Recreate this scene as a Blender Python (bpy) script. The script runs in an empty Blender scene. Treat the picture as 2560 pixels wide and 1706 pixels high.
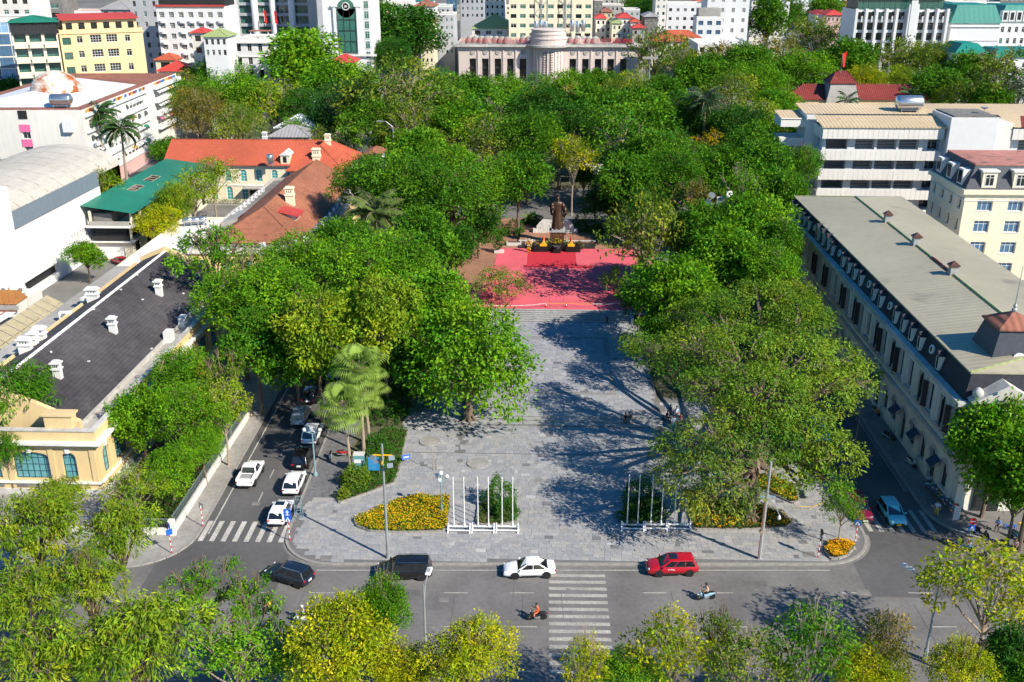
import bpy, bmesh, math, random
import numpy as np
from mathutils import Vector, Matrix
R = math.radians
random.seed(7)
S = bpy.context.scene
COL = S.collection
# ------------------------------------------------------------------ camera
CAM_H, FPX, PITCH = 54.0, 2490.0, math.atan2(975, 2490.0)
YAW = math.atan(92 * math.cos(PITCH) / FPX)
cam_d = bpy.data.cameras.new('camera'); cam_d.sensor_width = 36; cam_d.lens = FPX / 2560 * 36
cam_d.clip_start = 0.5; cam_d.clip_end = 6000
cam = bpy.data.objects.new('camera', cam_d); COL.objects.link(cam)
cam.location = (0, 0, CAM_H); cam.rotation_euler = (math.pi / 2 - PITCH, 0, YAW)
S.camera = cam
# ------------------------------------------------------------------ sky, sun, exposure
SUN_EL, SUN_AZ = R(37.5), R(-37)          # the sun stands to the right of the plaza axis and behind the camera
sdir = Vector((math.cos(SUN_EL) * math.cos(SUN_AZ), math.cos(SUN_EL) * math.sin(SUN_AZ), math.sin(SUN_EL)))
W = bpy.data.worlds.new('World'); S.world = W; W.use_nodes = True
wn = W.node_tree; wn.nodes.clear()
sky = wn.nodes.new('ShaderNodeTexSky'); sky.sky_type = 'NISHITA'; sky.sun_disc = False
sky.sun_elevation = SUN_EL; sky.sun_rotation = math.pi / 2 - SUN_AZ
sky.air_density = 1.0; sky.dust_density = 0.1; sky.ozone_density = 3.5
bg = wn.nodes.new('ShaderNodeBackground'); bg.inputs[1].default_value = 0.105
wo = wn.nodes.new('ShaderNodeOutputWorld')
hs = wn.nodes.new('ShaderNodeHueSaturation'); hs.inputs['Saturation'].default_value = 1.35; wn.links.new(sky.outputs[0], hs.inputs['Color']); wn.links.new(hs.outputs[0], bg.inputs[0]); wn.links.new(bg.outputs[0], wo.inputs[0])
sl = bpy.data.lights.new('sun', 'SUN'); sl.energy = 5.0; sl.angle = R(0.5); sl.color = (1, 0.92, 0.78)
sun = bpy.data.objects.new('sun', sl); COL.objects.link(sun)
sun.rotation_euler = sdir.to_track_quat('Z', 'Y').to_euler(); sun.location = (60, -60, 120)
S.view_settings.view_transform = 'Standard'; S.view_settings.look = 'None'
S.view_settings.exposure = 0.55; S.view_settings.gamma = 1.0
S.render.engine = 'CYCLES'
S.cycles.max_bounces = 3; S.cycles.diffuse_bounces = 2; S.cycles.glossy_bounces = 2
S.cycles.transmission_bounces = 2; S.cycles.transparent_max_bounces = 4
S.cycles.use_denoising = True; S.cycles.use_adaptive_sampling = True; S.cycles.adaptive_threshold = 0.03; S.cycles.use_light_tree = False
# ------------------------------------------------------------------ surveying: a point of the photo at height z, in metres
_cp, _sp, _cy, _sy = math.cos(PITCH), math.sin(PITCH), math.cos(YAW), math.sin(YAW)
def G(px, py, z=0.0):
    u, v = (px - 1280) / FPX, -(py - 853) / FPX
    r = (-_sy * _cp + u * _cy - v * _sy * _sp, _cy * _cp + u * _sy + v * _cy * _sp, -_sp + v * _cp)
    t = (z - CAM_H) / r[2]
    return Vector((r[0] * t, r[1] * t, z))
def mpp(p):                                 # metres per photo pixel at a point
    d = Vector(p) - Vector((0, 0, CAM_H))
    return d.dot(Vector((-_sy * _cp, _cy * _cp, -_sp))) / FPX
# ------------------------------------------------------------------ materials
MATS = {}
def mat(name, col, rough=0.8, var=0.25, scale=1.2, bump=0.0, metal=0.0, big=0.0, tint=None, spec=0.3, bscale=None, emit=0, stretch=None, coat=0):
    if name in MATS: return MATS[name]
    m = bpy.data.materials.new(name); m.use_nodes = True; nt = m.node_tree; N, L = nt.nodes, nt.links
    b = N['Principled BSDF']
    b.inputs['Roughness'].default_value = rough; b.inputs['Metallic'].default_value = metal
    b.inputs['Specular IOR Level'].default_value = spec
    if coat: b.inputs['Coat Weight'].default_value = coat; b.inputs['Coat Roughness'].default_value = 0.08
    c = (*col, 1)
    if var == 0 and not tint and not big:
        b.inputs['Base Color'].default_value = c
    else:
        tc = N.new('ShaderNodeTexCoord'); src = tc.outputs['Object']
        if stretch:
            mp = N.new('ShaderNodeMapping'); mp.inputs['Scale'].default_value = stretch
            L.new(src, mp.inputs[0]); src = mp.outputs[0]
        n1 = N.new('ShaderNodeTexNoise'); n1.inputs['Scale'].default_value = scale; n1.inputs['Detail'].default_value = 6
        n1.inputs['Roughness'].default_value = 0.65
        L.new(src, n1.inputs['Vector'])
        mr = N.new('ShaderNodeMapRange'); mr.inputs[1].default_value = 0.25; mr.inputs[2].default_value = 0.75
        mr.inputs[3].default_value = 1 - var; mr.inputs[4].default_value = 1 + var
        L.new(n1.outputs[0], mr.inputs[0]); fac = mr.outputs[0]
        if big:
            n2 = N.new('ShaderNodeTexNoise'); n2.inputs['Scale'].default_value = scale * 0.09; n2.inputs['Detail'].default_value = 3
            L.new(tc.outputs['Object'], n2.inputs['Vector'])
            m2 = N.new('ShaderNodeMapRange'); m2.inputs[1].default_value = 0.3; m2.inputs[2].default_value = 0.7
            m2.inputs[3].default_value = 1 - big; m2.inputs[4].default_value = 1 + big
            L.new(n2.outputs[0], m2.inputs[0])
            mm = N.new('ShaderNodeMath'); mm.operation = 'MULTIPLY'; L.new(fac, mm.inputs[0]); L.new(m2.outputs[0], mm.inputs[1]); fac = mm.outputs[0]
        vm = N.new('ShaderNodeVectorMath'); vm.operation = 'SCALE'; vm.inputs[0].default_value = col
        if tint == 'attr':
            at = N.new('ShaderNodeAttribute'); at.attribute_name = 'tint'; L.new(at.outputs['Color'], vm.inputs[0])
        elif tint == 'object':
            oi = N.new('ShaderNodeObjectInfo'); L.new(oi.outputs['Color'], vm.inputs[0])
        L.new(fac, vm.inputs['Scale']); L.new(vm.outputs[0], b.inputs['Base Color'])
        if bump:
            bp = N.new('ShaderNodeBump'); bp.inputs['Strength'].default_value = bump; bp.inputs['Distance'].default_value = 0.03
            n3 = N.new('ShaderNodeTexNoise'); n3.inputs['Scale'].default_value = bscale or scale * 6; n3.inputs['Detail'].default_value = 4
            L.new(src, n3.inputs['Vector']); L.new(n3.outputs[0], bp.inputs['Height']); L.new(bp.outputs[0], b.inputs['Normal'])
    if emit:
        b.inputs['Emission Color'].default_value = c; b.inputs['Emission Strength'].default_value = emit
    MATS[name] = m
    return m
def ridged(name, col, axis, period, var=0.12, rough=0.6, depth=0.05, big=0.15, stain=None, spec=0.3, row=None):
    """sheet or tile roofing: wave relief along one object axis, noise wear"""
    if name in MATS: return MATS[name]
    m = mat(name, col, rough, var, 0.9, big=big, spec=spec); nt = m.node_tree; N, L = nt.nodes, nt.links
    b = N['Principled BSDF']; tc = N.new('ShaderNodeTexCoord')
    sp = N.new('ShaderNodeSeparateXYZ'); L.new(tc.outputs['Object'], sp.inputs[0])
    def wave(o, per):
        a = N.new('ShaderNodeMath'); a.operation = 'MULTIPLY'; a.inputs[1].default_value = 2 * math.pi / per; L.new(o, a.inputs[0])
        s = N.new('ShaderNodeMath'); s.operation = 'SINE'; L.new(a.outputs[0], s.inputs[0]); return s.outputs[0]
    h = wave(sp.outputs['XYZ'.index(axis)], period)
    if row:
        h2 = wave(sp.outputs['XYZ'.index(row[0])], row[1])
        ad = N.new('ShaderNodeMath'); ad.operation = 'ADD'; L.new(h, ad.inputs[0]); L.new(h2, ad.inputs[1]); h = ad.outputs[0]
    bp = N.new('ShaderNodeBump'); bp.inputs['Strength'].default_value = 0.7; bp.inputs['Distance'].default_value = depth
    L.new(h, bp.inputs['Height']); L.new(bp.outputs[0], b.inputs['Normal'])
    if stain:
        src = b.inputs['Base Color'].links[0].from_socket
        n = N.new('ShaderNodeTexNoise'); n.inputs['Scale'].default_value = stain[1]; n.inputs['Detail'].default_value = 7
        L.new(tc.outputs['Object'], n.inputs['Vector'])
        mr = N.new('ShaderNodeMapRange'); mr.inputs[1].default_value = stain[2]; mr.inputs[2].default_value = stain[2] + 0.15; L.new(n.outputs[0], mr.inputs[0])
        mx = N.new('ShaderNodeMix'); mx.data_type = 'RGBA'; L.new(mr.outputs[0], mx.inputs[0]); L.new(src, mx.inputs[6]); mx.inputs[7].default_value = (*stain[0], 1)
        L.new(mx.outputs[2], b.inputs['Base Color'])
    return m
def glass(name, col, rough=0.08):
    return mat(name, col, rough, 0.2, 0.6, spec=0.9)
def leaf_mat(name, trans=0.35):
    m = bpy.data.materials.new(name); m.use_nodes = True; nt = m.node_tree; N, L = nt.nodes, nt.links; N.clear()
    out = N.new('ShaderNodeOutputMaterial'); at = N.new('ShaderNodeAttribute'); at.attribute_name = 'tint'
    oi = N.new('ShaderNodeObjectInfo')
    mu = N.new('ShaderNodeVectorMath'); mu.operation = 'MULTIPLY'; L.new(at.outputs['Color'], mu.inputs[0]); L.new(oi.outputs['Color'], mu.inputs[1])
    d = N.new('ShaderNodeBsdfPrincipled'); d.inputs['Roughness'].default_value = 0.6; d.inputs['Specular IOR Level'].default_value = 0.12
    L.new(mu.outputs[0], d.inputs['Base Color'])
    t = N.new('ShaderNodeBsdfTranslucent')
    tm = N.new('ShaderNodeVectorMath'); tm.operation = 'MULTIPLY'; tm.inputs[1].default_value = (1.25, 1.25, 0.45); L.new(mu.outputs[0], tm.inputs[0])
    L.new(tm.outputs[0], t.inputs['Color'])
    mx = N.new('ShaderNodeMixShader'); mx.inputs[0].default_value = trans; L.new(d.outputs[0], mx.inputs[1]); L.new(t.outputs[0], mx.inputs[2])
    L.new(mx.outputs[0], out.inputs[0]); MATS[name] = m
    return m
# ------------------------------------------------------------------ mesh building
def M(x):
    return MATS[x] if isinstance(x, str) else x
class MB:
    def __init__(s): s.v = []; s.f = []; s.mi = []; s.m = 0
    def add(s, vs, fs):
        o = len(s.v); s.v += [tuple(p) for p in vs]
        s.f += [tuple(i + o for i in f) for f in fs]; s.mi += [s.m] * len(fs); return s
    def box(s, x0, x1, y0, y1, z0, z1):
        return s.add([(x0,y0,z0),(x1,y0,z0),(x1,y1,z0),(x0,y1,z0),(x0,y0,z1),(x1,y0,z1),(x1,y1,z1),(x0,y1,z1)],
                     [(0,3,2,1),(4,5,6,7),(0,1,5,4),(1,2,6,5),(2,3,7,6),(3,0,4,7)])
    def obox(s, c, d, rz=0, tilt=None):
        mt = Matrix.Rotation(rz, 3, 'Z')
        if tilt: mt = mt @ Matrix.Rotation(tilt[0], 3, 'X') @ Matrix.Rotation(tilt[1], 3, 'Y')
        vs = [Vector(c) + mt @ Vector((sx*d[0]/2, sy*d[1]/2, sz*d[2]/2)) for sz in (-1,1) for sx, sy in ((-1,-1),(1,-1),(1,1),(-1,1))]
        return s.add(vs, [(0,3,2,1),(4,5,6,7),(0,1,5,4),(1,2,6,5),(2,3,7,6),(3,0,4,7)])
    def prism(s, poly, z0, z1):
        n = len(poly); vs = [(p[0], p[1], z0) for p in poly] + [(p[0], p[1], z1) for p in poly]
        a = sum(poly[i][0]*poly[(i+1)%n][1]-poly[(i+1)%n][0]*poly[i][1] for i in range(n))
        ix = list(range(n)) if a > 0 else list(range(n))[::-1]
        fs = [tuple(n+i for i in ix), tuple(reversed(ix))]
        for k in range(n):
            i, j = ix[k], ix[(k+1)%n]; fs.append((i, j, n+j, n+i))
        return s.add(vs, fs)
    def cyl(s, p0, p1, r0, r1=None, n=8, caps=True):
        r1 = r0 if r1 is None else r1; p0, p1 = Vector(p0), Vector(p1); d = (p1-p0)
        if d.length < 1e-6: return s
        d.normalize(); a = d.orthogonal().normalized(); b = d.cross(a)
        vs = []
        for p, r in ((p0, r0), (p1, r1)):
            for k in range(n):
                t = 2*math.pi*k/n; vs.append(p + (a*math.cos(t)+b*math.sin(t))*r)
        fs = [(k, (k+1)%n, n+(k+1)%n, n+k) for k in range(n)]
        if caps: fs += [tuple(range(n))[::-1], tuple(range(n, 2*n))]
        return s.add(vs, fs)
    def tube(s, pts, rs, n=6):
        for i in range(len(pts)-1): s.cyl(pts[i], pts[i+1], rs[i], rs[i+1], n)
        return s
    def lathe(s, prof, n=12, c=(0,0,0), sx=1, sy=1):
        vs = []; fs = []
        for r, z in prof:
            for k in range(n):
                t = 2*math.pi*k/n; vs.append((c[0]+r*math.cos(t)*sx, c[1]+r*math.sin(t)*sy, c[2]+z))
        for i in range(len(prof)-1):
            for k in range(n): fs.append((i*n+k, i*n+(k+1)%n, (i+1)*n+(k+1)%n, (i+1)*n+k))
        fs += [tuple(range(n))[::-1], tuple(range((len(prof)-1)*n, len(prof)*n))]
        return s.add(vs, fs)
    def ball(s, c, r, n=10, k=6):
        r = (r, r, r) if not hasattr(r, '__len__') else r
        prof = [(max(1e-3, math.sin(math.pi*i/k)), -math.cos(math.pi*i/k)) for i in range(k+1)]
        vs0 = len(s.v); s.lathe(prof, n)
        for i in range(vs0, len(s.v)):
            p = s.v[i]; s.v[i] = (c[0]+p[0]*r[0], c[1]+p[1]*r[1], c[2]+p[2]*r[2])
        return s
    def mesh(s, name, mats, smooth=False):
        me = bpy.data.meshes.new(name); me.from_pydata(s.v, [], s.f)
        mats = mats if isinstance(mats, (list, tuple)) else [mats]
        for m in mats: me.materials.append(M(m))
        if len(mats) > 1: me.polygons.foreach_set('material_index', s.mi)
        if smooth: me.polygons.foreach_set('use_smooth', [True]*len(s.f))
        me.update(); return me
    def build(s, name, mats, parent=None, smooth=False, loc=None, rz=0):
        return link(name, s.mesh(name, mats, smooth), parent, loc, rz)
def link(name, me, parent=None, loc=None, rz=0, color=None):
    o = bpy.data.objects.new(name, me); COL.objects.link(o)
    if parent: o.parent = parent
    if loc is not None: o.location = loc
    if rz: o.rotation_euler = (0, 0, rz)
    if color: o.color = (*color, 1)
    return o
def tag(o, label, cat, group=None):
    o['label'] = label; o['category'] = cat
    if group: o['group'] = group
    return o
def thing(name, label, cat, loc=(0,0,0), rz=0, group=None):
    o = bpy.data.objects.new(name, None); COL.objects.link(o); o.empty_display_size = 0.2
    o.location = loc; o.rotation_euler = (0, 0, rz)
    return tag(o, label, cat, group)
def copy_tree(o, parent=None):
    c = o.copy(); COL.objects.link(c); c.parent = parent
    for ch in o.children: copy_tree(ch, c)
    return c
def bevelled(mb, name, mats, w, seg=2, smooth=True):
    me = mb.mesh(name, mats); bm = bmesh.new(); bm.from_mesh(me)
    bmesh.ops.remove_doubles(bm, verts=bm.verts, dist=1e-4)
    bmesh.ops.bevel(bm, geom=[e for e in bm.edges if e.calc_face_angle(0) > 0.3], offset=w, segments=seg, affect='EDGES', profile=0.5, clamp_overlap=True)
    bm.to_mesh(me); bm.free()
    if smooth: me.polygons.foreach_set('use_smooth', [True]*len(me.polygons))
    me.update(); return me
def structure(o): o['kind'] = 'structure'; return o
# ------------------------------------------------------------------ palette
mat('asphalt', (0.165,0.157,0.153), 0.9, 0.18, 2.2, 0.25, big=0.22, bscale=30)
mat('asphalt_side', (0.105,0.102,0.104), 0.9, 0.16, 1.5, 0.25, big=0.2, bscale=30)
mat('asphalt_patch', (0.125,0.12,0.118), 0.9, 0.2, 2.5, big=0.15)
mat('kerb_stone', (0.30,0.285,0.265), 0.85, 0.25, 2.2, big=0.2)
mat('marking_white', (0.46,0.44,0.40), 0.8, 0.5, 5, big=0.2)
mat('paint_line', (0.36,0.34,0.31), 0.85, 0.45, 5, big=0.2)
mat('paving_base', (0.16,0.155,0.155), 0.9, 0.2, 2)
mat('paver_one', (1,1,1), 0.8, 0.16, 2.5, tint='object')
mat('paver_all', (1,1,1), 0.8, 0.16, 2.5, tint='attr')
mat('soil', (0.13,0.085,0.055), 0.95, 0.35, 1.2, 0.3, big=0.2)
mat('park_ground', (0.10,0.10,0.055), 0.95, 0.35, 0.6, big=0.3)
mat('city_ground', (0.17,0.165,0.155), 0.95, 0.3, 0.2, big=0.25)
mat('carpet_red', (0.64,0.115,0.145), 0.95, 0.10, 2.5, big=0.10, bump=0.3, bscale=1.5, tint='object')
mat('carpet_dark', (0.50,0.028,0.045), 0.95, 0.06, 1.5)
mat('granite_black', (0.025,0.025,0.028), 0.3, 0.3, 5)
mat('granite_brown', (0.10,0.045,0.032), 0.35, 0.35, 3)
mat('stone_grey', (0.33,0.33,0.33), 0.8, 0.2, 2, big=0.15)
mat('stone_pale', (0.58,0.57,0.54), 0.75, 0.15, 2)
mat('stone_red', (0.33,0.17,0.11), 0.8, 0.25, 1, big=0.15)
mat('bronze', (0.10,0.062,0.042), 0.42, 0.35, 2.5, metal=0.55, spec=0.5, bump=0.15, bscale=6)
mat('white_wall', (0.69,0.69,0.69), 0.85, 0.05, 0.6, big=0.04)
mat('white_worn', (0.70,0.67,0.62), 0.85, 0.09, 0.5, big=0.12, stretch=(2.5,2.5,0.35))
mat('cream_wall', (0.74,0.67,0.50), 0.85, 0.07, 0.5, big=0.06, stretch=(1,1,0.4))
mat('yellow_wall', (0.72,0.55,0.30), 0.85, 0.08, 0.5, big=0.08, stretch=(1,1,0.4))
mat('ochre_wall', (0.70,0.52,0.27), 0.85, 0.12, 0.5, big=0.1, stretch=(1,1,0.4))
mat('trim_white', (0.72,0.71,0.68), 0.8, 0.12, 1, big=0.08)
mat('trim_stained', (0.50,0.48,0.44), 0.85, 0.3, 0.9, big=0.25)
mat('facade_stone', (0.74,0.71,0.62), 0.85, 0.14, 0.5, big=0.15, stretch=(1,1,0.4))
mat('pink_wall', (0.66,0.42,0.40), 0.85, 0.1, 0.6, big=0.1)
mat('magenta', (0.72,0.15,0.33), 0.7, 0.08, 1)
mat('grey_wall', (0.42,0.43,0.45), 0.85, 0.1, 0.5, big=0.1)
mat('bank_pink', (0.60,0.51,0.47), 0.85, 0.1, 0.4, big=0.1, stretch=(1,1,0.3))
mat('blue_wall', (0.45,0.60,0.74), 0.8, 0.08, 0.5)
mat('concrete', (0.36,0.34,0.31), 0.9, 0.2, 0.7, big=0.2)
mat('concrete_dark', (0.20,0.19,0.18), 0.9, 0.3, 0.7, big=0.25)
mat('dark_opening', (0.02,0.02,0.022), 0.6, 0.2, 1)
mat('slate_black', (0.034,0.035,0.045), 0.75, 0.35, 2.5, 0.35, big=0.25, spec=0.25)
ridged('slate_villa', (0.062,0.056,0.060), 'Y', 0.28, 0.35, 0.8, 0.02, 0.4, ((0.11,0.10,0.10), 0.35, 0.60), row=('Z', 0.22))
mat('slate_navy', (0.055,0.062,0.08), 0.6, 0.25, 3, 0.3)
ridged('roof_beige', (0.37,0.335,0.24), 'Y', 0.9, 0.08, 0.5, 0.02, 0.10, ((0.24,0.21,0.16), 0.22, 0.6))
ridged('roof_grey_metal', (0.30,0.29,0.29), 'X', 0.9, 0.1, 0.5, 0.04)
ridged('roof_tan', (0.56,0.43,0.27), 'X', 0.8, 0.08, 0.6, 0.04, 0.12, ((0.35,0.14,0.06), 0.5, 0.66))
ridged('roof_orange', (0.46,0.10,0.052), 'X', 0.34, 0.14, 0.8, 0.03, 0.12, row=('Z', 0.32))
ridged('roof_brown', (0.32,0.125,0.072), 'Y', 0.36, 0.2, 0.85, 0.03, 0.22, ((0.17,0.07,0.04), 0.8, 0.6), row=('Z', 0.3))
ridged('roof_green', (0.02,0.19,0.12), 'Y', 0.5, 0.15, 0.5, 0.04, 0.2)
ridged('roof_teal', (0.012,0.21,0.17), 'X', 0.5, 0.08, 0.45, 0.04, 0.06)
ridged('roof_maroon', (0.20,0.035,0.028), 'X', 0.6, 0.2, 0.6, 0.05, 0.2, ((0.40,0.20,0.10), 0.6, 0.64))
ridged('roof_rust', (0.30,0.12,0.08), 'X', 0.8, 0.25, 0.8, 0.04, 0.25, ((0.10,0.07,0.06), 0.4, 0.55))
ridged('roof_white_metal', (0.72,0.73,0.74), 'X', 0.9, 0.05, 0.5, 0.03, 0.04)
ridged('roof_red', (0.50,0.06,0.05), 'X', 0.5, 0.1, 0.7, 0.04, 0.1)
ridged('roof_olive', (0.30,0.36,0.15), 'X', 0.9, 0.08, 0.6, 0.04, 0.1)
ridged('roof_pinkish', (0.45,0.20,0.16), 'X', 0.6, 0.2, 0.9, 0.01, 0.2, ((0.13,0.09,0.08), 0.5, 0.57))
ridged('dome_rust', (0.62,0.55,0.48), 'Z', 0.7, 0.2, 0.8, 0.05, 0.1, ((0.36,0.10,0.03), 0.35, 0.47))
glass('glass_dark', (0.018,0.022,0.026))
glass('glass_green', (0.05,0.16,0.13))
glass('glass_blue', (0.07,0.16,0.28), 0.05)
glass('glass_sky', (0.22,0.40,0.62), 0.05)
mat('teal_shutter', (0.015,0.30,0.32), 0.5, 0.15, 3)
mat('teal_frame', (0.02,0.08,0.10), 0.5, 0.1, 3)
mat('teal_glass', (0.13,0.36,0.40), 0.12, 0.3, 0.9, spec=0.8)
mat('frame_white', (0.75,0.75,0.73), 0.5, 0.05, 2)
mat('frame_dark', (0.03,0.03,0.032), 0.5, 0.1, 2)
mat('steel', (0.62,0.63,0.65), 0.28, 0.08, 2, metal=0.9)
mat('steel_dull', (0.36,0.38,0.40), 0.5, 0.15, 2, metal=0.4)
mat('pole_grey', (0.30,0.33,0.33), 0.5, 0.15, 1, metal=0.2)
mat('pole_blue', (0.20,0.32,0.36), 0.5, 0.15, 1)
mat('white_paint', (0.80,0.80,0.80), 0.4, 0.05, 1)
mat('white_plastic', (0.74,0.74,0.72), 0.5, 0.06, 1)
mat('red_paint', (0.62,0.02,0.02), 0.5, 0.08, 2)
mat('blue_sign', (0.015,0.12,0.62), 0.5, 0.06, 2)
mat('black_rubber', (0.016,0.016,0.017), 0.8, 0.2, 4)
mat('bark', (0.17,0.125,0.09), 0.95, 0.35, 2, 0.5, big=0.2)
mat('bark_pale', (0.34,0.27,0.20), 0.95, 0.3, 2, 0.5)
mat('orange', (0.80,0.16,0.03), 0.6, 0.05, 2)
mat('yellow', (0.80,0.46,0.02), 0.6, 0.08, 3)
mat('thatch', (0.36,0.16,0.05), 0.95, 0.35, 6, 0.6, stretch=(8,1,1))
mat('mesh_grey', (0.17,0.21,0.25), 0.6, 0.12, 2)
mat('skin', (0.42,0.24,0.16), 0.6, 0.08, 6)
mat('hair_black', (0.012,0.011,0.011), 0.5, 0.2, 8)
leaf_mat('leaf', 0.28)
leaf_mat('petal', 0.25)
# ================================================================== ground, streets, plaza
def kerb_y(x): return 80.0 + 0.034 * x
structure(MB().add([(-1500,-400,-0.03),(1500,-400,-0.03),(1500,2400,-0.03),(-1500,2400,-0.03)], [(0,1,2,3)]).build('ground', 'city_ground'))
road = structure(MB().add([(-400,30,0),(400,30,0),(400,kerb_y(400)+0.2,0),(-400,kerb_y(-400)+0.2,0)], [(0,1,2,3)]).build('main_road', 'asphalt'))
def lsx(y): return -0.02 * (y - 85)         # the left street drifts slightly
def lcurve(x, ys): return [(x + lsx(y), y) for y in ys]
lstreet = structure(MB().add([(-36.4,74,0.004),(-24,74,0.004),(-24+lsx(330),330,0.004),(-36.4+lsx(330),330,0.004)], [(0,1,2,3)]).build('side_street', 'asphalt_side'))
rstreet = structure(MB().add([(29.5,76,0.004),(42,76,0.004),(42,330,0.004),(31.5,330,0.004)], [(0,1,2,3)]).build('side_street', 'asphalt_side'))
# --- raised pavements
def arc(cx, cy, r, a0, a1, n=8):
    return [(cx + r*math.cos(R(a0+(a1-a0)*k/n)), cy + r*math.sin(R(a0+(a1-a0)*k/n))) for k in range(n+1)]
PLAZA = arc(-20.0, kerb_y(-20)+5.2, 5.2, 180, 268) + arc(26.6, kerb_y(26.6)+5.4, 5.4, -88, 0) + [(32.3,140),(32.6,240),(-28,240),(-26.6,150)]
plaza = structure(MB().prism(PLAZA, -0.02, 0.115).build('plaza_pavement', 'paving_base'))
def kerb_line(pts, parent, w=0.28, h=0.135, step=1.0, z=0.0, mt='kerb_stone', name='kerb_stone'):
    me = None
    for (x0, y0), (x1, y1) in zip(pts[:-1], pts[1:]):
        L = math.hypot(x1-x0, y1-y0); n = max(1, round(L/step)); a = math.atan2(y1-y0, x1-x0)
        m = MB().obox((0,0,h/2), (L/n-0.02, w, h)).mesh(name, mt)
        for k in range(n):
            t = (k+0.5)/n
            link(name, m, parent, (x0+(x1-x0)*t, y0+(y1-y0)*t, z + random.uniform(0, 0.008)), a)
kerb_line([(-25.9,112), (-25.25,85.6)] + PLAZA[:9], plaza)
kerb_line([PLAZA[8], PLAZA[9]], plaza, step=1.2)
kerb_line(PLAZA[9:18] + [(32.2,112)], plaza)
gut = MB()
for (x0,y0),(x1,y1) in zip(PLAZA[:17], PLAZA[1:18]):
    a = math.atan2(y1-y0, x1-x0); L = math.hypot(x1-x0, y1-y0); ox, oy = math.sin(a)*0.33, -math.cos(a)*0.33
    gut.add([(x0+ox*0.3,y0+oy*0.3,0.006),(x0+ox*1.3,y0+oy*1.3,0.006),(x1+ox*1.3,y1+oy*1.3,0.006),(x1+ox*0.3,y1+oy*0.3,0.006)], [(0,1,2,3)])
gut.build('gutter', 'concrete_dark', road)
LEFTWALK = [(-200,kerb_y(-200)-0.3),(-40,kerb_y(-40)-0.4)] + arc(-40.0, kerb_y(-40)+5.4, 5.9, -90, 0) + [(-34.4,100),(-35.2,140),(-37.5,250),(-70,250),(-70,94),(-200,94)]
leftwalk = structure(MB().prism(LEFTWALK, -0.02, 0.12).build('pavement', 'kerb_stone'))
kerb_line(LEFTWALK[1:13], leftwalk, 0.3, 0.145)
RW = [(39.6,330),(39.6,93)] + arc(45.6, 91.5, 6.0, 180, 268) + [(200,89),(200,330)]
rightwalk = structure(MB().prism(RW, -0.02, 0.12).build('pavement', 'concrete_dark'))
kerb_line([(39.55,150),(39.55,93)] + RW[2:11], rightwalk, 0.3, 0.145)
structure(MB().add([(-400,-200,0.06),(400,-200,0.06),(400,58.5,0.06),(-400,45,0.06)], [(0,1,2,3)]).build('lakeside_pavement', 'concrete'))
structure(MB().add([(-24.6,100,0.1225),(-16.6,100,0.1225),(-16.6,118,0.1225),(-9.6,118,0.1225),(-9.6,176,0.1225),(-26,176,0.1225)], [(0,1,2,3,4,5)]).build('park_soil', 'park_ground'))
structure(MB().add([(14.3,118,0.122),(21,118,0.122),(21,102,0.122),(31.6,102,0.122),(31.8,176,0.122),(14.3,176,0.122)], [(0,1,2,3,4,5)]).build('park_soil', 'park_ground'))
structure(MB().add([(-36.3,240,0.03),(60,240,0.03),(70,420,0.03),(-60,420,0.03)], [(0,1,2,3)]).build('park_soil', 'park_ground'))
# --- paving slabs, random courses
def tint_faces(me, cols):
    a = me.attributes.new('tint', 'FLOAT_COLOR', 'FACE')
    a.data.foreach_set('color', np.array([(*c, 1) for c in cols], dtype=np.float32).ravel())
TILES = []
PALE = [(0.315,0.315,0.328),(0.30,0.303,0.318),(0.34,0.335,0.338),(0.285,0.288,0.305),(0.325,0.315,0.308),(0.275,0.278,0.292)]
def in_poly(x, y, poly):
    c = False; n = len(poly)
    for i in range(n):
        (x0,y0),(x1,y1) = poly[i], poly[i-1]
        if (y0 > y) != (y1 > y) and x < (x1-x0)*(y-y0)/(y1-y0)+x0: c = not c
    return c
def pave(x0, x1, y0, y1, z, test=None, warm=0.0):
    rr = random.Random(int(x0*13+y0*7)); y = y0
    while y < y1 - 0.2:
        h = rr.choice((0.45,0.6,0.6,0.8)); x = x0 - rr.uniform(0, 0.6)
        while x < x1:
            w = rr.choice((0.45,0.6,0.8,0.8,1.05)); cx, cy = x+w/2, y+h/2
            if cx-w/2 > x0-0.3 and cx+w/2 < x1+0.3 and (test is None or all(test(cx+a*w/2, cy+b*h/2) for a in (-1,1) for b in (-1,1))):
                c = rr.choice(PALE); q = rr.uniform(0.94,1.06) * (0.55 if rr.random() < 0.014 else 1) * (1.25 if rr.random() < 0.02 else 1)
                TILES.append((cx, cy, w, h, z + rr.uniform(0,0.006), (c[0]*q*(1+warm), c[1]*q*(1+warm*0.4), c[2]*q*(1-warm))))
            x += w
        y += h
PIN = [(p[0]*0.995+ (0.25 if p[0] < -20 else -0.25 if p[0] > 26 else 0), p[1]+0.22 if p[1] < 92 else p[1]) for p in PLAZA]
Z1, Z2 = 0.58, 1.48                          # terrace, upper terrace
YS1a, YS1b = 109.4, 111.9
YS2a = G(1400, 806, Z1).y; YS2b = G(1400, 774, Z2).y
pave(-24.9, 31.9, 79.0, 96.2, 0.118, lambda x, y: in_poly(x, y, PIN) and not (x < -20.6 and y > 91.5), 0.015)
pave(-21, 30, 96.2, 102, 0.118, lambda x, y: x > -19.5, 0.005)
pave(-9.4, 14.2, 102, YS1a - 0.1, 0.118, None, -0.01)
pave(-16.9, -9.9, 102, 119, 0.118, None, 0.0)
pave(14.8, 21, 102, 116, 0.118, None, 0.0)
pave(-9.4, 14.2, YS1b + 0.1, YS2a - 0.1, Z1 + 0.002, None, -0.02)
TILES.sort(key=lambda t: t[1])
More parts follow.
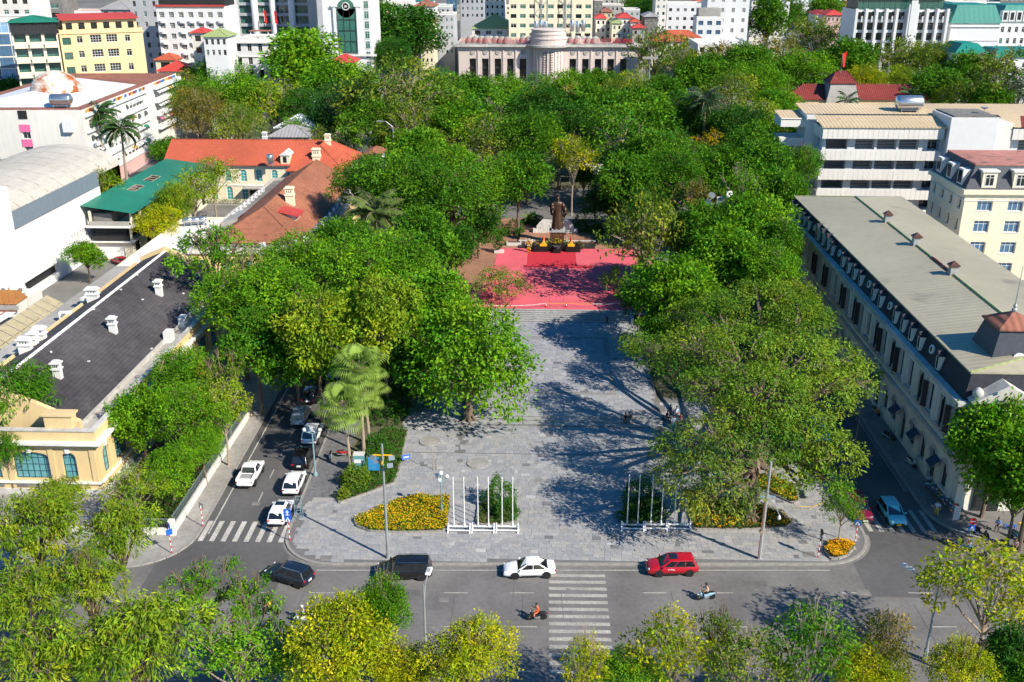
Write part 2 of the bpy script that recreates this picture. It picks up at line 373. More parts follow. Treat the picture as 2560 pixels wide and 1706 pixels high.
pm = {}
for cx, cy, w, h, z, c in TILES[:300]:
    if (w, h) not in pm: pm[(w, h)] = MB().box(-w/2+0.012, w/2-0.012, -h/2+0.012, h/2-0.012, 0, 0.014).mesh('paving_slab', 'paver_one')
    link('paving_slab', pm[(w, h)], plaza, (cx, cy, z), 0, c)
mb = MB(); cols = []
for cx, cy, w, h, z, c in TILES[300:]:
    mb.box(cx-w/2+0.012, cx+w/2-0.012, cy-h/2+0.012, cy+h/2-0.012, z, z+0.014); cols += [c]*6
o = mb.build('paving_slabs', 'paver_all', plaza); o['kind'] = 'stuff'; tint_faces(o.data, cols)
mb = MB(); cols = []; rr = random.Random(3)          # dark setts of the parking strip beside the left street
y = 91.6
while y < 110:
    x = -25.0
    while x < -20.2:
        if not (y > 100 and x > -22.5):
            q = rr.uniform(0.8,1.15); mb.box(x+0.01, x+0.29, y+0.01, y+0.29, 0.118, 0.126); cols += [(0.155*q,0.155*q,0.165*q)]*6
        x += 0.3
    y += 0.3
o = mb.build('paving_setts', 'paver_all', plaza); o['kind'] = 'stuff'; tint_faces(o.data, cols)
# --- lower and upper flights of steps
def flight(name, x0, x1, ya, yb, z0, z1, n, mt):
    s = structure(thing_struct(name, (0,0,0)))
    for k in range(n):
        MB().box(x0, x1, ya+(yb-ya)*k/n, yb+0.3-0.004*k, z0+(0 if k == 0 else (z1-z0)*k/n+0.002), z0+(z1-z0)*(k+1)/n).build('step', mt, s)
        MB().box(x0-.03, x1+.03, ya+(yb-ya)*k/n-.06, ya+(yb-ya)*k/n+.3, z0+(z1-z0)*(k+1)/n+.001, z0+(z1-z0)*(k+1)/n+.035).build('nosing', 'stone_grey', s)
    return s
def thing_struct(name, loc):
    o = bpy.data.objects.new(name, None); COL.objects.link(o); o.location = loc; return o
flight('lower_steps', -9.8, 14.6, YS1a, YS1b, 0.10, Z1, 3, 'stone_grey')
flight('upper_steps', -8.2, 13.4, YS2a, YS2b, Z1-0.02, Z2, 6, 'stone_grey')
structure(MB().box(-9.8, 14.6, YS1b+0.28, YS2a, 0.0, Z1-0.004).build('plaza_terrace', 'paving_base'))
structure(MB().box(-16.5, 20.5, YS2b+0.28, 205, 0.0, Z2-0.01).build('upper_terrace', 'stone_red'))
for sx in (-1, 1):                          # retaining planters at both sides of the upper steps
    x0, x1 = (-16.4, -8.6) if sx < 0 else (13.8, 20.4)
    w = thing('planter_wall', 'black granite planter wall at the %s end of the upper steps' % ('frangipani' if sx < 0 else 'shaded sapling'), 'planter', (0,0,0))
    MB().box(x0, x1, YS2a+0.6, YS2a+1.0, 0.1, 1.75).build('wall', 'granite_black', w)
    MB().box(x0-0.06, x1+0.06, YS2a+0.52, YS2a+1.08, 1.752, 1.85).build('coping', 'stone_grey', w)
    MB().box(x0, x1, YS2a+1.02, YS2b+0.26, 0.1, 1.5).build('soil', 'soil', w)
    xe = -8.45 if sx < 0 else 13.6
    MB().box(xe-0.2, xe+0.2, YS2a-0.3, YS2b+0.2, 0.5, 1.3).build('cheek_block', 'stone_pale', w)
# border tiles on the terrace: a dark frame
def border(x0, x1, y0, y1, t):
    n = max(1, round(max(x1-x0, y1-y0)/t)); hor = x1-x0 > y1-y0
    for k in range(n):
        cx, cy = (x0+(k+0.5)*(x1-x0)/n, (y0+y1)/2) if hor else ((x0+x1)/2, y0+(k+0.5)*(y1-y0)/n)
        link('border_tile', BT, plaza, (cx, cy, Z1+0.018))
b = MB(); b.box(-0.37,0.37,-0.37,0.37,0,0.01); b.m = 1
for s in (-1, 1):
    b.box(-0.28,0.28,s*0.24-0.035,s*0.24+0.035,0.011,0.014); b.box(s*0.24-0.035,s*0.24+0.035,-0.2,0.2,0.0115,0.0145)
b.box(-0.1,0.1,-0.06,0.06,0.011,0.014)
BT = b.mesh('border_tile', ['concrete_dark', 'stone_grey'])
by0, by1 = G(1400,984,Z1).y, G(1400,845,Z1).y
bxl, bxr = -5.6, G(1530,915,Z1).x
border(bxl, bxr, by0-0.4, by0+0.4, 0.8); border(bxl, bxr, by1-0.4, by1+0.4, 0.8); border(bxr-0.8, bxr, by0+0.42, by0+7, 0.8); border(bxr-0.8, bxr, by1-7, by1-0.42, 0.8)
pf = MB()                                   # chalk-white marks round a square on the lower steps
for k, y in enumerate((YS1a-0.05, YS1a+1.3)):
    for x in (1.55, 4.1):
        pf.box(x-0.05, x+0.05, y+0.1, y+0.62, 0.300+0.16*k, 0.304+0.16*k)
    pf.box(1.7, 4.0, y+0.12, y+0.2, 0.300+0.16*k, 0.3045+0.16*k)
pf.build('painted_mark', 'white_paint', plaza)
# --- markings
def quadm(name, pts, m, parent, z=0.008):
    return MB().add([(p[0], p[1], z) for p in pts], [tuple(range(len(pts)))]).build(name, m, parent)
for k in range(14):                          # crossing of the main road
    y = 78.55 - 1.02*k; quadm('crosswalk_stripe', [(0.75,y-0.5),(5.95+0.01*k,y-0.42),(5.95,y+0.03),(0.72,y-0.05)], 'paint_line', road)
for k in range(8):                           # crossing of the left street
    x = -33.7 + 1.14*k; quadm('crosswalk_stripe', [(x-0.1,82.9),(x+0.4,82.9),(x+0.36,86.6),(x-0.14,86.6)], 'marking_white', lstreet)
for k in range(7):
    x = 32.7 + 1.06*k; quadm('crosswalk_stripe', [(x,86.9),(x+0.45,86.9),(x+0.35,91.2),(x-0.1,91.2)], 'paint_line', rstreet)
for k in range(-16, 18):                     # lane dashes
    for y0, dx in ((73.3+2.25, 0), (73.3-2.6, 0.9), (65.0, 0.4)):
        x = k*6.0 + dx + (3.2 if y0 > 75 else 2.6)
        if -1.6 < x - 0.3 < 6.2 or (x+2 > 0.4 and x < 6.2): continue
        quadm('lane_dash', [(x,y0+0.034*x-0.07),(x+2.2,y0+0.034*x+0.0),(x+2.2,y0+0.034*x+0.13),(x,y0+0.034*x+0.06)], 'paint_line', road)
quadm('edge_line', [(-21,kerb_y(-21)-1.0),(27,kerb_y(27)-1.0),(27,kerb_y(27)-0.86),(-21,kerb_y(-21)-0.86)], 'paint_line', road, 0.01)
quadm('edge_line', [(-120,kerb_y(-120)-1.6),(-40,kerb_y(-40)-1.2),(-40,kerb_y(-40)-1.05),(-120,kerb_y(-120)-1.45)], 'paint_line', road, 0.01)
quadm('edge_line', [(-33.2,84.2),(-33.06,84.2),(-33.06+lsx(120)*1.2,125),(-33.2+lsx(120)*1.2,125)], 'marking_white', lstreet, 0.01)
for k in range(6):
    y = 90.5+5*k; quadm('lane_dash', [(-29.8+lsx(y),y),(-29.66+lsx(y),y),(-29.66+lsx(y+2),y+2),(-29.8+lsx(y+2),y+2)], 'paint_line', lstreet, 0.01)
quadm('edge_line', [(38.9,95),(39.0,95),(39.0,200),(38.9,200)], 'paint_line', rstreet, 0.01)
quadm('edge_line', [(39.2,95),(39.28,95),(39.28,200),(39.2,200)], 'paint_line', rstreet, 0.01)
quadm('road_seam', [(-200,70.9+0.034*-200),(200,70.9+0.034*200),(200,70.94+0.034*200),(-200,70.94+0.034*-200)], 'asphalt_side', road, 0.006)
rr = random.Random(11)
for k in range(26):                          # sawn joints and patched trenches across the asphalt
    x = rr.uniform(-36, 40); y = rr.uniform(62, 77); l = rr.uniform(2, 6)
    e = rr.uniform(-.4,.4); quadm('road_joint', [(x,y),(x+0.05,y),(x+0.05+e,y+l),(x+e,y+l)], 'asphalt_side', road, 0.0065+0.0003*k)
for x, y, w, h in ((-14,74.5,3.2,1.1),(9.5,68.2,4.5,1.3),(18.5,77.2,2.2,0.9),(-31,79,2.4,1.4),(27,73,3.8,1.0),(-6,66.5,2.8,1.6),(36,80.5,2.6,1.2)):
    quadm('road_patch', [(x,y),(x+w,y+.03*w),(x+w-.05,y+h),(x+.04,y+h-.02)], 'asphalt_patch', road, 0.0058)
for x, y, w, h in ((-29.2,96,1.2,5),(-31.6,110,1.0,7)): quadm('road_patch', [(x,y),(x+w,y),(x+w-.1,y+h),(x-.1,y+h)], 'asphalt_patch', lstreet, 0.0075)
def manhole(p, parent, z, s=1.0):
    m = MB().box(-0.6*s,0.6*s,-0.5*s,0.5*s,0,0.006).lathe([(0.36*s,0.007),(0.36*s,0.012)],16)
    return m.build('manhole_cover', 'concrete_dark', parent, loc=(p.x,p.y,z))
manhole(G(815,1399), plaza, 0.135, 0.9); manhole(G(2022,1390), plaza, 0.135); manhole(G(2160,1482), road, 0.008, 0.9); manhole(G(1110,1500), road, 0.008, 0.7); manhole(G(1420,1475), road, 0.012, 0.35); manhole(G(1890,1475), road, 0.008, 0.35); manhole(G(640,1260), lstreet, 0.012, 0.7)
# ================================================================== buildings: kit
WM = {}
def win_mesh(kind, w, h, d, arch=False):
    key = (kind, round(w,2), round(h,2), d, arch)
    if key in WM: return WM[key]
    spec = {'c': ('frame_white','glass_dark',2,1), 'b': ('frame_white','glass_blue',3,1), 't': ('trim_white','teal_shutter',2,3), 'd': ('frame_dark','glass_dark',2,0),
            'g': ('trim_white','glass_green',2,1), 'o': ('frame_dark','dark_opening',1,0), 'a': ('teal_frame','teal_glass',max(2,round(w/0.62)),3), 'l': ('stone_pale','dark_opening',1,6),
            's': ('frame_white','glass_sky',2,1), 'n': ('frame_dark','glass_blue',3,1), 'k': ('frame_dark','glass_green',3,5), 'w': ('frame_white','white_plastic',2,3), 'x': ('frame_white','glass_dark',4,2)}[kind]
    fr, gl, nx, nz = spec; t = min(0.09, w*0.06) if kind != 'l' else 0.13
    m = MB(); y0, y1 = d-0.06, d-0.005
    if kind != 'o':
        m.box(-w/2,w/2,y0,y1,0,t); m.box(-w/2,-w/2+t,y0,y1,t,h); m.box(w/2-t,w/2,y0,y1,t,h)
        if not arch: m.box(-w/2+t,w/2-t,y0,y1,h-t,h)
        for k in range(1, nx):
            x = -w/2+w*k/nx; m.box(x-t*0.4,x+t*0.4,y0+0.012,y1-0.006,t,h-t)
        for k in range(1, nz+1):
            z = h*(0.72 if nz == 1 else k/(nz+1)); m.box(-w/2+t,w/2-t,y0+0.02,y1-0.012,z-t*0.4,z+t*0.4)
        if kind in 'cbgsx': m.box(-w/2-0.06,w/2+0.06,-0.07,d-0.07,-0.1,-0.003)
    m.m = 1; m.box(-w/2+0.01,w/2-0.01,d-0.02,d+0.03,0.01,h-0.01)
    WM[key] = m.mesh('window', [fr, gl]); return WM[key]
def facade(b, mb, p0, p1, z0, z1, ops=(), d=0.25, name='window', panes=False):
    """wall p0 -> p1 (outside on the right hand), with real recessed openings (u, v, w, h, kind[, arch])"""
    p0, p1 = Vector((*p0,0)), Vector((*p1,0)); L = (p1-p0).length; e = (p1-p0)/L; nin = Vector((-e.y, e.x, 0)); a = math.atan2(e.y, e.x)
    us = sorted({0.0, L} | {round(max(0,u-w/2),3) for u,v,w,h,*_ in ops} | {round(min(L,u+w/2),3) for u,v,w,h,*_ in ops})
    vs = sorted({z0, z1} | {round(v,3) for u,v,w,h,*_ in ops} | {round(v+h,3) for u,v,w,h,*_ in ops})
    def P(u, v, q=0): r = p0+e*u+nin*q; return (r.x, r.y, v)
    for i in range(len(us)-1):
        j = 0; um = (us[i]+us[i+1])/2
        while j < len(vs)-1:
            def hole(k): vm = (vs[k]+vs[k+1])/2; return any(abs(um-o[0]) < o[2]/2 and o[1] < vm < o[1]+o[3] for o in ops)
            if hole(j): j += 1; continue
            k = j
            while k+1 < len(vs)-1 and not hole(k+1): k += 1
            mb.add([P(us[i],vs[j]),P(us[i+1],vs[j]),P(us[i+1],vs[k+1]),P(us[i],vs[k+1])], [(0,1,2,3)]); j = k+1
    for o in ops:
        u, v, w, h, kind = o[:5]; ar = len(o) > 5 and o[5]; u0, u1, v1 = u-w/2, u+w/2, v+h
        mb.add([P(u0,v),P(u1,v),P(u1,v,d),P(u0,v,d)], [(0,1,2,3)]); mb.add([P(u0,v),P(u0,v,d),P(u0,v1,d),P(u0,v1)], [(0,1,2,3)])
        mb.add([P(u1,v),P(u1,v1),P(u1,v1,d),P(u1,v,d)], [(0,1,2,3)]); mb.add([P(u0,v1),P(u0,v1,d),P(u1,v1,d),P(u1,v1)], [(0,1,2,3)])
        if ar:
            rise = w/2 if ar is True else ar; n = 8; cz = v1-rise
            cur = [(u+w/2*math.cos(math.pi*k/n), cz+rise*math.sin(math.pi*k/n)) for k in range(n+1)]
            for k in range(n):
                c = (u1, v1) if k < n/2 else (u0, v1)
                mb.add([P(*cur[k]),P(*c),P(*cur[k+1])], [(0,1,2)])
                mb.add([P(*cur[k]),P(*cur[k+1]),P(*cur[k+1],d),P(*cur[k],d)], [(0,1,2,3)])
            mb.add([P(*cur[4]),P(u1,v1),P(u0,v1)], [(0,1,2)])
        if kind:
            c = p0+e*u; link(name, win_mesh(kind, w, h, d, bool(ar)), b, (c.x, c.y, v), a)
def grid(L, n, rows, m0=0.0, m1=0.0):
    """rows: (v, w, h, kind[, arch]); n columns spread over L"""
    s = (L-m0-m1)/n
    return [(m0+s*(k+0.5), *r) for r in rows for k in range(n)]
def rect(x0, x1, y0, y1): return {'f': ((x0,y0),(x1,y0)), 'r': ((x1,y0),(x1,y1)), 'b': ((x1,y1),(x0,y1)), 'l': ((x0,y1),(x0,y0))}
def walls(b, x0, x1, y0, y1, z0, z1, mt, ops={}, d=0.25, name='wall'):
    mb = MB()
    for s, (p, q) in rect(x0,x1,y0,y1).items(): facade(b, mb, p, q, z0, z1, ops.get(s, ()), d)
    mb.add([(x0+.02,y0+.02,z0),(x1-.02,y0+.02,z0),(x1-.02,y1-.02,z0),(x0+.02,y1-.02,z0)], [(3,2,1,0)])
    return mb.build(name, mt, b)
def band(b, x0, x1, y0, y1, z0, z1, out, mt, name='cornice'):
    """ring of trim round a rectangular block"""
    m = MB(); i = 0.05
    m.box(x0-out,x1+out,y0-out,y0+i,z0,z1); m.box(x0-out,x1+out,y1-i,y1+out,z0,z1)
    m.box(x0-out,x0+i,y0+i,y1-i,z0,z1); m.box(x1-i,x1+out,y0+i,y1-i,z0,z1)
    return m.build(name, mt, b)
def flat_roof(b, x0, x1, y0, y1, z, mt='concrete', par=0.7, pmt='trim_white', t=0.25):
    MB().add([(x0+.01,y0+.01,z),(x1-.01,y0+.01,z),(x1-.01,y1-.01,z),(x0+.01,y1-.01,z)], [(0,1,2,3)]).build('roof', mt, b)
    if par:
        m = MB(); m.box(x0,x1,y0,y0+t,z+0.003,z+par); m.box(x0,x1,y1-t,y1,z+0.003,z+par); m.box(x0,x0+t,y0+t,y1-t,z+0.003,z+par); m.box(x1-t,x1,y0+t,y1-t,z+0.003,z+par)
        m.build('parapet', pmt, b)
def hip_roof(b, x0, x1, y0, y1, z, h, mt, ov=0.5, along='x', gable=(False,False), name='roof', inset=None):
    x0 -= ov; x1 += ov; y0 -= ov; y1 += ov; m = MB()
    if along == 'x':
        i = (y1-y0)/2 if inset is None else inset; c = (y0+y1)/2; a = (x0+(0 if gable[0] else i), c, z+h); q = (x1-(0 if gable[1] else i), c, z+h)
    else:
        i = (x1-x0)/2 if inset is None else inset; c = (x0+x1)/2; a = (c, y0+(0 if gable[0] else i), z+h); q = (c, y1-(0 if gable[1] else i), z+h)
    V = [(x0,y0,z),(x1,y0,z),(x1,y1,z),(x0,y1,z), a, q, (x0,y0,z-.12),(x1,y0,z-.12),(x1,y1,z-.12),(x0,y1,z-.12)]
    F = [(0,1,5,4),(1,2,5),(2,3,4,5),(3,0,4)] if along == 'x' else [(0,1,4),(1,2,5,4),(2,3,5),(3,0,4,5)]
    m.add(V, F + [(6,7,1,0),(7,8,2,1),(8,9,3,2),(9,6,0,3),(9,8,7,6)])
    o = m.build(name, mt, b)
    r = MB(); hp = [(4,5)] + ([(0,4),(1,5),(2,5),(3,4)] if along == 'x' else [(0,4),(1,4),(2,5),(3,5)])
    for i, j in hp: r.cyl(Vector(V[i])+Vector((0,0,.03)), Vector(V[j])+Vector((0,0,.03)), 0.11, 0.11, 5)
    r.build('ridge_cap', mt, o)
    return o
def chimney(b, x, y, z, h, w=1.0, d=0.7, mt='trim_white'):
    c = MB().box(x-w/2,x+w/2,y-d/2,y+d/2,z-1.2,z+h).build('chimney', mt, b)
    k = MB().box(x-w/2-.12,x+w/2+.12,y-d/2-.12,y+d/2+.12,z+h*0.55,z+h*0.66).box(x-w/2-.16,x+w/2+.16,y-d/2-.16,y+d/2+.16,z+h+.003,z+h+.16).box(x-w/2+.05,x+w/2-.05,y-d/2+.05,y+d/2-.05,z+h+.163,z+h+.34)
    k.build('chimney_cap', mt, c)
    v = MB(); n = 3 if w > 0.8 else 1
    for q in range(n):
        xx = x+(q-(n-1)/2)*w*0.24; v.box(xx-.06,xx+.06,y-d/2-.012,y-d/2+.05,z+h*0.74,z+h*0.9)
    v.build('vent', 'dark_opening', c)
def ac_unit(loc, label, rz=0, s=1.0, group='air conditioner units on the rooftops'):
    t = thing('air_conditioner', label, 'air conditioner', loc, rz, group)
    MB().box(-.45*s,.45*s,-.18*s,.18*s,0.08,.75*s).build('casing', 'white_plastic', t)
    MB().lathe([(.26*s,0),(.26*s,.02)],12).build('fan_grille', 'mesh_grey', t).matrix_local = Matrix.Translation((-.1*s,-.185*s,.42*s)) @ Matrix.Rotation(R(90),4,'X')
    MB().box(-.4*s,-.3*s,-.16*s,.16*s,0,.08).box(.3*s,.4*s,-.16*s,.16*s,0,.08).build('foot', 'steel_dull', t)
    return t
def water_tank(loc, label, r=0.6, L=1.6, rz=0, upright=False, mt='steel', group=None):
    t = thing('water_tank', label, 'water tank', loc, rz, group)
    pr = [(0.02,-L/2),(r*.55,-L/2+.03),(r*.9,-L/2+r*.25),(r,-L/2+r*.4),(r,L/2-r*.4),(r*.9,L/2-r*.25),(r*.55,L/2-.03),(0.02,L/2)]
    o = MB().lathe(pr, 16).build('tank', mt, t, smooth=True)
    if upright: o.location = (0,0,L/2+.5)
    else: o.matrix_local = Matrix.Translation((0,0,r+.5)) @ Matrix.Rotation(R(90),4,'Y')
    m = MB()
    for x in (-1, 1):
        for y in (-1, 1): m.box(x*L*.3-.05,x*L*.3+.05,y*r*.7-.05,y*r*.7+.05,0,.72) if not upright else m.box(x*r*.6-.05,x*r*.6+.05,y*r*.6-.05,y*r*.6+.05,0,.52)
    m.box(-L*.34 if not upright else -r*.7, L*.34 if not upright else r*.7, -r*.8,r*.8,.44,.5)
    m.build('stand', 'steel_dull', t); return t
def block(name, label, cat, x0, x1, y0, y1, h, mt, ops=(), roof='concrete', par=0.7, pmt='trim_white', group=None, bands=(), d=0.25, z0=0):
    """plain flat-roofed block; ops: {'f': (ncols, rows), ...}"""
    b = thing(name, label, cat, (x0, y0, z0), 0, group); X, Y = x1-x0, y1-y0
    o = {s: grid(X if s in 'fb' else Y, n, rows) for s, (n, rows) in dict(ops).items()}
    walls(b, 0, X, 0, Y, 0, h, mt, o, d)
    flat_roof(b, 0, X, 0, Y, h, roof, par, pmt)
    for z, t, q in bands: band(b, 0, X, 0, Y, z, z+t, q, pmt)
    return b
# ================================================================== 1. long building with the beige sheet roof (right)
FX, FY0, FY1 = 42.1, 92.2, 169.5
lb = thing('long_building', 'long colonial building with beige sheet roof and black dormered mansard along the right street', 'building', (FX, FY0, 0))
LY = FY1-FY0; LW = 19.0
ops = []; nb = 24; bay = LY/nb
for k in range(nb):
    u = LY - (k+0.5)*bay                    # the facade runs from the far end to the near end
    ops.append((u, 0.35 if k % 3 == 1 else 1.3, 1.7, 4.0 if k % 3 == 1 else 3.05, 'd', True))
    ops.append((u, 7.2, 1.25, 3.3, 'd'))
fops = [(2.6+3.4*k, 7.2, 1.3, 3.3, 'd') for k in range(5)] + [(2.6+3.4*k, 0.3, 2.0, 4.2, 'd', True) for k in range(5)]
mb = MB()
facade(lb, mb, (0,LY), (0,0), 0, 12.0, ops, 0.4); facade(lb, mb, (0,0), (LW,0), 0, 12.0, fops, 0.4)
facade(lb, mb, (LW,0), (LW,LY), 0, 12.0); facade(lb, mb, (LW,LY), (0,LY), 0, 12.0)
mb.build('wall', 'facade_stone', lb)
m = MB(); m.box(-.35,.02,-.35,LY,5.6,5.95); m.box(-.25,.02,-.25,LY,6.6,6.85); m.box(-.4,LW,-.4,.02,5.6,5.95); m.build('string_course', 'trim_stained', lb)
m = MB(); m.box(-.85,.3,-.85,LY+.2,11.75,12.15); m.box(-.55,.03,-.55,LY,11.3,11.75); m.box(.3,LW+.3,-.85,.3,11.75,12.15); m.build('cornice', 'trim_stained', lb)
for k in range(nb+1):                        # pilasters and sills between the tall windows
    y = k*bay
    MB().box(-.16,.02,max(0.01,y-.32),min(LY,y+.32),6.86,11.3).build('pilaster', 'facade_stone', lb)
for k in range(nb):
    y = (k+0.5)*bay
    MB().box(-.22,.0,y-.85,y+.85,6.86,7.19).build('window_sill', 'trim_stained', lb)
    m = MB()
    for q in range(9):
        a0, a1 = math.pi*q/9, math.pi*(q+1)/9
        zc = 3.5
        V = [(-.14, y+r*math.cos(a), zc+r*math.sin(a)) for a in (a0,a1) for r in (0.86,1.12)]
        W2 = [(0.0, p[1], p[2]) for p in V]
        m.add(V+W2, [(0,1,3,2),(1,5,7,3),(0,2,6,4)])
    m.build('arch_moulding', 'trim_stained', lb)
    for s in (-1, 1):                        # open leaf of a dark shutter
        if (k*7+s) % 5 < 2: MB().obox((-.32,y+s*.85,8.85), (.06,.62,3.1), R(s*35)).build('shutter', 'frame_dark', lb)
m = MB(); m.add([(-.1,-.1,12.16),(-.1,LY,12.16),(.55,LY-.4,14.95),(.55,.5,14.95),(LW,-.1,12.16),(LW-.5,.5,14.95)], [(1,0,3,2),(0,4,5,3)])
m.add([(LW,-.1,12.16),(LW,LY,12.16),(LW-.5,LY,14.95),(LW-.5,.5,14.95)], [(0,1,2,3)]); m.add([(LW,LY,12.16),(-.1,LY,12.16),(.55,LY-.4,14.95),(LW-.5,LY,14.95)], [(0,1,2,3)])
m.build('mansard', 'slate_black', lb)
m = MB(); xr = 9.2; zr = 16.1
m.add([(.35,.4,14.98),(.35,LY-.2,14.98),(xr,LY-5.4,zr),(xr,3.5,zr),(LW-.3,LY+.2,14.98),(LW-.3,.4,14.98),(.35,.4,14.82),(.35,LY-.2,14.82),(LW-.3,.4,14.82),(LW-.3,LY+.2,14.82)], [(0,3,2,1),(5,4,2,3),(0,5,3),(0,1,7,6),(5,0,6,8),(4,5,8,9)])
o = m.build('roof', 'roof_beige', lb)
MB().add([(.35,LY-.2,14.99),(LW-.3,LY+.2,14.99),(xr,LY-5.4,zr+.01)], [(0,1,2)]).build('hip_end', 'roof_grey_metal', o)
r = MB(); r.cyl((xr,3.5,zr+.05),(xr,LY-5.4,zr+.05),.16,.16,6); r.cyl((xr,3.5,zr+.05),(.35,.4,15.02),.1,.1,5); r.cyl((xr,LY-5.4,zr+.05),(.35,LY-.2,15.02),.08,.08,5); r.build('ridge_cap', 'roof_olive', o)
MB().cyl((xr,30.5,zr+.08),(xr,36.5,zr+.08),.2,.2,6).build('ridge_patch', 'roof_maroon', o)
for yy in (29.5, 43, 55.5):
    c = MB().box(xr-.45,xr+.45,yy-.45,yy+.45,zr-.4,zr+1.1).build('ridge_chimney', 'stone_grey', lb)
    MB().box(xr-.62,xr+.62,yy-.62,yy+.62,zr+1.103,zr+1.28).add([(xr-.6,yy-.6,zr+1.281),(xr+.6,yy-.6,zr+1.281),(xr+.6,yy+.6,zr+1.281),(xr-.6,yy+.6,zr+1.281),(xr,yy,zr+1.8)],[(0,1,4),(1,2,4),(2,3,4),(3,0,4)]).build('chimney_cap', 'granite_brown', c)
def dormer(y, big=False):
    w, h = (1.3, 2.0) if big else (.8, 1.6)
    f = MB().box(-.28,.7,y-w/2,y+w/2,12.5,12.5+h).build('dormer', 'facade_stone', lb)
    MB().add([(-.4,y-w/2-.15,12.5+h),(-.4,y+w/2+.15,12.5+h),(-.4,y,13.05+h),(1.0,y-w/2-.15,12.5+h),(1.0,y+w/2+.15,12.5+h),(1.0,y,13.05+h)], [(1,0,2),(0,3,5,2),(4,1,2,5),(3,4,5),(0,1,4,3)]).build('pediment', 'slate_black', f)
    MB().box(-.3,-.25,y-w/2+.17,y+w/2-.17,12.62,12.35+h).build('pane', 'glass_dark', f)
def oculus(y):
    o = MB().lathe([(.2,0),(.5,0),(.52,.1),(.5,.22),(.2,.22)],14).build('oculus', 'trim_white', lb)
    o.matrix_local = Matrix.Translation((.25,y,13.6)) @ Matrix.Rotation(R(-90+12),4,'Y')
    p = MB().lathe([(.02,.1),(.3,.1),(.3,.235),(.02,.235)],14).build('pane', 'glass_dark', o)
for k in range(26):
    y = LY-1.8-k*2.85
    if y < 4.5: break
    if k in (5, 10, 15, 18, 23): oculus(y)
    else: dormer(y, k in (6,7,8))
# corner pavilion: round pediment, urn and slate turret with rusty cap
m = MB(); m.box(.5,6.6,-1.0,-.004,0.1,12.4); m.build('pavilion', 'facade_stone', lb)
MB().add([(.2,-1.5,12.41),(6.9,-1.5,12.41),(3.55,-1.5,14.4),(.2,.6,12.41),(6.9,.6,12.41),(3.55,.6,14.4)], [(0,1,2),(1,4,5,2),(3,0,2,5),(4,3,5)]).build('pediment', 'trim_stained', lb)
o = MB().lathe([(.5,0),(.95,0),(1.0,.12),(.95,.3),(.5,.3)],18).build('oculus', 'trim_white', lb); o.matrix_local = Matrix.Translation((3.55,-.98,10.6)) @ Matrix.Rotation(R(90),4,'X')
MB().lathe([(.02,.1),(.52,.1),(.52,.31),(.02,.31)],14).build('pane', 'glass_blue', o)
MB().box(2.2,4.9,-1.2,-1.004,.2,4.6).build('doorway', 'glass_dark', lb)
MB().lathe([(.45,0),(.5,.15),(.25,.3),(.45,.55),(.55,.85),(.48,1.15),(.3,1.35),(.1,1.5)],12,(1.0,-.6,12.3)).build('urn', 'trim_stained', lb, smooth=True)
tx, ty = 6.2, 6.0
m = MB(); m.add([(tx-3.4,ty-3.4,12.2),(tx+3.4,ty-3.4,12.2),(tx+3.4,ty+3.4,12.2),(tx-3.4,ty+3.4,12.2),(tx-1.9,ty-1.9,18.2),(tx+1.9,ty-1.9,18.2),(tx+1.9,ty+1.9,18.2),(tx-1.9,ty+1.9,18.2)], [(0,1,5,4),(1,2,6,5),(2,3,7,6),(3,0,4,7),(4,5,6,7)]); tur = m.build('turret', 'slate_navy', lb)
MB().add([(tx-2.2,ty-2.2,18.25),(tx+2.2,ty-2.2,18.25),(tx+2.2,ty+2.2,18.25),(tx-2.2,ty+2.2,18.25),(tx,ty,19.6),(tx-2.2,ty-2.2,18.1),(tx+2.2,ty-2.2,18.1),(tx+2.2,ty+2.2,18.1),(tx-2.2,ty+2.2,18.1)], [(0,1,4),(1,2,4),(2,3,4),(3,0,4),(5,6,1,0),(6,7,2,1),(7,8,3,2),(8,5,0,3)]).build('turret_cap', 'roof_rust', tur)
MB().lathe([(.25,0),(.3,.3),(.12,.5),(.22,.7),(.08,.95),(.03,5.0)],8,(tx,ty,19.4)).build('finial', 'steel_dull', tur)
o = MB().lathe([(.3,0),(.75,0),(.78,.12),(.75,.3),(.3,.3)],16).build('oculus', 'trim_white', tur); o.matrix_local = Matrix.Translation((tx,ty-2.75,15.2)) @ Matrix.Rotation(R(90-14),4,'X')
MB().lathe([(.02,.1),(.45,.1),(.45,.31),(.02,.31)],14).build('pane', 'teal_glass', o)
for k, y in enumerate((3.2, 9.6, 16, 25.6, 32)):      # blue cloth awnings over doors
    a = thing('awning', 'small dark blue cloth awning, number %s from the corner on the shaded arcade' % ('one','two','three','four','five')[k], 'awning', (FX-.16, FY0+y, 3.5), 0, 'blue awnings along the shaded facade')
    MB().add([(0,-.8,.5),(0,.8,.5),(-.9,.8,-.2),(-.9,-.8,-.2),(-.9,.8,-.4),(-.9,-.8,-.4)], [(0,1,2,3),(3,2,4,5)]).build('cloth', 'awning_blue' if 'awning_blue' in MATS else mat('awning_blue', (0.03,0.055,0.11), 0.8, 0.1, 2), a)
    MB().cyl((0,-.9,0),(-.9,-.8,-.25),.03).cyl((0,.8,0),(-.9,.8,-.25),.03).build('arm', 'steel_dull', a)
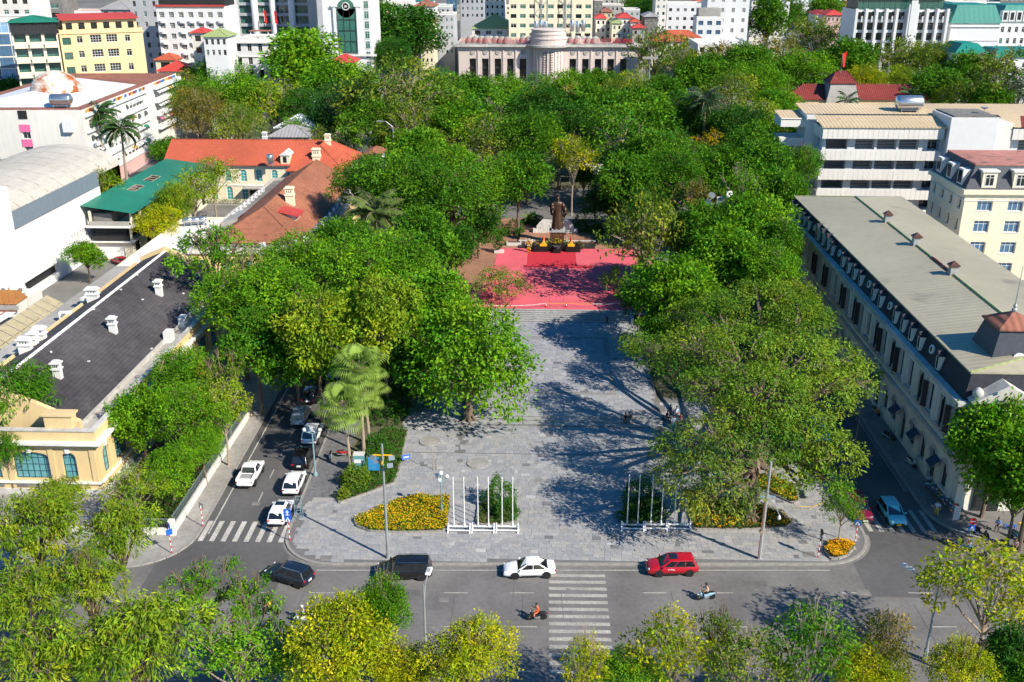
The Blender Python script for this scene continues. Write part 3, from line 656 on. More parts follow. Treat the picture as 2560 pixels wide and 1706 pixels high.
# ================================================================== 2. yellow villa with the black slate roof (left)
VX0, VX1, VY0, VY1 = -66.0, -46.6, 91.2, 146.0
v = thing('yellow_villa', 'yellow colonial building with a long black roof, white chimneys and arched teal windows', 'building', (VX0, VY0, 0)); X, Y = VX1-VX0, VY1-VY0
fo = [(X-3.1,1.9,1.5,3.2,'a',0.75), (X-7.2,1.9,3.9,3.2,'a',0.6), (X-11.3,1.9,1.5,3.2,'a',0.75), (X-15.5,1.9,3.9,3.2,'a',0.6)]
ro = [(2.0,1.9,1.5,3.2,'a',0.75)] + [(5.8+4.7*k,1.9,2.6 if k % 2 else 3.2,3.2,'a',0.6) for k in range(10)]
mb = MB(); facade(v, mb, (0,0), (X,0), 0, 6.2, fo, .35); facade(v, mb, (X,0), (X,Y), 0, 6.2, ro, .35); facade(v, mb, (X,Y), (0,Y), 0, 6.2); facade(v, mb, (0,Y), (0,0), 0, 6.2); mb.build('wall', 'ochre_wall', v)
band(v,0,X,0,Y,6.2,6.5,.7,'trim_white'); band(v,0,X,0,Y,5.75,6.2,.25,'ochre_wall','frieze'); band(v,0,X,0,Y,1.45,1.7,.22,'trim_white','sill_course'); band(v,0,X,0,Y,.1,.75,.18,'trim_stained','plinth')
for u, vv, w, h, *_ in fo:
    MB().box(u-.22,u+.22,-.16,.0,vv+h-.05,vv+h+.5).build('keystone', 'trim_white', v)
    MB().box(u-w/2,u+w/2,-.1,.0,.95,1.42).build('balustrade_panel', 'concrete_dark', v)
for u, vv, w, h, *_ in ro: MB().box(X,X+.16,u-.22,u+.22,vv+h-.05,vv+h+.5).build('keystone', 'trim_white', v)
for u in (X-.5, X-4.9, X-9.5, X-13.2): MB().box(u-.3,u+.3,-.12,.0,1.72,5.74).build('pilaster', 'ochre_wall', v)
for k in range(11): MB().box(X,X+.12,3.4+4.7*k-.25,3.4+4.7*k+.25,1.72,5.74).build('pilaster', 'ochre_wall', v)
m = MB(); m.box(-.1,X+.1,-.1,.35,6.503,7.6); m.box(X-.35,X+.1,.35,Y,6.503,7.6); m.box(-.1,X+.1,Y-.35,Y+.1,6.503,8.0); m.build('parapet', 'ochre_wall', v)
m = MB(); m.box(-.2,X+.2,-.2,.45,7.602,7.75); m.box(X-.45,X+.2,.45,Y,7.602,7.75); m.build('parapet_coping', 'trim_stained', v)
MB().box(X-2.7,X-.36,.36,Y-.36,6.502,6.56).build('gutter_floor', 'concrete', v)
xg, xrid = X-2.75, X-11.4
MB().box(xg,xg+.22,.4,Y-.4,6.57,7.15).build('gutter_wall', 'trim_stained', v)
m = MB(); m.add([(xg,2.6,7.0),(xg,Y-1,7.0),(xrid,Y-1,11.4),(xrid,2.6,11.4),(xrid-3.6,Y-1,9.9),(xrid-3.6,2.6,9.9)], [(0,1,2,3),(3,2,4,5)]); rf = m.build('roof', 'slate_villa', v)
MB().add([(xrid-.28,2.6,11.34),(xrid+.28,2.6,11.34),(xrid+.28,Y-1,11.34),(xrid-.28,Y-1,11.34),(xrid,2.6,11.52),(xrid,Y-1,11.52)], [(0,4,5,3),(4,1,2,5)]).build('ridge_cap', 'trim_white', rf)
for yy, z in ((2.3, 0), (Y-1.1, .0)):       # stepped gable walls
    MB().add([(xg+.4,yy-.3,6.6),(xg+.4,yy+.3,6.6),(xg+.4,yy-.3,7.7),(xg+.4,yy+.3,7.7),(xrid,yy-.3,12.0),(xrid,yy+.3,12.0),(xrid-4,yy-.3,10.3),(xrid-4,yy+.3,10.3),(xrid-4,yy-.3,6.6),(xrid-4,yy+.3,6.6)], [(0,2,4,6,8),(1,9,7,5,3),(2,3,5,4),(4,5,7,6),(0,1,3,2)]).build('gable', 'ochre_wall', v)
MB().box(xrid-8.4,xrid-3.4,.4,Y-.4,6.2,8.6).build('rear_terrace', 'concrete', v)
MB().box(xrid-4.6,xrid-4.2,3,Y-2,8.602,9.7).build('rear_parapet', 'ochre_wall', v)
for dy in (9.5, 24.0, 39.0): chimney(v, xg-5.2+dy*0.02, dy, 9.6, 1.6, .85, .7)
for dy, w in ((13.0,.8),(14.6,1.3),(11.0,1.4),(29.5,1.5)): chimney(v, xrid-2.6, dy+4, 10.3, 1.5, w, .8)
MB().box(xg+.05,xg+1.0,33,34.4,6.6,8.1).box(xg+.05,xg+1.0,27.5,28.9,6.6,8.1).build('roof_hatch', 'trim_white', v)
MB().box(X-5.2,X-2.3,.36,1.5,7.6,9.1).box(X-5.4,X-2.1,.2,1.7,9.103,9.3).build('attic_block', 'ochre_wall', v)
rr = random.Random(5)
for k in range(14):                          # pale bird-dropping sized vents on the slates
    t = rr.random(); yy = rr.uniform(5, 46); xx = xg+(xrid-xg)*t
    MB().obox((xx,yy,7.0+4.4*t+.06),(.22,.3,.1),rr.uniform(0,3)).build('slate_vent', 'trim_white', rf)
for k, (x, y, rz, s) in enumerate(((-63.2,103,R(20),1.5),(-64.2,112,R(200),1.3),(-62.8,121,R(15),1.8),(-63.5,128,R(80),1.3))):
    ac_unit((x,y,8.61), ('big white air conditioner unit at the near end of the terrace behind the black roof','white air conditioner unit beside the paired chimneys','tall white air conditioner unit under the metal stair behind the black roof','grey-white air conditioner unit far along the terrace behind the black roof')[k], rz, s)
# ================================================================== 3. cream building, orange tiled roof
def AT(px, py, Y):
    a = G(px, py, 0); c = Vector((0,0,CAM_H)); return c + (a-c)*(Y/a.y)
b = thing('cream_building', 'cream two-storey building with bright orange tiled roof and arched teal shutters', 'building', (-86,222,0))
walls(b,0,41,0,14,0,9,'cream_wall',{'f': [(3.2+3.55*k,5.2,1.35,2.7,'t',True) for k in range(8)]+[(3.2+3.55*k,1.0,1.35,3.0,'t',True) for k in range(8)]}, .2)
band(b,0,41,0,14,8.6,8.95,.35,'trim_white'); band(b,0,41,0,14,4.2,4.45,.12,'trim_white','string_course')
hip_roof(b,0,41,0,14,9,4.4,'roof_orange',.7,'x',(True,False))
walls(b,29.5,41.3,-6,-.01,0,9,'cream_wall',{'f': grid(11.8,3,[(5.2,1.3,2.6,'t',True)]), 'r': grid(6,2,[(5.2,1.2,2.6,'t',True),(1,1.2,2.8,'t',True)])}, .2, 'wing_wall')
hip_roof(b,29.5,41.3,-6,13.6,9.02,4.55,'roof_orange',.7,'y',(False,False),'wing_roof')
chimney(b,36.2,4.5,12,3.0,1.2,.9,'cream_wall'); chimney(b,35.2,-3.5,9.8,3.4,1.7,1.0,'cream_wall'); chimney(b,20.5,9,12.4,2.2,1.0,.8)
dm = MB().box(26.2,28.2,-.2,3,9.2,11.2).build('dormer', 'cream_wall', b)
MB().add([(25.9,-.4,11.2),(28.5,-.4,11.2),(27.2,-.4,12.1),(25.9,4,11.2),(28.5,4,11.2),(27.2,4,12.1)],[(0,1,2),(1,4,5,2),(3,0,2,5)]).build('pediment','trim_white',dm)
MB().box(26.8,27.6,-.25,-.19,9.6,10.9).build('pane','dark_opening',dm)
MB().box(17.5,22.5,-2.2,-.02,3.9,4.1).build('awning','concrete',b); MB().box(18.5,21.5,-.06,-.01,.2,3.2).build('door','dark_opening',b)
water_tank((-61.5,219.5,9.3),'upright steel water tank beside the orange roof valley',.8,2.2,0,True)
rr = random.Random(9)
for k in range(9): MB().obox((24+rr.random()*14,3+rr.random()*2.2,10.8+.4*rr.random()),(.25,.35,.12)).build('skylight_tile','trim_white',b)
# 4. brown tiled building
b = thing('brown_roofed_building', 'low building under a weathered brown tiled hip roof with a red lean-to dormer', 'building', (-57.2,162.5,0))
walls(b,-2.3,17.8,-4.0,51,0,7.4,'ochre_wall',{'f': grid(20,5,[(2.2,1.6,3.6,'a',.5)]), 'r': grid(55,12,[(2.2,1.6,3.6,'a',.5)])}, .3)
flat_roof(b,-2.3,17.8,-4,51,7.4,'concrete_dark',.55,'trim_stained'); band(b,-2.3,17.8,-4,51,7.0,7.35,.45,'trim_white')
hip_roof(b,0.6,14.8,0.6,49.5,7.7,4.4,'roof_brown',.5,'y',(False,True))
walls(b,.8,14.6,.8,49.3,7.41,7.75,'ochre_wall',{},name='attic_wall')
s = MB().add([(8.6,9.2,9.7),(12.6,9.2,8.6),(12.6,12.8,8.6),(8.6,12.8,9.7),(8.6,9.2,11.2),(13.0,9.2,10.2),(13.0,12.8,10.2),(8.6,12.8,11.2)],[(0,1,5,4),(1,2,6,5),(2,3,7,6)]).build('lean_to_dormer','trim_white',b)
MB().add([(8.0,8.6,11.35),(13.5,8.6,10.15),(13.5,13.3,10.15),(8.0,13.3,11.35),(8.0,8.6,11.25),(13.5,8.6,10.05),(13.5,13.3,10.05),(8.0,13.3,11.25)],[(0,1,2,3),(4,5,1,0),(5,6,2,1)]).build('dormer_roof','roof_red',s)
chimney(b,10.2,16.2,10.6,2.9,1.5,1.1,'cream_wall')
MB().add([(-1.8,12,7.9),(1.4,12,8.9),(1.4,20,8.9),(-1.8,20,7.9),(-1.8,12,7.4),(1.4,12,7.4)],[(0,1,2,3),(4,5,1,0)]).build('roof_hatch','concrete',b)
names = ['first','second','third','fourth','fifth','sixth','seventh','eighth','ninth','tenth','eleventh','twelfth']
for k in range(9): ac_unit((-58.6,181+2.6*k,7.41),'white air conditioner unit, %s in the row along the left eave of the brown roof' % names[k],R(90),1.15)
for k in range(11): ac_unit((-40.4,171+3.4*k,7.41),'white air conditioner unit, %s in the row along the right eave of the brown roof' % names[k],R(-70),1.25)
for k,(x,y) in enumerate(((-44.5,160.3),(-42.6,162.2),(-41.2,164.8),(-47.5,160.1))): ac_unit((x,y,7.41),('blue-grey','white','pale','square white')[k]+' air conditioner unit at the shaded near corner of the brown roof terrace',R(20*k),1.3)
# flat white terrace joining villa and brown roof
b = block('white_terrace_block','low white flat-roofed block between the black roof and the brown roof','building',-70,-60.2,150,186,5.6,'cream_wall',{'f':(3,[(1.2,1.2,2.4,'d')])},'white_worn',.5,'cream_wall')
for k in range(3): water_tank((-67.5+1.2*k,181+.4*k,5.65),('blue-grey','bright steel','dull steel')[k]+' lying water tank on the white terrace block',.55,1.9,R(15),False,'steel')
for k in range(4): ac_unit((-66+1.3*k,153+2*k,5.65),'white air conditioner unit, %s on the white terrace block by the tree' % names[k],R(40*k),1.1)
# 5. open building with green sheet roof
b = thing('green_roofed_building','open-sided two-storey building with a long green sheet roof full of holes','building',(-84.6,177.5,0))
walls(b,0,7.4,0,44,0,3.3,'cream_wall',{'f':[(3.4,.3,5.0,2.5,'w')],'r':grid(44,8,[(.4,2.6,2.5,'o')])},.3)
MB().box(-.3,7.9,-.5,44.3,3.301,3.6).build('floor_slab','trim_white',b); MB().box(-.5,8.3,-.8,44.5,6.2,6.55).build('floor_slab','trim_white',b)
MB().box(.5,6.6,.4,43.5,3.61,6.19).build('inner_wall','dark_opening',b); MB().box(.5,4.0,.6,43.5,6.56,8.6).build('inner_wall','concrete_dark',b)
for k in range(11):
    y = .1+4.35*k
    MB().box(7.2,7.6,y,y+.35,3.61,6.19).build('column','cream_wall',b); MB().box(7.6,7.95,y,y+.35,6.56,9.0-.02).build('column','cream_wall',b)
    if k < 10: MB().box(7.6,7.75,y+.4,y+4.3,6.56,7.4).build('railing','concrete',b)
MB().box(.1,.5,-.3,.1,6.56,9.3).build('column','cream_wall',b); MB().box(.2,7.6,-.6,-.45,6.56,7.4).build('railing','concrete',b); MB().box(.2,7.2,-.4,-.3,3.61,4.5).build('railing','frame_dark',b)
segs = [(0,5,0),(5,15,0),(15,20,1),(20,24,0),(24,29,1),(29,45,0)]
for y0,y1,hole in segs:
    xa = 3.4 if hole else -1.2
    MB().add([(xa,y0-.8,9.0+(8.6-xa)*.14),(8.8,y0-.8,9.0),(8.8,y1-.82,9.0),(xa,y1-.82,9.0+(8.6-xa)*.14)],[(0,1,2,3)]).build('roof_sheet','roof_green',b)
    if hole:
        MB().add([(-1.2,y0-.8,10.37),(1.5,y0-.8,9.99),(1.5,y1-.82,9.99),(-1.2,y1-.82,10.37)],[(0,1,2,3)]).build('roof_sheet','roof_green',b)
        m = MB()
        for q in range(4): m.cyl((1.3,y0-.8+q*(y1-y0)/3,9.95),(3.7,y0-.8+q*(y1-y0)/3,9.6),.09)
        m.cyl((1.6,y0-.8,9.95),(1.6,y1-.8,9.95),.09).cyl((3.3,y0-.8,9.7),(3.3,y1-.8,9.7),.09).build('roof_beam','bark_pale',b)
# 6. white museum block with mesh screen
b = thing('white_hall','big blank white building with a grey mesh screen along its roof edge','building',(-112,128,0))
mb = MB(); facade(b,mb,(26.4,10),(26.4,58),0,12,[(13+8,1.2,13,1.8,'o')]+[(34+1.15*k,4.4,.75,1.7,'w') for k in range(9)],.8); facade(b,mb,(26.4,58),(0,58),0,12); facade(b,mb,(0,10),(26.4,10),0,12); mb.build('wall','white_wall',b)
MB().add([(0,10,12),(26.4,10,12),(26.4,58,12),(0,58,12)],[(0,1,2,3)]).build('roof','concrete',b)
m = MB(); n = 12
for k in range(n):
    a0,a1 = math.pi*k/n, math.pi*(k+1)/n
    m.add([(12-11*math.cos(a0),22,12.5+4.2*math.sin(a0)),(12-11*math.cos(a1),22,12.5+4.2*math.sin(a1)),(12-11*math.cos(a1),76,12.5+4.2*math.sin(a1)),(12-11*math.cos(a0),76,12.5+4.2*math.sin(a0))],[(0,3,2,1)])
m.build('vaulted_roof',mat('vault_beige',(.50,.46,.40),.8,.12,1,big=.1),b,smooth=True)
for k in range(10):
    m = MB(); m.tube([Vector((12-11.03*math.cos(math.pi*q/10),24+5.4*k,12.5+4.24*math.sin(math.pi*q/10))) for q in range(11)],[.06]*11,4); m.build('roof_rib','concrete',b); MB().box(1,23,22,76,8,12.5).build('vault_wall','white_worn',b)
MB().box(14,27.2,0,24,0,19.5).build('tower','white_wall',b)
for k in range(34): MB().box(26.4,26.48,22+.75*k,22.3+.75*k,8.2,8.9).build('wall_slat','white_wall',b)
for k in range(15): MB().box(26.2,26.3,24.3+2.25*k,26.5+2.25*k,12.1,15.0).build('screen_panel','mesh_grey',b)
m = MB()
for k in range(16): m.cyl((26.1,24.25+2.25*k,12),(26.1,24.25+2.25*k,15.1),.05); 
for k in range(6): m.cyl((26.1,26+5.5*k,14),(23.6,26+5.5*k,13.6),.05)
m.build('screen_post','steel_dull',b)
# 7. white annexes in front of it
b = block('white_annex','low white annex with red-framed skylight roof behind the black roof','building',-97,-72.5,117,129,6.2,'white_wall',{'f':(6,[(3.2,2.6,.9,'g')])},'concrete',.25)
m = MB()
for k in range(7): m.cyl((1.5+3.2*k,1.5,6.5),(3.2+3.2*k,10.5,7.5),.09)
m.cyl((1,1.5,6.55),(22,1.5,6.55),.09).cyl((2,5.5,7.0),(23,5.5,7.0),.09).cyl((2.8,10.5,7.55),(24,10.5,7.55),.09).build('skylight_frame','roof_rust',b)
MB().add([(1,1.5,6.46),(22,1.5,6.46),(24,10.5,7.46),(2.8,10.5,7.46)],[(0,1,2,3)]).build('skylight','white_worn',b)
b = thing('thatched_shelter','low shelter with a rusty brown thatched roof among the white annexes','shelter',(-90,133,0))
rr = random.Random(4); m = MB()
m.add([(0,0,6.6),(14,0,6.6),(14,3.4,6.6),(0,3.4,6.6),(0.3,1.7,8.2),(13.7,1.7,8.2)],[(0,1,5,4),(1,2,5),(2,3,4,5),(3,0,4)])
m.build('roof','thatch',b); m = MB()
for k in range(260):
    x = rr.uniform(-.1,14.1); s = rr.random(); m.obox((x,1.7-1.75*s,8.2-1.6*s+.06),(.1,.7,.05),rr.uniform(-.3,.3),(R(43),0))
o = m.build('thatch_straw','thatch',b); o['kind'] = 'stuff'
MB().box(.2,13.8,.2,3.2,0,6.55).build('wall','white_worn',b); MB().box(-.2,14.4,-.5,-.2,5.9,6.5).build('fascia','concrete',b)
for k in range(5): ac_unit((-88+2.6*k,138,6.6),'white air conditioner unit, %s in the row behind the thatched shelter' % names[k],0,1.3)
MB().box(0,14,3.4,7.5,0,6.5).build('rear_block','white_worn',b)
b = thing('glass_lean_to','sloping lean-to roof of dirty glass panes behind the black roof','lean-to roof',(-72.4,117,0))
for k in range(9):
    for q in range(3):
        y = 2.0*k; x = 2.0*q; z = 7.4-1.1*q
        MB().add([(x,y,z),(x+1.94,y,z-1.07),(x+1.94,y+1.94,z-1.07),(x,y+1.94,z)],[(0,1,2,3)]).build('pane','pane_dirty' if 'pane_dirty' in MATS else mat('pane_dirty',(0.42,0.36,0.22),.35,.2,1.2,spec=.5),b)
m = MB()
for k in range(10): m.cyl((0,2.0*k-.03,7.45),(6,2.0*k-.03,4.15),.05)
m.build('glazing_bar','concrete_dark',b); MB().box(0,6,0,18,0,4.0).build('wall','ochre_wall',b)
# 8. white building with rusty dome
b = thing('domed_white_building','long white five-storey building with a rusty dome and rows of slanted ribbon windows','building',(-106.9,229,0),R(3.2)); L8 = 74
def w8(L0,L1,r): return [(L0+(k+.5)*(L1-L0)/max(1,round((L1-L0)/2.6)),z,1.7,1.5,'c') for z in r for k in range(round((L1-L0)/2.6))]
mb = MB(); facade(b,mb,(0,0),(0,L8),0,20,w8(3,44,(4.6,8.3,12.0,15.6))+w8(52,L8-1,(8.3,12.0,15.6)),.5)
facade(b,mb,(-33,0),(0,0),0,20,[(19.5,3.2+3.4*k,1.9,1.5,'c') for k in range(4)],.5); facade(b,mb,(0,L8),(-33,L8),0,20); facade(b,mb,(-33,L8),(-33,0),0,20); mb.build('wall','white_worn',b)
MB().add([(-33,0,20),(0,0,20),(0,L8,20),(-33,L8,20)],[(0,1,2,3)]).build('roof','roof_rust',b)
m = MB(); m.add([(-30,4,20.05),(-2.5,4,20.05),(-2.5,46,20.05),(-30,46,20.05),(-16,12,22.6),(-16,40,22.6)],[(0,1,4),(1,2,5,4),(2,3,5),(3,0,4,5)]); m.build('metal_roof','roof_white_metal',b)
MB().lathe([(6.0,0),(5.9,1.1),(5.4,2.3),(4.5,3.5),(3.2,4.4),(1.7,5.0),(.1,5.2)],24,(-13,19,21.6)).build('dome','dome_rust',b,smooth=True)
MB().lathe([(6.3,-.9),(6.4,0),(6.0,.15)],24,(-13,19,21.6)).build('dome_ring','white_worn',b)
for z in (3.4,7.1,10.8,14.4,18.1): MB().box(.0,.55,1,45,z,z+.9).build('balcony_band','white_wall',b)
for z in (7.1,10.8,14.4,18.1): MB().box(.0,1.4,51,L8,z,z+1.0).build('balcony_band','white_wall',b)
MB().box(.02,.35,46,50.5,0,20).build('stair_wall','white_wall',b)
PC = ['yellow_panel','blue_panel','red_panel','white_wall']; mat('yellow_panel',(.62,.38,.05),.6,.1,2); mat('blue_panel',(.05,.16,.42),.6,.1,2); mat('red_panel',(.45,.06,.04),.6,.1,2); mat('green_panel',(.01,.25,.12),.6,.1,2)
rr = random.Random(8)
for k in range(26):
    y = 2.5+1.62*k
    MB().obox((.25,y,19.2-.15),(.1,1.5,1.5),0,(0,R(12))).build('top_panel',PC[(k*7//3)%4],b)
for k in range(11): MB().obox((.3,53+1.8*k,19.1),(.1,1.6,1.4),0,(0,R(12))).build('top_panel',PC[(k*5//2)%3],b)
for z in (10.0,13.7,17.3,6.3):
    for k in range(15):
        if rr.random() < .75: MB().obox((.75,4.4+2.75*k,z-.1),(.9,1.9,.06),0,(0,R(35))).build('sunshade',rr.choice(['white_plastic']*9+['yellow_panel','green_panel']),b)
for z in (10.0,13.7,17.3):
    for k in range(8): MB().obox((1.0,53.5+2.6*k,z-.1),(.9,1.9,.06),0,(0,R(35))).build('sunshade',rr.choice(['white_plastic']*7+['yellow_panel','magenta','green_panel']),b)
MB().box(-.02,.3,10,45,0,3.3).build('pink_base','pink_wall',b)
for k in range(4): MB().box(-14.8,-12.4,-.12,-.004,4.8+3.4*k,6.5+3.4*k).build('pink_panel','magenta',b)
MB().box(-14.6,-12.6,-.14,-.004,18.0,19.9).build('recess','dark_opening',b)
for x in (-29.5,-3.5):
    MB().box(x-1.1,x+1.1,-.9,-.004,15.0,17.6).build('relief_block','white_wall',b)
water_tank((-106.9-6,229+3.2,20.1),'big blue-steel lying water tank on the edge of the domed building roof',1.3,5.2,R(3),False,'steel')
# 9. yellow apartment block
b = thing('yellow_block','yellow apartment block with red sheet roof and planted balconies behind the rusty dome','building',(-147,308,0),R(30)); 
walls(b,0,24,0,14,0,31,'yellow_wall',{'f':[(5.5+4.6*k,6.4+4.3*j,w,2.3 if w>1.6 else 2.0,'x' if w>2 else 'c') for j in range(6) for k,w in enumerate((1.6,3.2,3.2,1.5)) ]+[(1.8,6+4.3*j,2.4,2.1,'k') for j in range(6)],'r':grid(14,4,[(6.4+4.3*j,1.3,2.2,'c') for j in range(6)])},.3)
flat_roof(b,0,24,0,14,31,'concrete',.9,'yellow_wall'); band(b,0,24,0,14,30.6,30.95,.3,'yellow_wall')
walls(b,1.5,23,3,13,31.01,34.6,'yellow_wall',{'f':grid(21.5,6,[(31.6,1.8,2.0,'d')])},.3,'penthouse_wall'); MB().add([(.8,1.8,34.7),(23.6,1.8,34.7),(23.6,13.6,35.8),(.8,13.6,35.8),(.8,1.8,34.5),(23.6,1.8,34.5)],[(0,1,2,3),(4,5,1,0)]).build('sheet_roof','roof_red',b)
b2 = thing('balcony_block','cream block of deep balconies with teal glass and green roof left of the yellow apartments','building',(-158.5,302,0),R(24))
walls(b2,0,12.5,0,12,0,31,'cream_wall',{'f':grid(12.5,3,[(2.6+4.3*j,3.3,2.9,'k') for j in range(7)])},1.1)
for j in range(7):
    for k in range(3): MB().box(.3+4.17*k,4.0+4.17*k,-1.1,-.95,1.5+4.3*j,3.0+4.3*j).build('balcony_front','cream_wall',b2); MB().box(.2+4.17*k,4.1+4.17*k,-1.1,-.003,1.2+4.3*j,1.49+4.3*j).build('balcony_slab','cream_wall',b2)
walls(b2,0,12.5,-.6,11,31.01,34.4,'frame_dark',{'f':grid(12.5,4,[(31.4,2.5,2.6,'d')])},.1,'penthouse_wall'); hip_roof(b2,0,12.5,-.8,11,34.42,1.6,'roof_green',.6,'x')
# 10. glass tower at the left edge
b = thing('glass_tower','tall blue glass tower with pale side wall at the left edge','building',(-190,322,0),R(14))
HT = AT(40,52,322).z
walls(b,0,26,0,20,0,HT,'white_worn',{'f':[(3.2+4.4*k,HT-4-3.6*j,4.2,3.2,'s' if (k*3+j*5)%4==1 else 'n') for k in range(6) for j in range(8)]},.15); flat_roof(b,0,26,0,20,HT)
band(b,0,26,0,20,HT-19,HT-18,.6,'trim_white','ledge')
# ================================================================== far buildings, placed by their visible facade at distance Y
def far(name, label, cat, px0, px1, pytop, Y, depth, mt, n, rows, roof='concrete', par=.8, pmt='trim_white', cut=0, side=0, group=None, bands=0, d=.3, nz=None, fh=3.6, kind='c', ww=.5, wh=.5):
    a, c = AT(px0, pytop, Y), AT(px1, pytop, Y); h = (a.z+c.z)/2; x0, x1 = a.x, c.x; L = x1-x0
    nz = nz if nz is not None else max(1, int(min(h, 40)/fh)); w = L/max(n,1)*ww
    rws = [(h-fh*(j+1)+fh*.25, w, fh*wh, kind) for j in range(nz) if h-fh*(j+1) > 1]
    b = thing(name, label, cat, (x0, Y, 0), 0, group)
    ops = {'f': grid(L, n, rws) if n else []}; vr = random.Random(int(px0*7+Y)); ops['f'] = [(*o[:4], vr.choice((kind,kind,kind,'c','d','g')) if kind in 'dcg' else o[4]) for o in ops['f']]
    if side: ops['l' if (x0+x1)/2 > 0 else 'r'] = grid(depth, side, [(r[0], depth/side*ww, r[2], r[3]) for r in rws])
    walls(b, 0, L, 0, depth, 0, h, mt, ops, d)
    if roof.startswith('hip:'): hip_roof(b, 0, L, 0, depth, h+.01, min(L,depth)*.28, roof[4:], .6, 'x' if L >= depth else 'y')
    else: flat_roof(b, 0, L, 0, depth, h, roof, par, pmt)
    for j in range(bands): band(b, 0, L, 0, depth, h-fh*(j+1)-.1, h-fh*(j+1)+.3, .25, pmt, 'ledge')
    return b, L, h
# white balconied hotel and its neighbours (upper left)
b, L, h = far('white_hotel','white hotel with small curved balconies and red eave line behind the trees','building',390,560,24,352,16,'white_wall',7,0,'concrete',.9,nz=5,fh=3.5,kind='x',ww=.55,wh=.5,d=.4)
MB().box(-.4,L+.4,-.5,-.01,h+.9,h+1.5).build('red_eave','roof_red',b)
for k in range(7):
    if k != 1:
        for j in range(1,5): MB().lathe([(.1,0),(1.15,.05),(1.3,.75),(1.2,.8)],10,(L/7*(k+.5),0,h-3.5*j-1.0),1,.7).build('balcony','white_wall',b)
walls(b,0,L*.98,3,14,h+1.0,h+4.5,'frame_dark',{},name='roof_terrace'); 
far('grey_slab_block','bare grey side wall block left of the white hotel','building',318,392,-30,375,20,'grey_wall',3,0,fh=3.6,kind='d',ww=.3)
far('black_screened_house','dark screened rooftop house behind the yellow block','building',70,150,-20,420,14,'concrete_dark',2,0,kind='d')
far('white_villa_row','white terraced house with red roof edge above the yellow block','building',165,255,30,430,14,'white_wall',4,0,'roof_red',.5,kind='d')
far('grey_roof_house','grey house under a long slate sheet roof left of the grey slab','building',252,322,24,400,14,'grey_wall',3,0,'hip:roof_grey_metal',kind='d')
far('left_top_block','pale block with dark windows at the upper left corner','building',-30,72,-12,350,14,'white_worn',4,0,kind='d',fh=3.8,nz=3)
b, L, h = far('gabled_turret_house','small cream house with orange gable roof and arched window','house',388,436,150,345,8,'cream_wall',1,0,'hip:roof_orange',kind='d',nz=1,fh=3.4)
far('red_roof_shack','house with patched red and green sheet roofs','house',395,470,178,330,10,'white_worn',3,0,'hip:roof_red',kind='d',fh=3.2,nz=2)
far('green_canopy_house','narrow house with green canopy beside the patched roofs','house',455,487,165,335,9,'cream_wall',1,0,'roof_teal',.2,kind='d',nz=2)
far('white_pavilion_house','small white house with green gable roof in front of the hotel','house',508,566,92,322,10,'white_wall',4,0,'hip:roof_olive',kind='d',nz=2,fh=3.2)
far('red_roof_cabin','tiny house with stacked red roofs in front of the hotel','house',478,508,82,330,8,'white_worn',1,0,'hip:roof_red',kind='d',nz=2)
# grey civic tower with columns, wing and podium
b, L, h = far('civic_tower','tall pale office tower with round columns and green ribbon windows','building',575,765,-150,392,18,'grey_wall',4,0,kind='k',fh=3.8,nz=12,ww=.74,wh=.72,d=.9)
for k in range(1,4): MB().lathe([(1.3,0),(1.3,h)],14,(L*k/4,-.9,0)).build('column','white_wall',b,smooth=True)
MB().box(-5.5,-.01,-1.5,16,0,h).build('side_pier','white_wall',b); MB().box(L+.01,L+4,-5,14,0,h).build('side_pier','grey_wall',b)
for k,(px,py) in enumerate(((660,40),(686,42))):
    f = thing('flag','red flag with a yellow star hanging %s on the civic tower' % ('left of the middle column','between two columns')[k],'flag',AT(px,py,388),0,'red flags on the civic tower')
    MB().cyl((0,0,-2),(0,0,2.6),.06).build('pole','white_paint',f)
    m = MB()
    for q in range(5): m.add([(0+.05*math.sin(q),-.1*math.sin(q*1.3),2.4-.9*q),(.9+.1*math.sin(q*2),-.15*math.cos(q),1.6-.9*q),(.9+.1*math.sin(q*2+2),-.15*math.cos(q+1),.7-.9*q),(.05*math.sin(q+1),-.1*math.sin(q*1.3+1.3),1.5-.9*q)],[(0,1,2,3)])
    m.build('cloth','red_paint',f)
b, L, h = far('tower_wing','white tower wing with a tall arched green glass front and round emblem','building',792,918,-150,376,20,'white_wall',0,0,kind='g',fh=3.8)
WX = L*.5
m = MB(); ztop = AT(850,-2,376).z; zb = AT(850,132,376).z
m.box(WX-3.2,WX+3.2,-.35,-.004,zb,ztop-3.2); m.lathe([(3.2,0),(3.2,.345)],24,(0,0,0)); o0 = len(m.v)-48
for i in range(o0, o0+48): x,y,z = m.v[i]; m.v[i] = (WX+x, -.35+z, ztop-3.2+y)
g = m.build('arched_glazing','glass_green',b)
m = MB()
for k in range(7): m.box(WX-3.25,WX+3.25,-.5,-.36,zb+3.8*k,zb+.25+3.8*k)
for x in (-3.3,-1.1,1.1,3.2): m.box(WX+x,WX+x+.12,-.48,-.36,zb,ztop-3.2)
m.build('mullion','frame_dark',g)
m = MB(); tor = [(1.25+.16*math.cos(t),.16*math.sin(t)) for t in [2*math.pi*k/6 for k in range(7)]]; m.lathe(tor,20); m.box(-.5,.5,-.5,-.35,-.05,.05); m.box(-.5,-.35,-.5,.5,-.05,.05); m.box(.35,.5,-.5,.5,-.05,.05); m.lathe([(.25,-.05),(.25,.05)],10,(0,.1,0))
e = m.build('emblem','trim_white',g); e.matrix_local = Matrix.Translation((WX,-.6,AT(850,16,376).z)) @ Matrix.Rotation(R(90),4,'X')
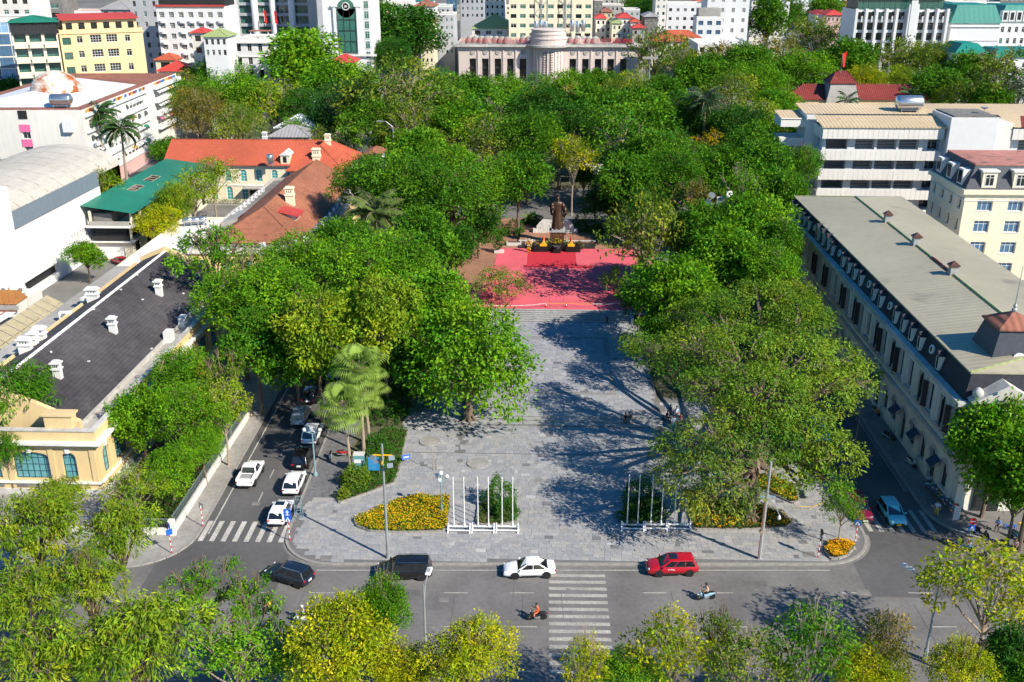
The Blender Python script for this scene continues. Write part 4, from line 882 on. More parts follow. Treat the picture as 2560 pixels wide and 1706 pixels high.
for s in (-1,1): MB().box(WX+s*4.2-.5,WX+s*4.2+.5,-.7,-.004,zb-1,ztop-2.6).build('pilaster','white_wall',b); MB().box(WX+s*4.2-1.2,WX+s*4.2+1.2,-.9,-.004,ztop-2.6,ztop-2.0).build('capital','trim_white',b)
for j in range(12):
    z = AT(900,22+25*(j-3),376).z
    for x, ww in ((L-1.6,1.7),(-.6,1.6)): link('window', win_mesh('g' if x > 3 else 'd', ww, 2.6, .12), b, (x,-.13,z), 0)
MB().box(-1.6,.4,-.12,10,0,h).build('bay','grey_wall',b); MB().box(-2.5,L+1.5,-.9,-.36,zb-1.2,zb-.5).build('cornice','trim_white',b)
b, L, h = far('podium_building','white podium building with roof garden and arched windows below the civic tower','building',582,742,104,352,22,'white_wall',6,0,nz=4,fh=4.4,kind='d',ww=.4,wh=.6,side=5)
band(b,0,L,0,22,h-.6,h-.05,.8,'trim_white'); band(b,0,L,0,22,h-5.2,h-4.9,.3,'trim_white','string_course')
for k in range(5): MB().box(L*k/5+.2,L*k/5+L/5-.6,-.05,.2,h+.82,h+1.4).build('balustrade','trim_white',b)
pg = MB().box(5,12,3,7,h+3.0,h+3.3).build('pergola','roof_rust',b)
for x in (5.3,11.4): MB().box(x,x+.3,3.3,3.6,h,h+3).build('post','trim_white',pg)
hip = far('red_pavilion','small pavilion with a bright red pyramid roof under the tower wing','pavilion',826,884,156,318,9,'cream_wall',2,0,'hip:roof_red',kind='d',nz=1)
# upper middle roofs
rr = random.Random(21)
FAR = [('pale house with red mansard roof left of the white side street',918,965,22,520,'pink_wall','hip:roof_pinkish'),('cream house with arched dormers right of the tower wing',975,1020,38,470,'cream_wall','concrete'),
 ('tall white house with a grid of small windows',1035,1085,16,500,'white_wall','hip:roof_rust'),('pale blue house with balconies near the tall white house',1015,1052,46,455,'blue_wall','concrete'),
 ('orange and cream low house among far roofs',1050,1082,56,450,'cream_wall','hip:roof_orange'),('blue-grey block with green sheet roof',1078,1125,18,520,'grey_wall','roof_teal'),
 ('narrow glass-fronted tower with orange top',1116,1142,-2,560,'glass_blue','roof_orange'),('grey block with rows of square windows',1150,1210,-40,560,'grey_wall','concrete'),
 ('pale slab block beside the cream tower',1212,1262,-30,520,'white_worn','concrete'),('rooftop-tank house left of the bank',1085,1135,38,470,'grey_wall','concrete'),
 ('long flat white roof house at the top edge',955,1030,5,600,'white_worn','roof_white_metal'),('green sheet roofed house at the top edge',1030,1080,2,620,'white_wall','hip:roof_teal'),
 ('dark glass narrow house right of the cream tower',1486,1506,2,520,'concrete_dark','concrete'),('red sheet roofed house behind the bank corner',1490,1515,46,490,'white_worn','hip:roof_red'),
 ('white house with small red gable right of the bank',1545,1580,45,470,'white_wall','hip:roof_red'),('white house with orange gable right of the bank',1578,1600,55,462,'white_wall','hip:roof_orange'),
 ('little house with yellow roof right of the bank',1530,1555,58,466,'cream_wall','hip:roof_olive'),('red roofed shed right of the bank',1582,1612,70,455,'concrete','hip:roof_red'),
 ('grey gabled hut above the big pale tree',1612,1645,42,470,'concrete_dark','hip:roof_grey_metal'),('brown house crowd edge at the top right of the cream tower',1505,1560,14,620,'concrete','roof_rust'),
 ('cream narrow house at the top edge',1545,1590,4,680,'cream_wall','concrete'),('pale tall house at the top edge beside trees',1640,1668,-10,560,'white_worn','concrete'),
 ('small ochre house left of the white twin blocks',1500,1530,30,560,'yellow_wall','hip:roof_rust'),('grey shop house left of the white twin blocks',1560,1600,26,540,'grey_wall','concrete'),
 ('low maroon roofed row among right trees',2040,2100,12,640,'cream_wall','hip:roof_maroon'),('long maroon roofed house among right trees',2095,2145,18,600,'cream_wall','hip:roof_maroon'),
 ('white house peeking between right trees',2042,2075,36,520,'white_wall','hip:roof_red'),('brick red low roof between right trees',2068,2110,38,500,'pink_wall','hip:roof_red'),
 ('glass-gabled white block at the top right',1930,1975,8,560,'white_wall','concrete'),('pale far house with grey roof above right trees',1880,1925,0,640,'white_worn','hip:roof_grey_metal'),
 ('dark far block at the top right corner',2505,2590,-25,640,'concrete_dark','concrete'),('white plant-room roof behind the green mansard hotel',2380,2500,8,560,'white_worn','concrete'),
 ('far cream block above the maroon roofs',2075,2140,-6,760,'cream_wall','concrete'),('far white block at the top edge among right trees',1985,2040,-4,800,'white_wall','hip:roof_red'),
 ('dark brick house behind the white hotel',420,480,-8,420,'concrete_dark','concrete'),('rooftop pergola house behind the white hotel',480,560,-4,430,'concrete_dark','concrete')]
for k,(lab,p0,p1,pt,Y,mt,rf) in enumerate(FAR):
    far('far_house',lab,'house',p0,p1,pt,Y,16,mt,max(2,round((p1-p0)/12)),0,rf,.6,kind='d' if k % 3 else 'g',fh=3.5,nz=5,ww=.4,wh=.42,d=.2,group='city houses behind the park')
LMK = [(120,'the balcony block'),(330,'the yellow block'),(560,'the white hotel'),(770,'the civic tower'),(930,'the tower wing'),(1130,'the green sheet roofs'),(1280,'the bank left half'),(1500,'the cream tower'),(1680,'the red gables'),(1880,'the white twin blocks'),(2130,'the maroon rows'),(2370,'the fin hotel'),(9999,'the mansard hotel')]
CN = {'white_worn':'off-white','cream_wall':'cream','grey_wall':'grey','yellow_wall':'yellow','concrete':'concrete','white_wall':'white'}; RN = {'roof_red':'red','roof_rust':'rusty','roof_orange':'orange','roof_grey_metal':'grey metal'}; seen = {}
for k in range(52):                          # the rest of the city towards the horizon
    Y = rr.uniform(640, 1350); px = rr.uniform(-60, 2620); x = AT(px, 0, Y).x; w = rr.uniform(10,26); h = rr.uniform(9, 24); mt = rr.choice(list(CN)); rf = rr.choice(list(RN)) if rr.random() < .5 else None
    lab = 'far %s house with %s roof behind %s' % (CN[mt], RN[rf] if rf else 'flat', next(n for q, n in LMK if px < q)); seen[lab] = seen.get(lab,0)+1
    if seen[lab] > 1: lab = lab.replace('far ', ('more distant ','still more distant ','most distant ')[min(2,seen[lab]-2)])
    b = thing('far_house',lab,'house',(x,Y,0),0,'distant city houses')
    n = max(2, int(w/4)); walls(b,0,w,0,14,0,h,mt,{'f':grid(w,n,[(h-2.6-3.6*j,1.6,1.7,'d') for j in range(min(2,int(h/3.6)))])},.2)
    if rf: hip_roof(b,0,w,0,14,h,3,rf,.5)
    else: flat_roof(b,0,w,0,14,h,'concrete',.6)
# cream tower
b, L, h = far('cream_tower','cream tower with green ribbon windows and steel stair lattices behind the bank','building',1272,1486,-120,480,22,'cream_wall',9,0,kind='g',fh=4.2,nz=11,ww=.62,wh=.42)
for px in (1360,1420):
    x = AT(px,30,480).x-AT(1272,30,480).x; m = MB()
    for s in (-1,1): m.box(x+s*1.6-.1,x+s*1.6+.1,-2.2,-2.0,0,h); m.box(x+s*1.6-.1,x+s*1.6+.1,-.3,-.1,0,h)
    for j in range(18): m.cyl((x-1.6*(-1)**j,-2.1,3*j),(x+1.6*(-1)**j,-2.1,3*j+3),.12)
    m.build('stair_lattice','steel_dull',b)
# state bank
YB = 446; A, C = AT(1146,118,YB), AT(1596,112,YB); hB = 15.6
b = thing('bank_building','pinkish colonnaded bank with a round stepped drum and red rooftop lettering','building',(A.x,YB,0)); L = C.x-A.x
hw = L*.41; bays = 5
mb = MB(); fo = []
for k in range(bays):
    for side in (0,1):
        u = 3.4+(hw-4.5)/bays*(k+.5) if side == 0 else L-3.4-(hw-4.5)/bays*(k+.5); fo.append((u,1.0,2.9,9.6,None))
facade(b,mb,(0,0),(hw,0),0,hB,[o for o in fo if o[0]<hw],1.6); facade(b,mb,(L-hw,0),(L,0),0,hB,[(u-(L-hw),*r) for u,*r in fo if u>L-hw],1.6)
facade(b,mb,(0,36),(0,0),0,hB,[(5+5*k,2,2,9,None) for k in range(6)],1.2); facade(b,mb,(L,0),(L,36),0,hB); facade(b,mb,(L,36),(0,36),0,hB); mb.build('wall','bank_pink',b)
for u,vv,w,h,_ in fo:
    link('window', win_mesh('d',w,9.6,.02), b, (u,1.6,vv), 0); MB().box(u-1.3,u+1.3,.8,.95,6.2,7.4).build('railing','frame_dark',b)
    MB().box(u+2.15,u+2.6,-.4,.01,.5,hB-.3).build('pilaster','bank_pink',b)
    mm = MB().lathe([(.5,0),(1.0,0),(1.0,.3),(.5,.3)],8).build('medallion','concrete',b); mm.matrix_local = Matrix.Translation((u,.02,13.2)) @ Matrix.Rotation(R(90),4,'X')
MB().box(.3,L-.3,1.5,35,hB,hB+.25).build('roof','concrete',b); m = MB(); m.box(-1.6,L+1.6,-1.6,1.5,hB+.001,hB+.9); m.box(-1.6,1.4,1.5,36,hB+.001,hB+.9); m.box(L-1.4,L+1.6,1.5,36,hB+.001,hB+.9); m.build('cornice','trim_stained',b)
cx = L/2; rad = L/2-hw
for k in range(24):                           # bowed centre
    pass
m = MB(); m.lathe([(rad*1.02,0),(rad*1.02,hB-.2)],28,(cx,2.0,0)); m.build('bowed_front','bank_pink',b,smooth=False)
m = MB(); m.lathe([(rad*1.3,hB-.1),(rad*1.42,hB+.2),(rad*1.42,hB+.95),(rad,hB+1.0)],32,(cx,2,0)); m.build('round_cornice','trim_stained',b)
m = MB(); m.lathe([(rad*1.15,hB+1.0),(rad*1.15,hB+3.2),(rad*1.19,hB+3.3),(rad*1.19,hB+3.8),(rad*1.08,hB+3.9),(rad*1.08,hB+5.0),(rad*1.11,hB+5.1),(rad*1.11,hB+5.6),(rad*1.02,hB+5.7),(rad*1.02,hB+6.7),(rad*1.07,hB+6.8),(rad*1.07,hB+7.2),(rad*.8,hB+7.4),(.1,hB+7.6)],36,(cx,2,0)); m.build('drum','bank_pink',b)
for k in range(9):
    a = R(-90-52+13*k); x, y = cx+rad*1.03*math.cos(a), 2+rad*1.03*math.sin(a)
    MB().obox((x,y,hB/2),(.7,.5,hB-.5),a+R(90)).build('pilaster','bank_pink',b)
m = MB()
for i in range(6):
    for j in range(10): m.obox((cx-1.8+.72*i,2-rad*1.03,4.5+1.0*j),(.4,.3,.55),0,(0,R(45)))
m.build('lattice_grille','dark_opening',b)
for k,(u0,y0) in enumerate(((4,14),(13,12),(L*.36,13),(L*.57,12),(L*.67,14))):
    for q in range(4): MB().ball((u0+2.6*q,y0-1.5*q+4,hB+.4),(2.3,2.3,3.0),12,8).build('roof_dome','concrete',b,smooth=True)
def text(name, s, size, mt, parent, loc, rot, width=None):
    cu = bpy.data.curves.new('t','FONT'); cu.body = s; cu.size = size; cu.extrude = size*.08; cu.align_x = 'LEFT'; cu.resolution_u = 1
    o = bpy.data.objects.new('t', cu); me = bpy.data.meshes.new_from_object(o); bpy.data.objects.remove(o); bpy.data.curves.remove(cu)
    me.materials.clear(); me.materials.append(M(mt)); e = link(name, me, parent); xs = [v.co.x for v in me.vertices]; w = max(xs)-min(xs) if xs else 1
    sc = (width/w) if width else 1
    e.matrix_local = Matrix.Translation(loc) @ rot @ Matrix.Diagonal((sc,1,1,1)); return e
RX = Matrix.Rotation(R(90),4,'X')
sg = thing('rooftop_sign','row of red slogan letters on the left half of the bank roof','sign',(A.x,YB,hB+.9)); sg2 = thing('rooftop_sign','row of red slogan letters on the right half of the bank roof','sign',(A.x,YB,hB+.9))
mat('letter_red',(.66,.03,.04),.5,.1,2)
text('lettering','CHỦ TỊCH HỒ CHÍ MINH VĨ ĐẠI SỐNG MÃI TRONG SỰ NGHIỆP CỦA CHÚNG TA',2.4,'letter_red',sg,(1.0,-.6,.8),RX,hw-2.5)
text('lettering','DÂN GIÀU, NƯỚC MẠNH, DÂN CHỦ, CÔNG BẰNG, VĂN MINH',2.4,'letter_red',sg2,(L-hw+2,-.6,.8),RX,hw-4.5)
for s_, u0, u1 in ((sg,.5,hw-1),(sg2,L-hw+1.5,L-2)):
    m = MB(); m.box(u0,u1,-.5,-.4,.55,.7); m.box(u0,u1,-.5,-.4,2.6,2.7)
    for q in range(12): x = u0+(u1-u0)*q/11; m.cyl((x,-.45,0),(x,-.45,2.8),.06)
    m.build('frame','roof_rust',s_)
for k in range(6): water_tank(AT(1340+12*k if k<3 else 1430+14*(k-3),70-3*(k%2),470)*1.0 - Vector((0,0,2.5)),'tall upright steel water tank, %s in the line behind the drum' % names[k],1.0,5.0,0,True)
b = thing('green_shed_roof','long olive-green sheet roof hall behind the left half of the bank','shed',AT(1185,70,500)*Vector((1,1,0))) if False else far('green_shed','long olive-green sheet roof hall behind the left half of the bank','shed',1180,1290,72,492,24,'white_worn',4,0,'hip:roof_olive',kind='d',nz=1)
# white twin blocks
far('white_block','white block with ribbed dark stair strip, left of a twin','building',1668,1760,12,560,20,'white_wall',5,0,kind='d',fh=4.5,nz=6,ww=.4,wh=.35,side=3)
far('white_tall_block','tall white block with few square windows and a red glazed bay','building',1772,1878,-40,500,20,'white_wall',4,0,kind='x',fh=4.6,nz=9,ww=.3,wh=.4,side=3)
b, L, h = far('stepped_white_house','stepped white house with roof terraces in front of the tall white block','building',1742,1808,46,482,12,'white_wall',3,0,'concrete',.8,kind='n',fh=4,nz=5,ww=.55,wh=.45)
MB().box(1,L-1,2,10,h+.8,h+4.2).build('roof_room','concrete',b)
far('flat_white_roof','long low building with a flat white roof among the trees','building',1745,1880,113,395,34,'white_worn',6,0,'white_worn',.4,nz=1,kind='d')
far('red_hip_house','long red tiled roof house under the pale tree right of the bank','house',1630,1768,104,425,14,'cream_wall',8,0,'hip:roof_orange',nz=1,kind='d')
# hotel with white fins
YF = 428; A = AT(2140,60,YF)
b, L, h = far('fin_hotel','hotel with white vertical fins, dark terraces and glass top storey','building',2140,2368,30,YF,20,'white_wall',9,0,kind='d',fh=4.0,nz=6,ww=.78,wh=.72,d=1.0)
for k in range(10):
    for s in (0,): MB().box(L*k/9-.5,L*k/9+.5,-1.6,-.003,0,h+1.2).build('fin','white_wall',b)
for k in range(18): MB().box(L*k/18+.1,L*k/18+.55,-1.3,-.9,h-4,h-1.6).build('short_fin','white_wall',b)
walls(b,1,L-1,2,18,h+.01,h+7,'frame_dark',{'f':grid(L-2,16,[(h+.6,2.2,5.4,'k')])},.1,'glass_storey'); MB().box(-1,L+1,-.6,20,h+7.01,h+7.5).build('roof_slab','roof_tan',b)
m = MB(); m.box(L*.55,L*.66,-3.2,-1.7,0,h+3); m.box(L*.57,L*.64,-3.4,-3.21,h-12,h+4.5); m.build('corner_prow','white_wall',b); MB().cyl((L*.605,-2.5,h+4),(L*.605,-2.5,h+9),.15,.05).build('finial','bronze',b)
# hotel with green mansard
def mansard(b,x0,x1,y0,y1,z,hh,mt,ins=2.2):
    m = MB(); m.add([(x0-.5,y0-.5,z),(x1+.5,y0-.5,z),(x1+.5,y1+.5,z),(x0-.5,y1+.5,z),(x0+ins,y0+ins,z+hh),(x1-ins,y0+ins,z+hh),(x1-ins,y1-ins,z+hh),(x0+ins,y1-ins,z+hh)],[(0,1,5,4),(1,2,6,5),(2,3,7,6),(3,0,4,7),(4,5,6,7)]); return m.build('mansard',mt,b)
b, L, h = far('mansard_hotel','white hotel with a steep dark green mansard roof','building',2378,2500,64,430,26,'white_wall',0,0,nz=0,side=0); 
mansard(b,0,L,0,26,h+.82,7,'roof_teal'); 
for j in range(4):
    for k in range(4): link('window', win_mesh('c',1.4,2.2,.05), b, (-.06,4+6*k,h-5*(j+1)), R(-90))
band(b,0,L,0,26,h-.6,h-.1,.5,'trim_white'); band(b,0,L,0,26,h-6,h-5.6,.25,'trim_white','string_course')
for k in range(3): MB().box(-.2,1.2,4+6*k,6+6*k,h+1,h+5).build('dormer','white_wall',b)
b, L, h = far('mansard_hotel_wing','white hotel wing with rows of dormers under a green mansard','building',2500,2640,60,446,24,'white_wall',8,0,kind='c',fh=4.6,nz=5,ww=.45,wh=.5); mansard(b,0,L,0,24,h+.82,6.5,'roof_teal')
for k in range(8): 
    dmr = MB().box(L/8*(k+.5)-1.2,L/8*(k+.5)+1.2,-.6,2.2,h+.9,h+5.2).build('dormer','white_wall',b); MB().box(L/8*(k+.5)-.7,L/8*(k+.5)+.7,-.68,-.603,h+1.6,h+4.6).build('pane','glass_dark',dmr)
b, L, h = far('green_roof_annex','white annex with a flat-topped green roof in front of the mansard hotel','building',2388,2470,140,375,18,'white_wall',3,0,nz=1,kind='c'); mansard(b,0,L,0,18,h+.82,3.2,'roof_teal',3)
b, L, h = far('green_roof_annex','second white annex with green roof partly hidden by the airy tree','building',2478,2620,150,372,18,'white_wall',4,0,nz=1,kind='c'); mansard(b,0,L,0,18,h+.82,2.6,'roof_teal',3)
# maroon roofed villa with flag
b = thing('maroon_villa','old villa with rusty maroon sheet roofs and a square slate tower','building',(74,316,0))
walls(b,0,44,0,12,0,11.5,'ochre_wall',{'f':grid(44,12,[(7,1.3,2.6,'d'),(2,1.3,2.8,'d')])}); hip_roof(b,0,44,0,12,11.5,3.8,'roof_maroon',.6,'x')
MB().add([(11.5,-2,10.5),(21.5,-2,10.5),(21.5,8,10.5),(11.5,8,10.5),(12.8,-.7,16.4),(20.2,-.7,16.4),(20.2,6.7,16.4),(12.8,6.7,16.4)],[(0,1,5,4),(1,2,6,5),(2,3,7,6),(3,0,4,7)]).build('slate_tower','concrete',b)
walls(b,12,21,-1.5,7.5,0,10.5,'ochre_wall',{'f':grid(9,2,[(4.2,1.2,2,'d')])},.2,'tower_wall'); hip_roof(b,12.8,20.2,-.7,6.7,16.42,3.2,'roof_maroon',.5,'x',inset=2.6)
f = thing('flag','red flag on a thin pole above the maroon villa tower','flag',(90,318,19)); MB().cyl((0,0,0),(0,0,6.0),.07).build('pole','steel_dull',f)
m = MB()
for q in range(4): m.add([(.1*q,-.1*q,5.9-1.0*q),(1.3-.1*q,.2*math.sin(q),6.6-1.2*q),(1.2-.1*q,.2*math.sin(q+1),5.4-1.2*q),(.1*(q+1),-.1*q-.1,4.9-1.0*q)],[(0,1,2,3)])
m.build('cloth','red_paint',f)
# right: modernist white block with panelled balconies
b = thing('modernist_block','white modernist block with panelled balcony bands and tan sheet roofs','building',(58.5,214,0))
def wall_open(b,*a,**k): return walls(b,*a,**k)
walls(b,0,25,0,14,0,19.2,'white_wall',{'f':[(3.0,2.2+4.2*j,4.6,2.3,None) for j in range(4)]+[(8.9+4.6*k,2.2+4.2*j,4.1,2.3,'l') for j in range(4) for k in range(3)]+[(23.2,2.2+4.2*j,2.4,2.3,'c') for j in range(4)],'l':grid(14,2,[(2.6+4.2*j,2,1.6,'d') for j in range(4)])},1.3)
for j in range(5):
    z = .2+4.2*j; t = 2.1 if j < 4 else 2.4
    if j == 4: z = 17.3
    s = MB().box(-.6,24.6,-1.5,-.004,z,z+.2).build('balcony_slab','trim_stained',b)
    for k in range(24): MB().box(-.6+1.05*k,.41+1.05*k,-1.62,-1.5,z+.0,z+t-.1).build('balcony_panel','white_worn',b)
    MB().box(-.7,-.6,-1.5,6,z,z+t-.2).build('balcony_end','white_worn',b)
MB().add([(-1,-1.9,19.9),(25,-1.9,19.9),(25,5.6,21.1),(-1,5.6,21.1),(1.5,-1.9,19.9),(-1,-1.9,19.6),(25,-1.9,19.6)],[(0,1,2,3),(5,6,1,0)]).build('sheet_roof','roof_tan',b)
walls(b,-2,62,8,16,19.3,21.0,'white_wall',{},name='upper_wall'); MB().add([(-2.5,7.5,21.1),(62.5,7.5,21.1),(62.5,17,22.1),(-2.5,17,22.1)],[(0,1,2,3)]).build('sheet_roof','roof_tan',b)
MB().add([(-7.5,7,20),(-2.1,7,20),(-2.1,15,20.8),(-7.5,15,20.8)],[(0,1,2,3)]).build('sheet_roof','roof_tan',b)
for j in range(5): MB().box(-7.5,-2.1,7.2,14,1.5+4.2*j,3.3+4.2*j).build('end_balcony','white_worn',b)
MB().box(-2.2,-.004,6.4,14,0,20.9).build('end_wall','white_wall',b); 
MB().box(25,34.6,-3.0,8,0,22.0).build('stair_tower','white_wall',b); MB().box(25.6,34.4,-2.6,7.8,22.003,22.3).build('tower_roof','concrete_dark',b); MB().box(34.61,38.5,-1.4,8,0,20.6).build('stair_tower','white_worn',b)
o = MB().lathe([(.02,0),(.45,0),(.45,.1),(.02,.1)],14).build('round_vent','dark_opening',b); o.matrix_local = Matrix.Translation((31.8,-2.99,14.4)) @ Matrix.Rotation(R(90),4,'X')
walls(b,38.6,64,0,14,0,19.2,'white_wall',{'f':[(4+4.2*k,2.2+4.2*j,3.6,2.2,'l') for j in range(4) for k in range(5)]},.9,'wing_wall')
MB().add([(38.6,-1.9,19.9),(64,-1.9,19.9),(64,7,21.2),(38.6,7,21.2)],[(0,1,2,3)]).build('sheet_roof','roof_tan',b); MB().add([(40,-1.9,19.93),(42,-1.9,19.93),(45,6,21.1),(43,6,21.1)],[(0,1,2,3)]).build('rust_strip','roof_maroon',b)
for k in range(22): MB().box(38.6+1.15*k,39.7+1.15*k,-1.62,-1.5,17.3,19.6).build('balcony_panel','white_worn',b)
water_tank((58.5+20.5,214+10,21.3),'big shiny steel lying water tank on the modernist block',1.5,6.0,0,False)
tn = thing('satellite_dish','grey satellite dish on the stair tower roof','satellite dish',(58.5+33,214+1,22.3)); MB().lathe([(.05,0),(.5,.12),(.85,.4)],14,(0,0,.9)).build('dish','steel_dull',tn); MB().cyl((0,0,0),(0,0,1),.05).build('mast','steel_dull',tn)
# right: cream building with navy mansard
b = thing('cream_mansard_building','cream building with navy slate mansard, white dormers and a red flat roof','building',(71.6,170,0)); 
walls(b,0,34,0,16,0,15.4,'cream_wall',{'f':[(3.6+5.2*k,1.2+3.75*j,2.6,2.0,'b') for j in range(4) for k in range(6)],'l':grid(16,4,[(1.2+3.75*j,1.4,2.0,'c') for j in range(4)])},.35)
band(b,0,34,0,16,15.4,16.2,.55,'cream_wall'); band(b,0,34,0,16,14.2,14.35,.1,'trim_white','string_course')
m = MB(); m.add([(-.2,-.2,16.2),(34,-.2,16.2),(34,16.2,16.2),(-.2,16.2,16.2),(1.6,1.6,20.0),(34,1.6,20.0),(34,14.4,20.0),(1.6,14.4,20.0)],[(0,1,5,4),(2,3,7,6),(3,0,4,7)]); m.build('mansard','slate_navy',b)
MB().box(1.5,34,1.5,14.5,20.003,20.25).build('roof','roof_pinkish',b)
for k in range(6):
    x = 3.6+5.2*k; dmr = MB().box(x-1.2,x+1.2,-.15,2.0,16.5,19.2).build('dormer','cream_wall',b); MB().box(x-1.45,x+1.45,-.4,2.2,19.202,19.5).build('dormer_cap','trim_white',dmr); link('window', win_mesh('c',1.5,2.0,.02), dmr, (x,-.16,16.8), 0)
for k in range(3):
    y = 3+5*k; dmr = MB().box(-.15,2,y-1.1,y+1.1,16.5,19.2).build('dormer','trim_white',b); MB().box(-.25,-.155,y-.7,y+.7,16.8,18.9).build('pane','glass_dark',dmr)
# cream low houses and tent in the park
b, L, h = far('vaulted_house','cream house under a pale curved sheet roof among trees','house',545,778,292,292,14,'cream_wall',8,0,nz=2,kind='d',ww=.25); 
m = MB(); 
for k in range(8):
    a0,a1=math.pi*k/8,math.pi*(k+1)/8; m.add([(-.4,7.2-7.6*math.cos(a0),h+.8+3.2*math.sin(a0)),(L-4,7.2-7.6*math.cos(a0),h+.8+3.2*math.sin(a0)),(L-4,7.2-7.6*math.cos(a1),h+.8+3.2*math.sin(a1)),(-.4,7.2-7.6*math.cos(a1),h+.8+3.2*math.sin(a1))],[(0,1,2,3)])
m.build('curved_roof','roof_white_metal',b,smooth=True); chimney(b,L*.6,6,h+3.2,2.4,1.2,1.0,'concrete')
o = MB().lathe([(.3,0),(.7,0),(.7,.2),(.3,.2)],12).build('oculus','trim_white',b); o.matrix_local = Matrix.Translation((L*.82,-.02,h-1.6)) @ Matrix.Rotation(R(90),4,'X')
far('low_metal_roof','low house with grey-white sheet roof in front of the vaulted house','house',690,790,320,268,10,'white_worn',4,0,'hip:roof_white_metal',nz=1,kind='d')
far('dusty_tin_roof','low shed with dusty curved tin roof behind the orange roof','shed',675,770,342,250,8,'concrete',3,0,'hip:roof_grey_metal',nz=1,kind='d')
far('small_brown_gable','small white house with a brown gable roof at the end of the orange roof','house',908,945,392,215,9,'white_wall',1,0,'hip:roof_brown',nz=1,kind='d')
t = thing('marquee_tent','long white marquee tent among the trees behind the statue','tent',(G(1478,425,3).x-5.5,248,0))
for k in range(4):
    x = 3.0*k; MB().add([(x,-2.5,3.0),(x+2.95,-2.5,3.0),(x+2.95,3.5,3.0),(x,3.5,3.0),(x,.5,4.5),(x+2.95,.5,4.5)],[(0,1,5,4),(2,3,4,5),(1,2,5),(3,0,4)]).build('roof_panel','white_plastic',t)
    MB().cyl((x+.1,-2.4,1.5 if k else 0),(x+.1,-2.4,3),.05).build('post','steel_dull',t)
MB().box(0,11.8,-2.56,-2.5,2.5,3.0).build('valance','white_plastic',t)
# ================================================================== vegetation kit
def leaf_mesh(name, P, D, Nn, size, asp, cols, matname='leaf'):
    """kite-shaped leaves: P base points, D directions, Nn normals (n x 3)"""
    n = len(P); D = D/np.linalg.norm(D,axis=1,keepdims=True); S_ = np.cross(D, Nn); S_ /= (np.linalg.norm(S_,axis=1,keepdims=True)+1e-9)
    L = size[:,None]; Wd = L*asp
    V = np.empty((n,4,3)); V[:,0] = P; V[:,1] = P+D*L*.45+S_*Wd*.5; V[:,2] = P+D*L; V[:,3] = P+D*L*.45-S_*Wd*.5
    me = bpy.data.meshes.new(name); me.vertices.add(4*n); me.vertices.foreach_set('co', V.ravel())
    me.loops.add(4*n); me.loops.foreach_set('vertex_index', np.arange(4*n, dtype=np.int32))
    me.polygons.add(n); me.polygons.foreach_set('loop_start', np.arange(0,4*n,4,dtype=np.int32)); me.polygons.foreach_set('loop_total', np.full(n,4,dtype=np.int32))
    a = me.attributes.new('tint','FLOAT_COLOR','FACE'); a.data.foreach_set('color', np.concatenate([cols, np.ones((n,1))],1).astype(np.float32).ravel())
    me.materials.append(M(matname)); me.update(); me.validate(); return me
def unit(v): return v/(np.linalg.norm(v,axis=-1,keepdims=True)+1e-9)
def crown_points(rg, lobes, per, cl_r, nleaf, up=.35):
    """clusters on the outside of each lobe, leaves in each cluster; returns base points, outward dirs, cluster ids"""
    P = []; O = []; Cc = []; ci = 0; LB = []
    for (c, r) in lobes:
        lt = rg.normal(0,.13); k = max(3, int(per*np.prod(r)**(2/3)))
        d = unit(rg.normal(size=(k,3))+np.array([0,0,up])); rad = rg.uniform(.80,1.03,size=(k,1))
        cen = np.array(c)+d*rad*np.array(r)
        for q in range(k):
            m = rg.poisson(nleaf)+3; o = rg.normal(size=(m,3))*cl_r*np.array([1,1,.7])
            P.append(cen[q]+o); O.append(unit(d[q]+.55*unit(o))); Cc.append(np.full(m,ci)); ci += 1; LB.append(lt)
    return np.concatenate(P), np.concatenate(O), np.concatenate(Cc), np.array(LB)
def crown(name, seed, lobes, per=7.8, cl_r=.45, nleaf=16, size=0.49, asp=.5, droop=.3, up=.35, young=.12, flat=.6):
    rg = np.random.default_rng(seed); P, O, C, LB = crown_points(rg, lobes, per, cl_r, nleaf, up); n = len(P)
    D = unit(O*np.array([1,1,.4])+rg.normal(size=(n,3))*.55+np.array([0,0,-droop]))
    Nn = unit(rg.normal(size=(n,3))*.55+O*(1-flat)+np.array([0,0,flat]))
    lb = LB[C]; cv = rg.uniform(.72,1.28,size=C.max()+1)[C]*(1+lb); lv = rg.uniform(.7,1.3,size=n); hue = rg.normal(0,.10,size=C.max()+1)[C]
    yg = (rg.random(C.max()+1) < young)[C]
    base = np.stack([.82+hue+yg*.5+lb*.7, np.ones(n)+yg*.25, .9-hue], 1)*(cv*lv)[:,None]
    return leaf_mesh(name, P, D, Nn, size*rg.uniform(.7,1.3,size=n), asp, base)
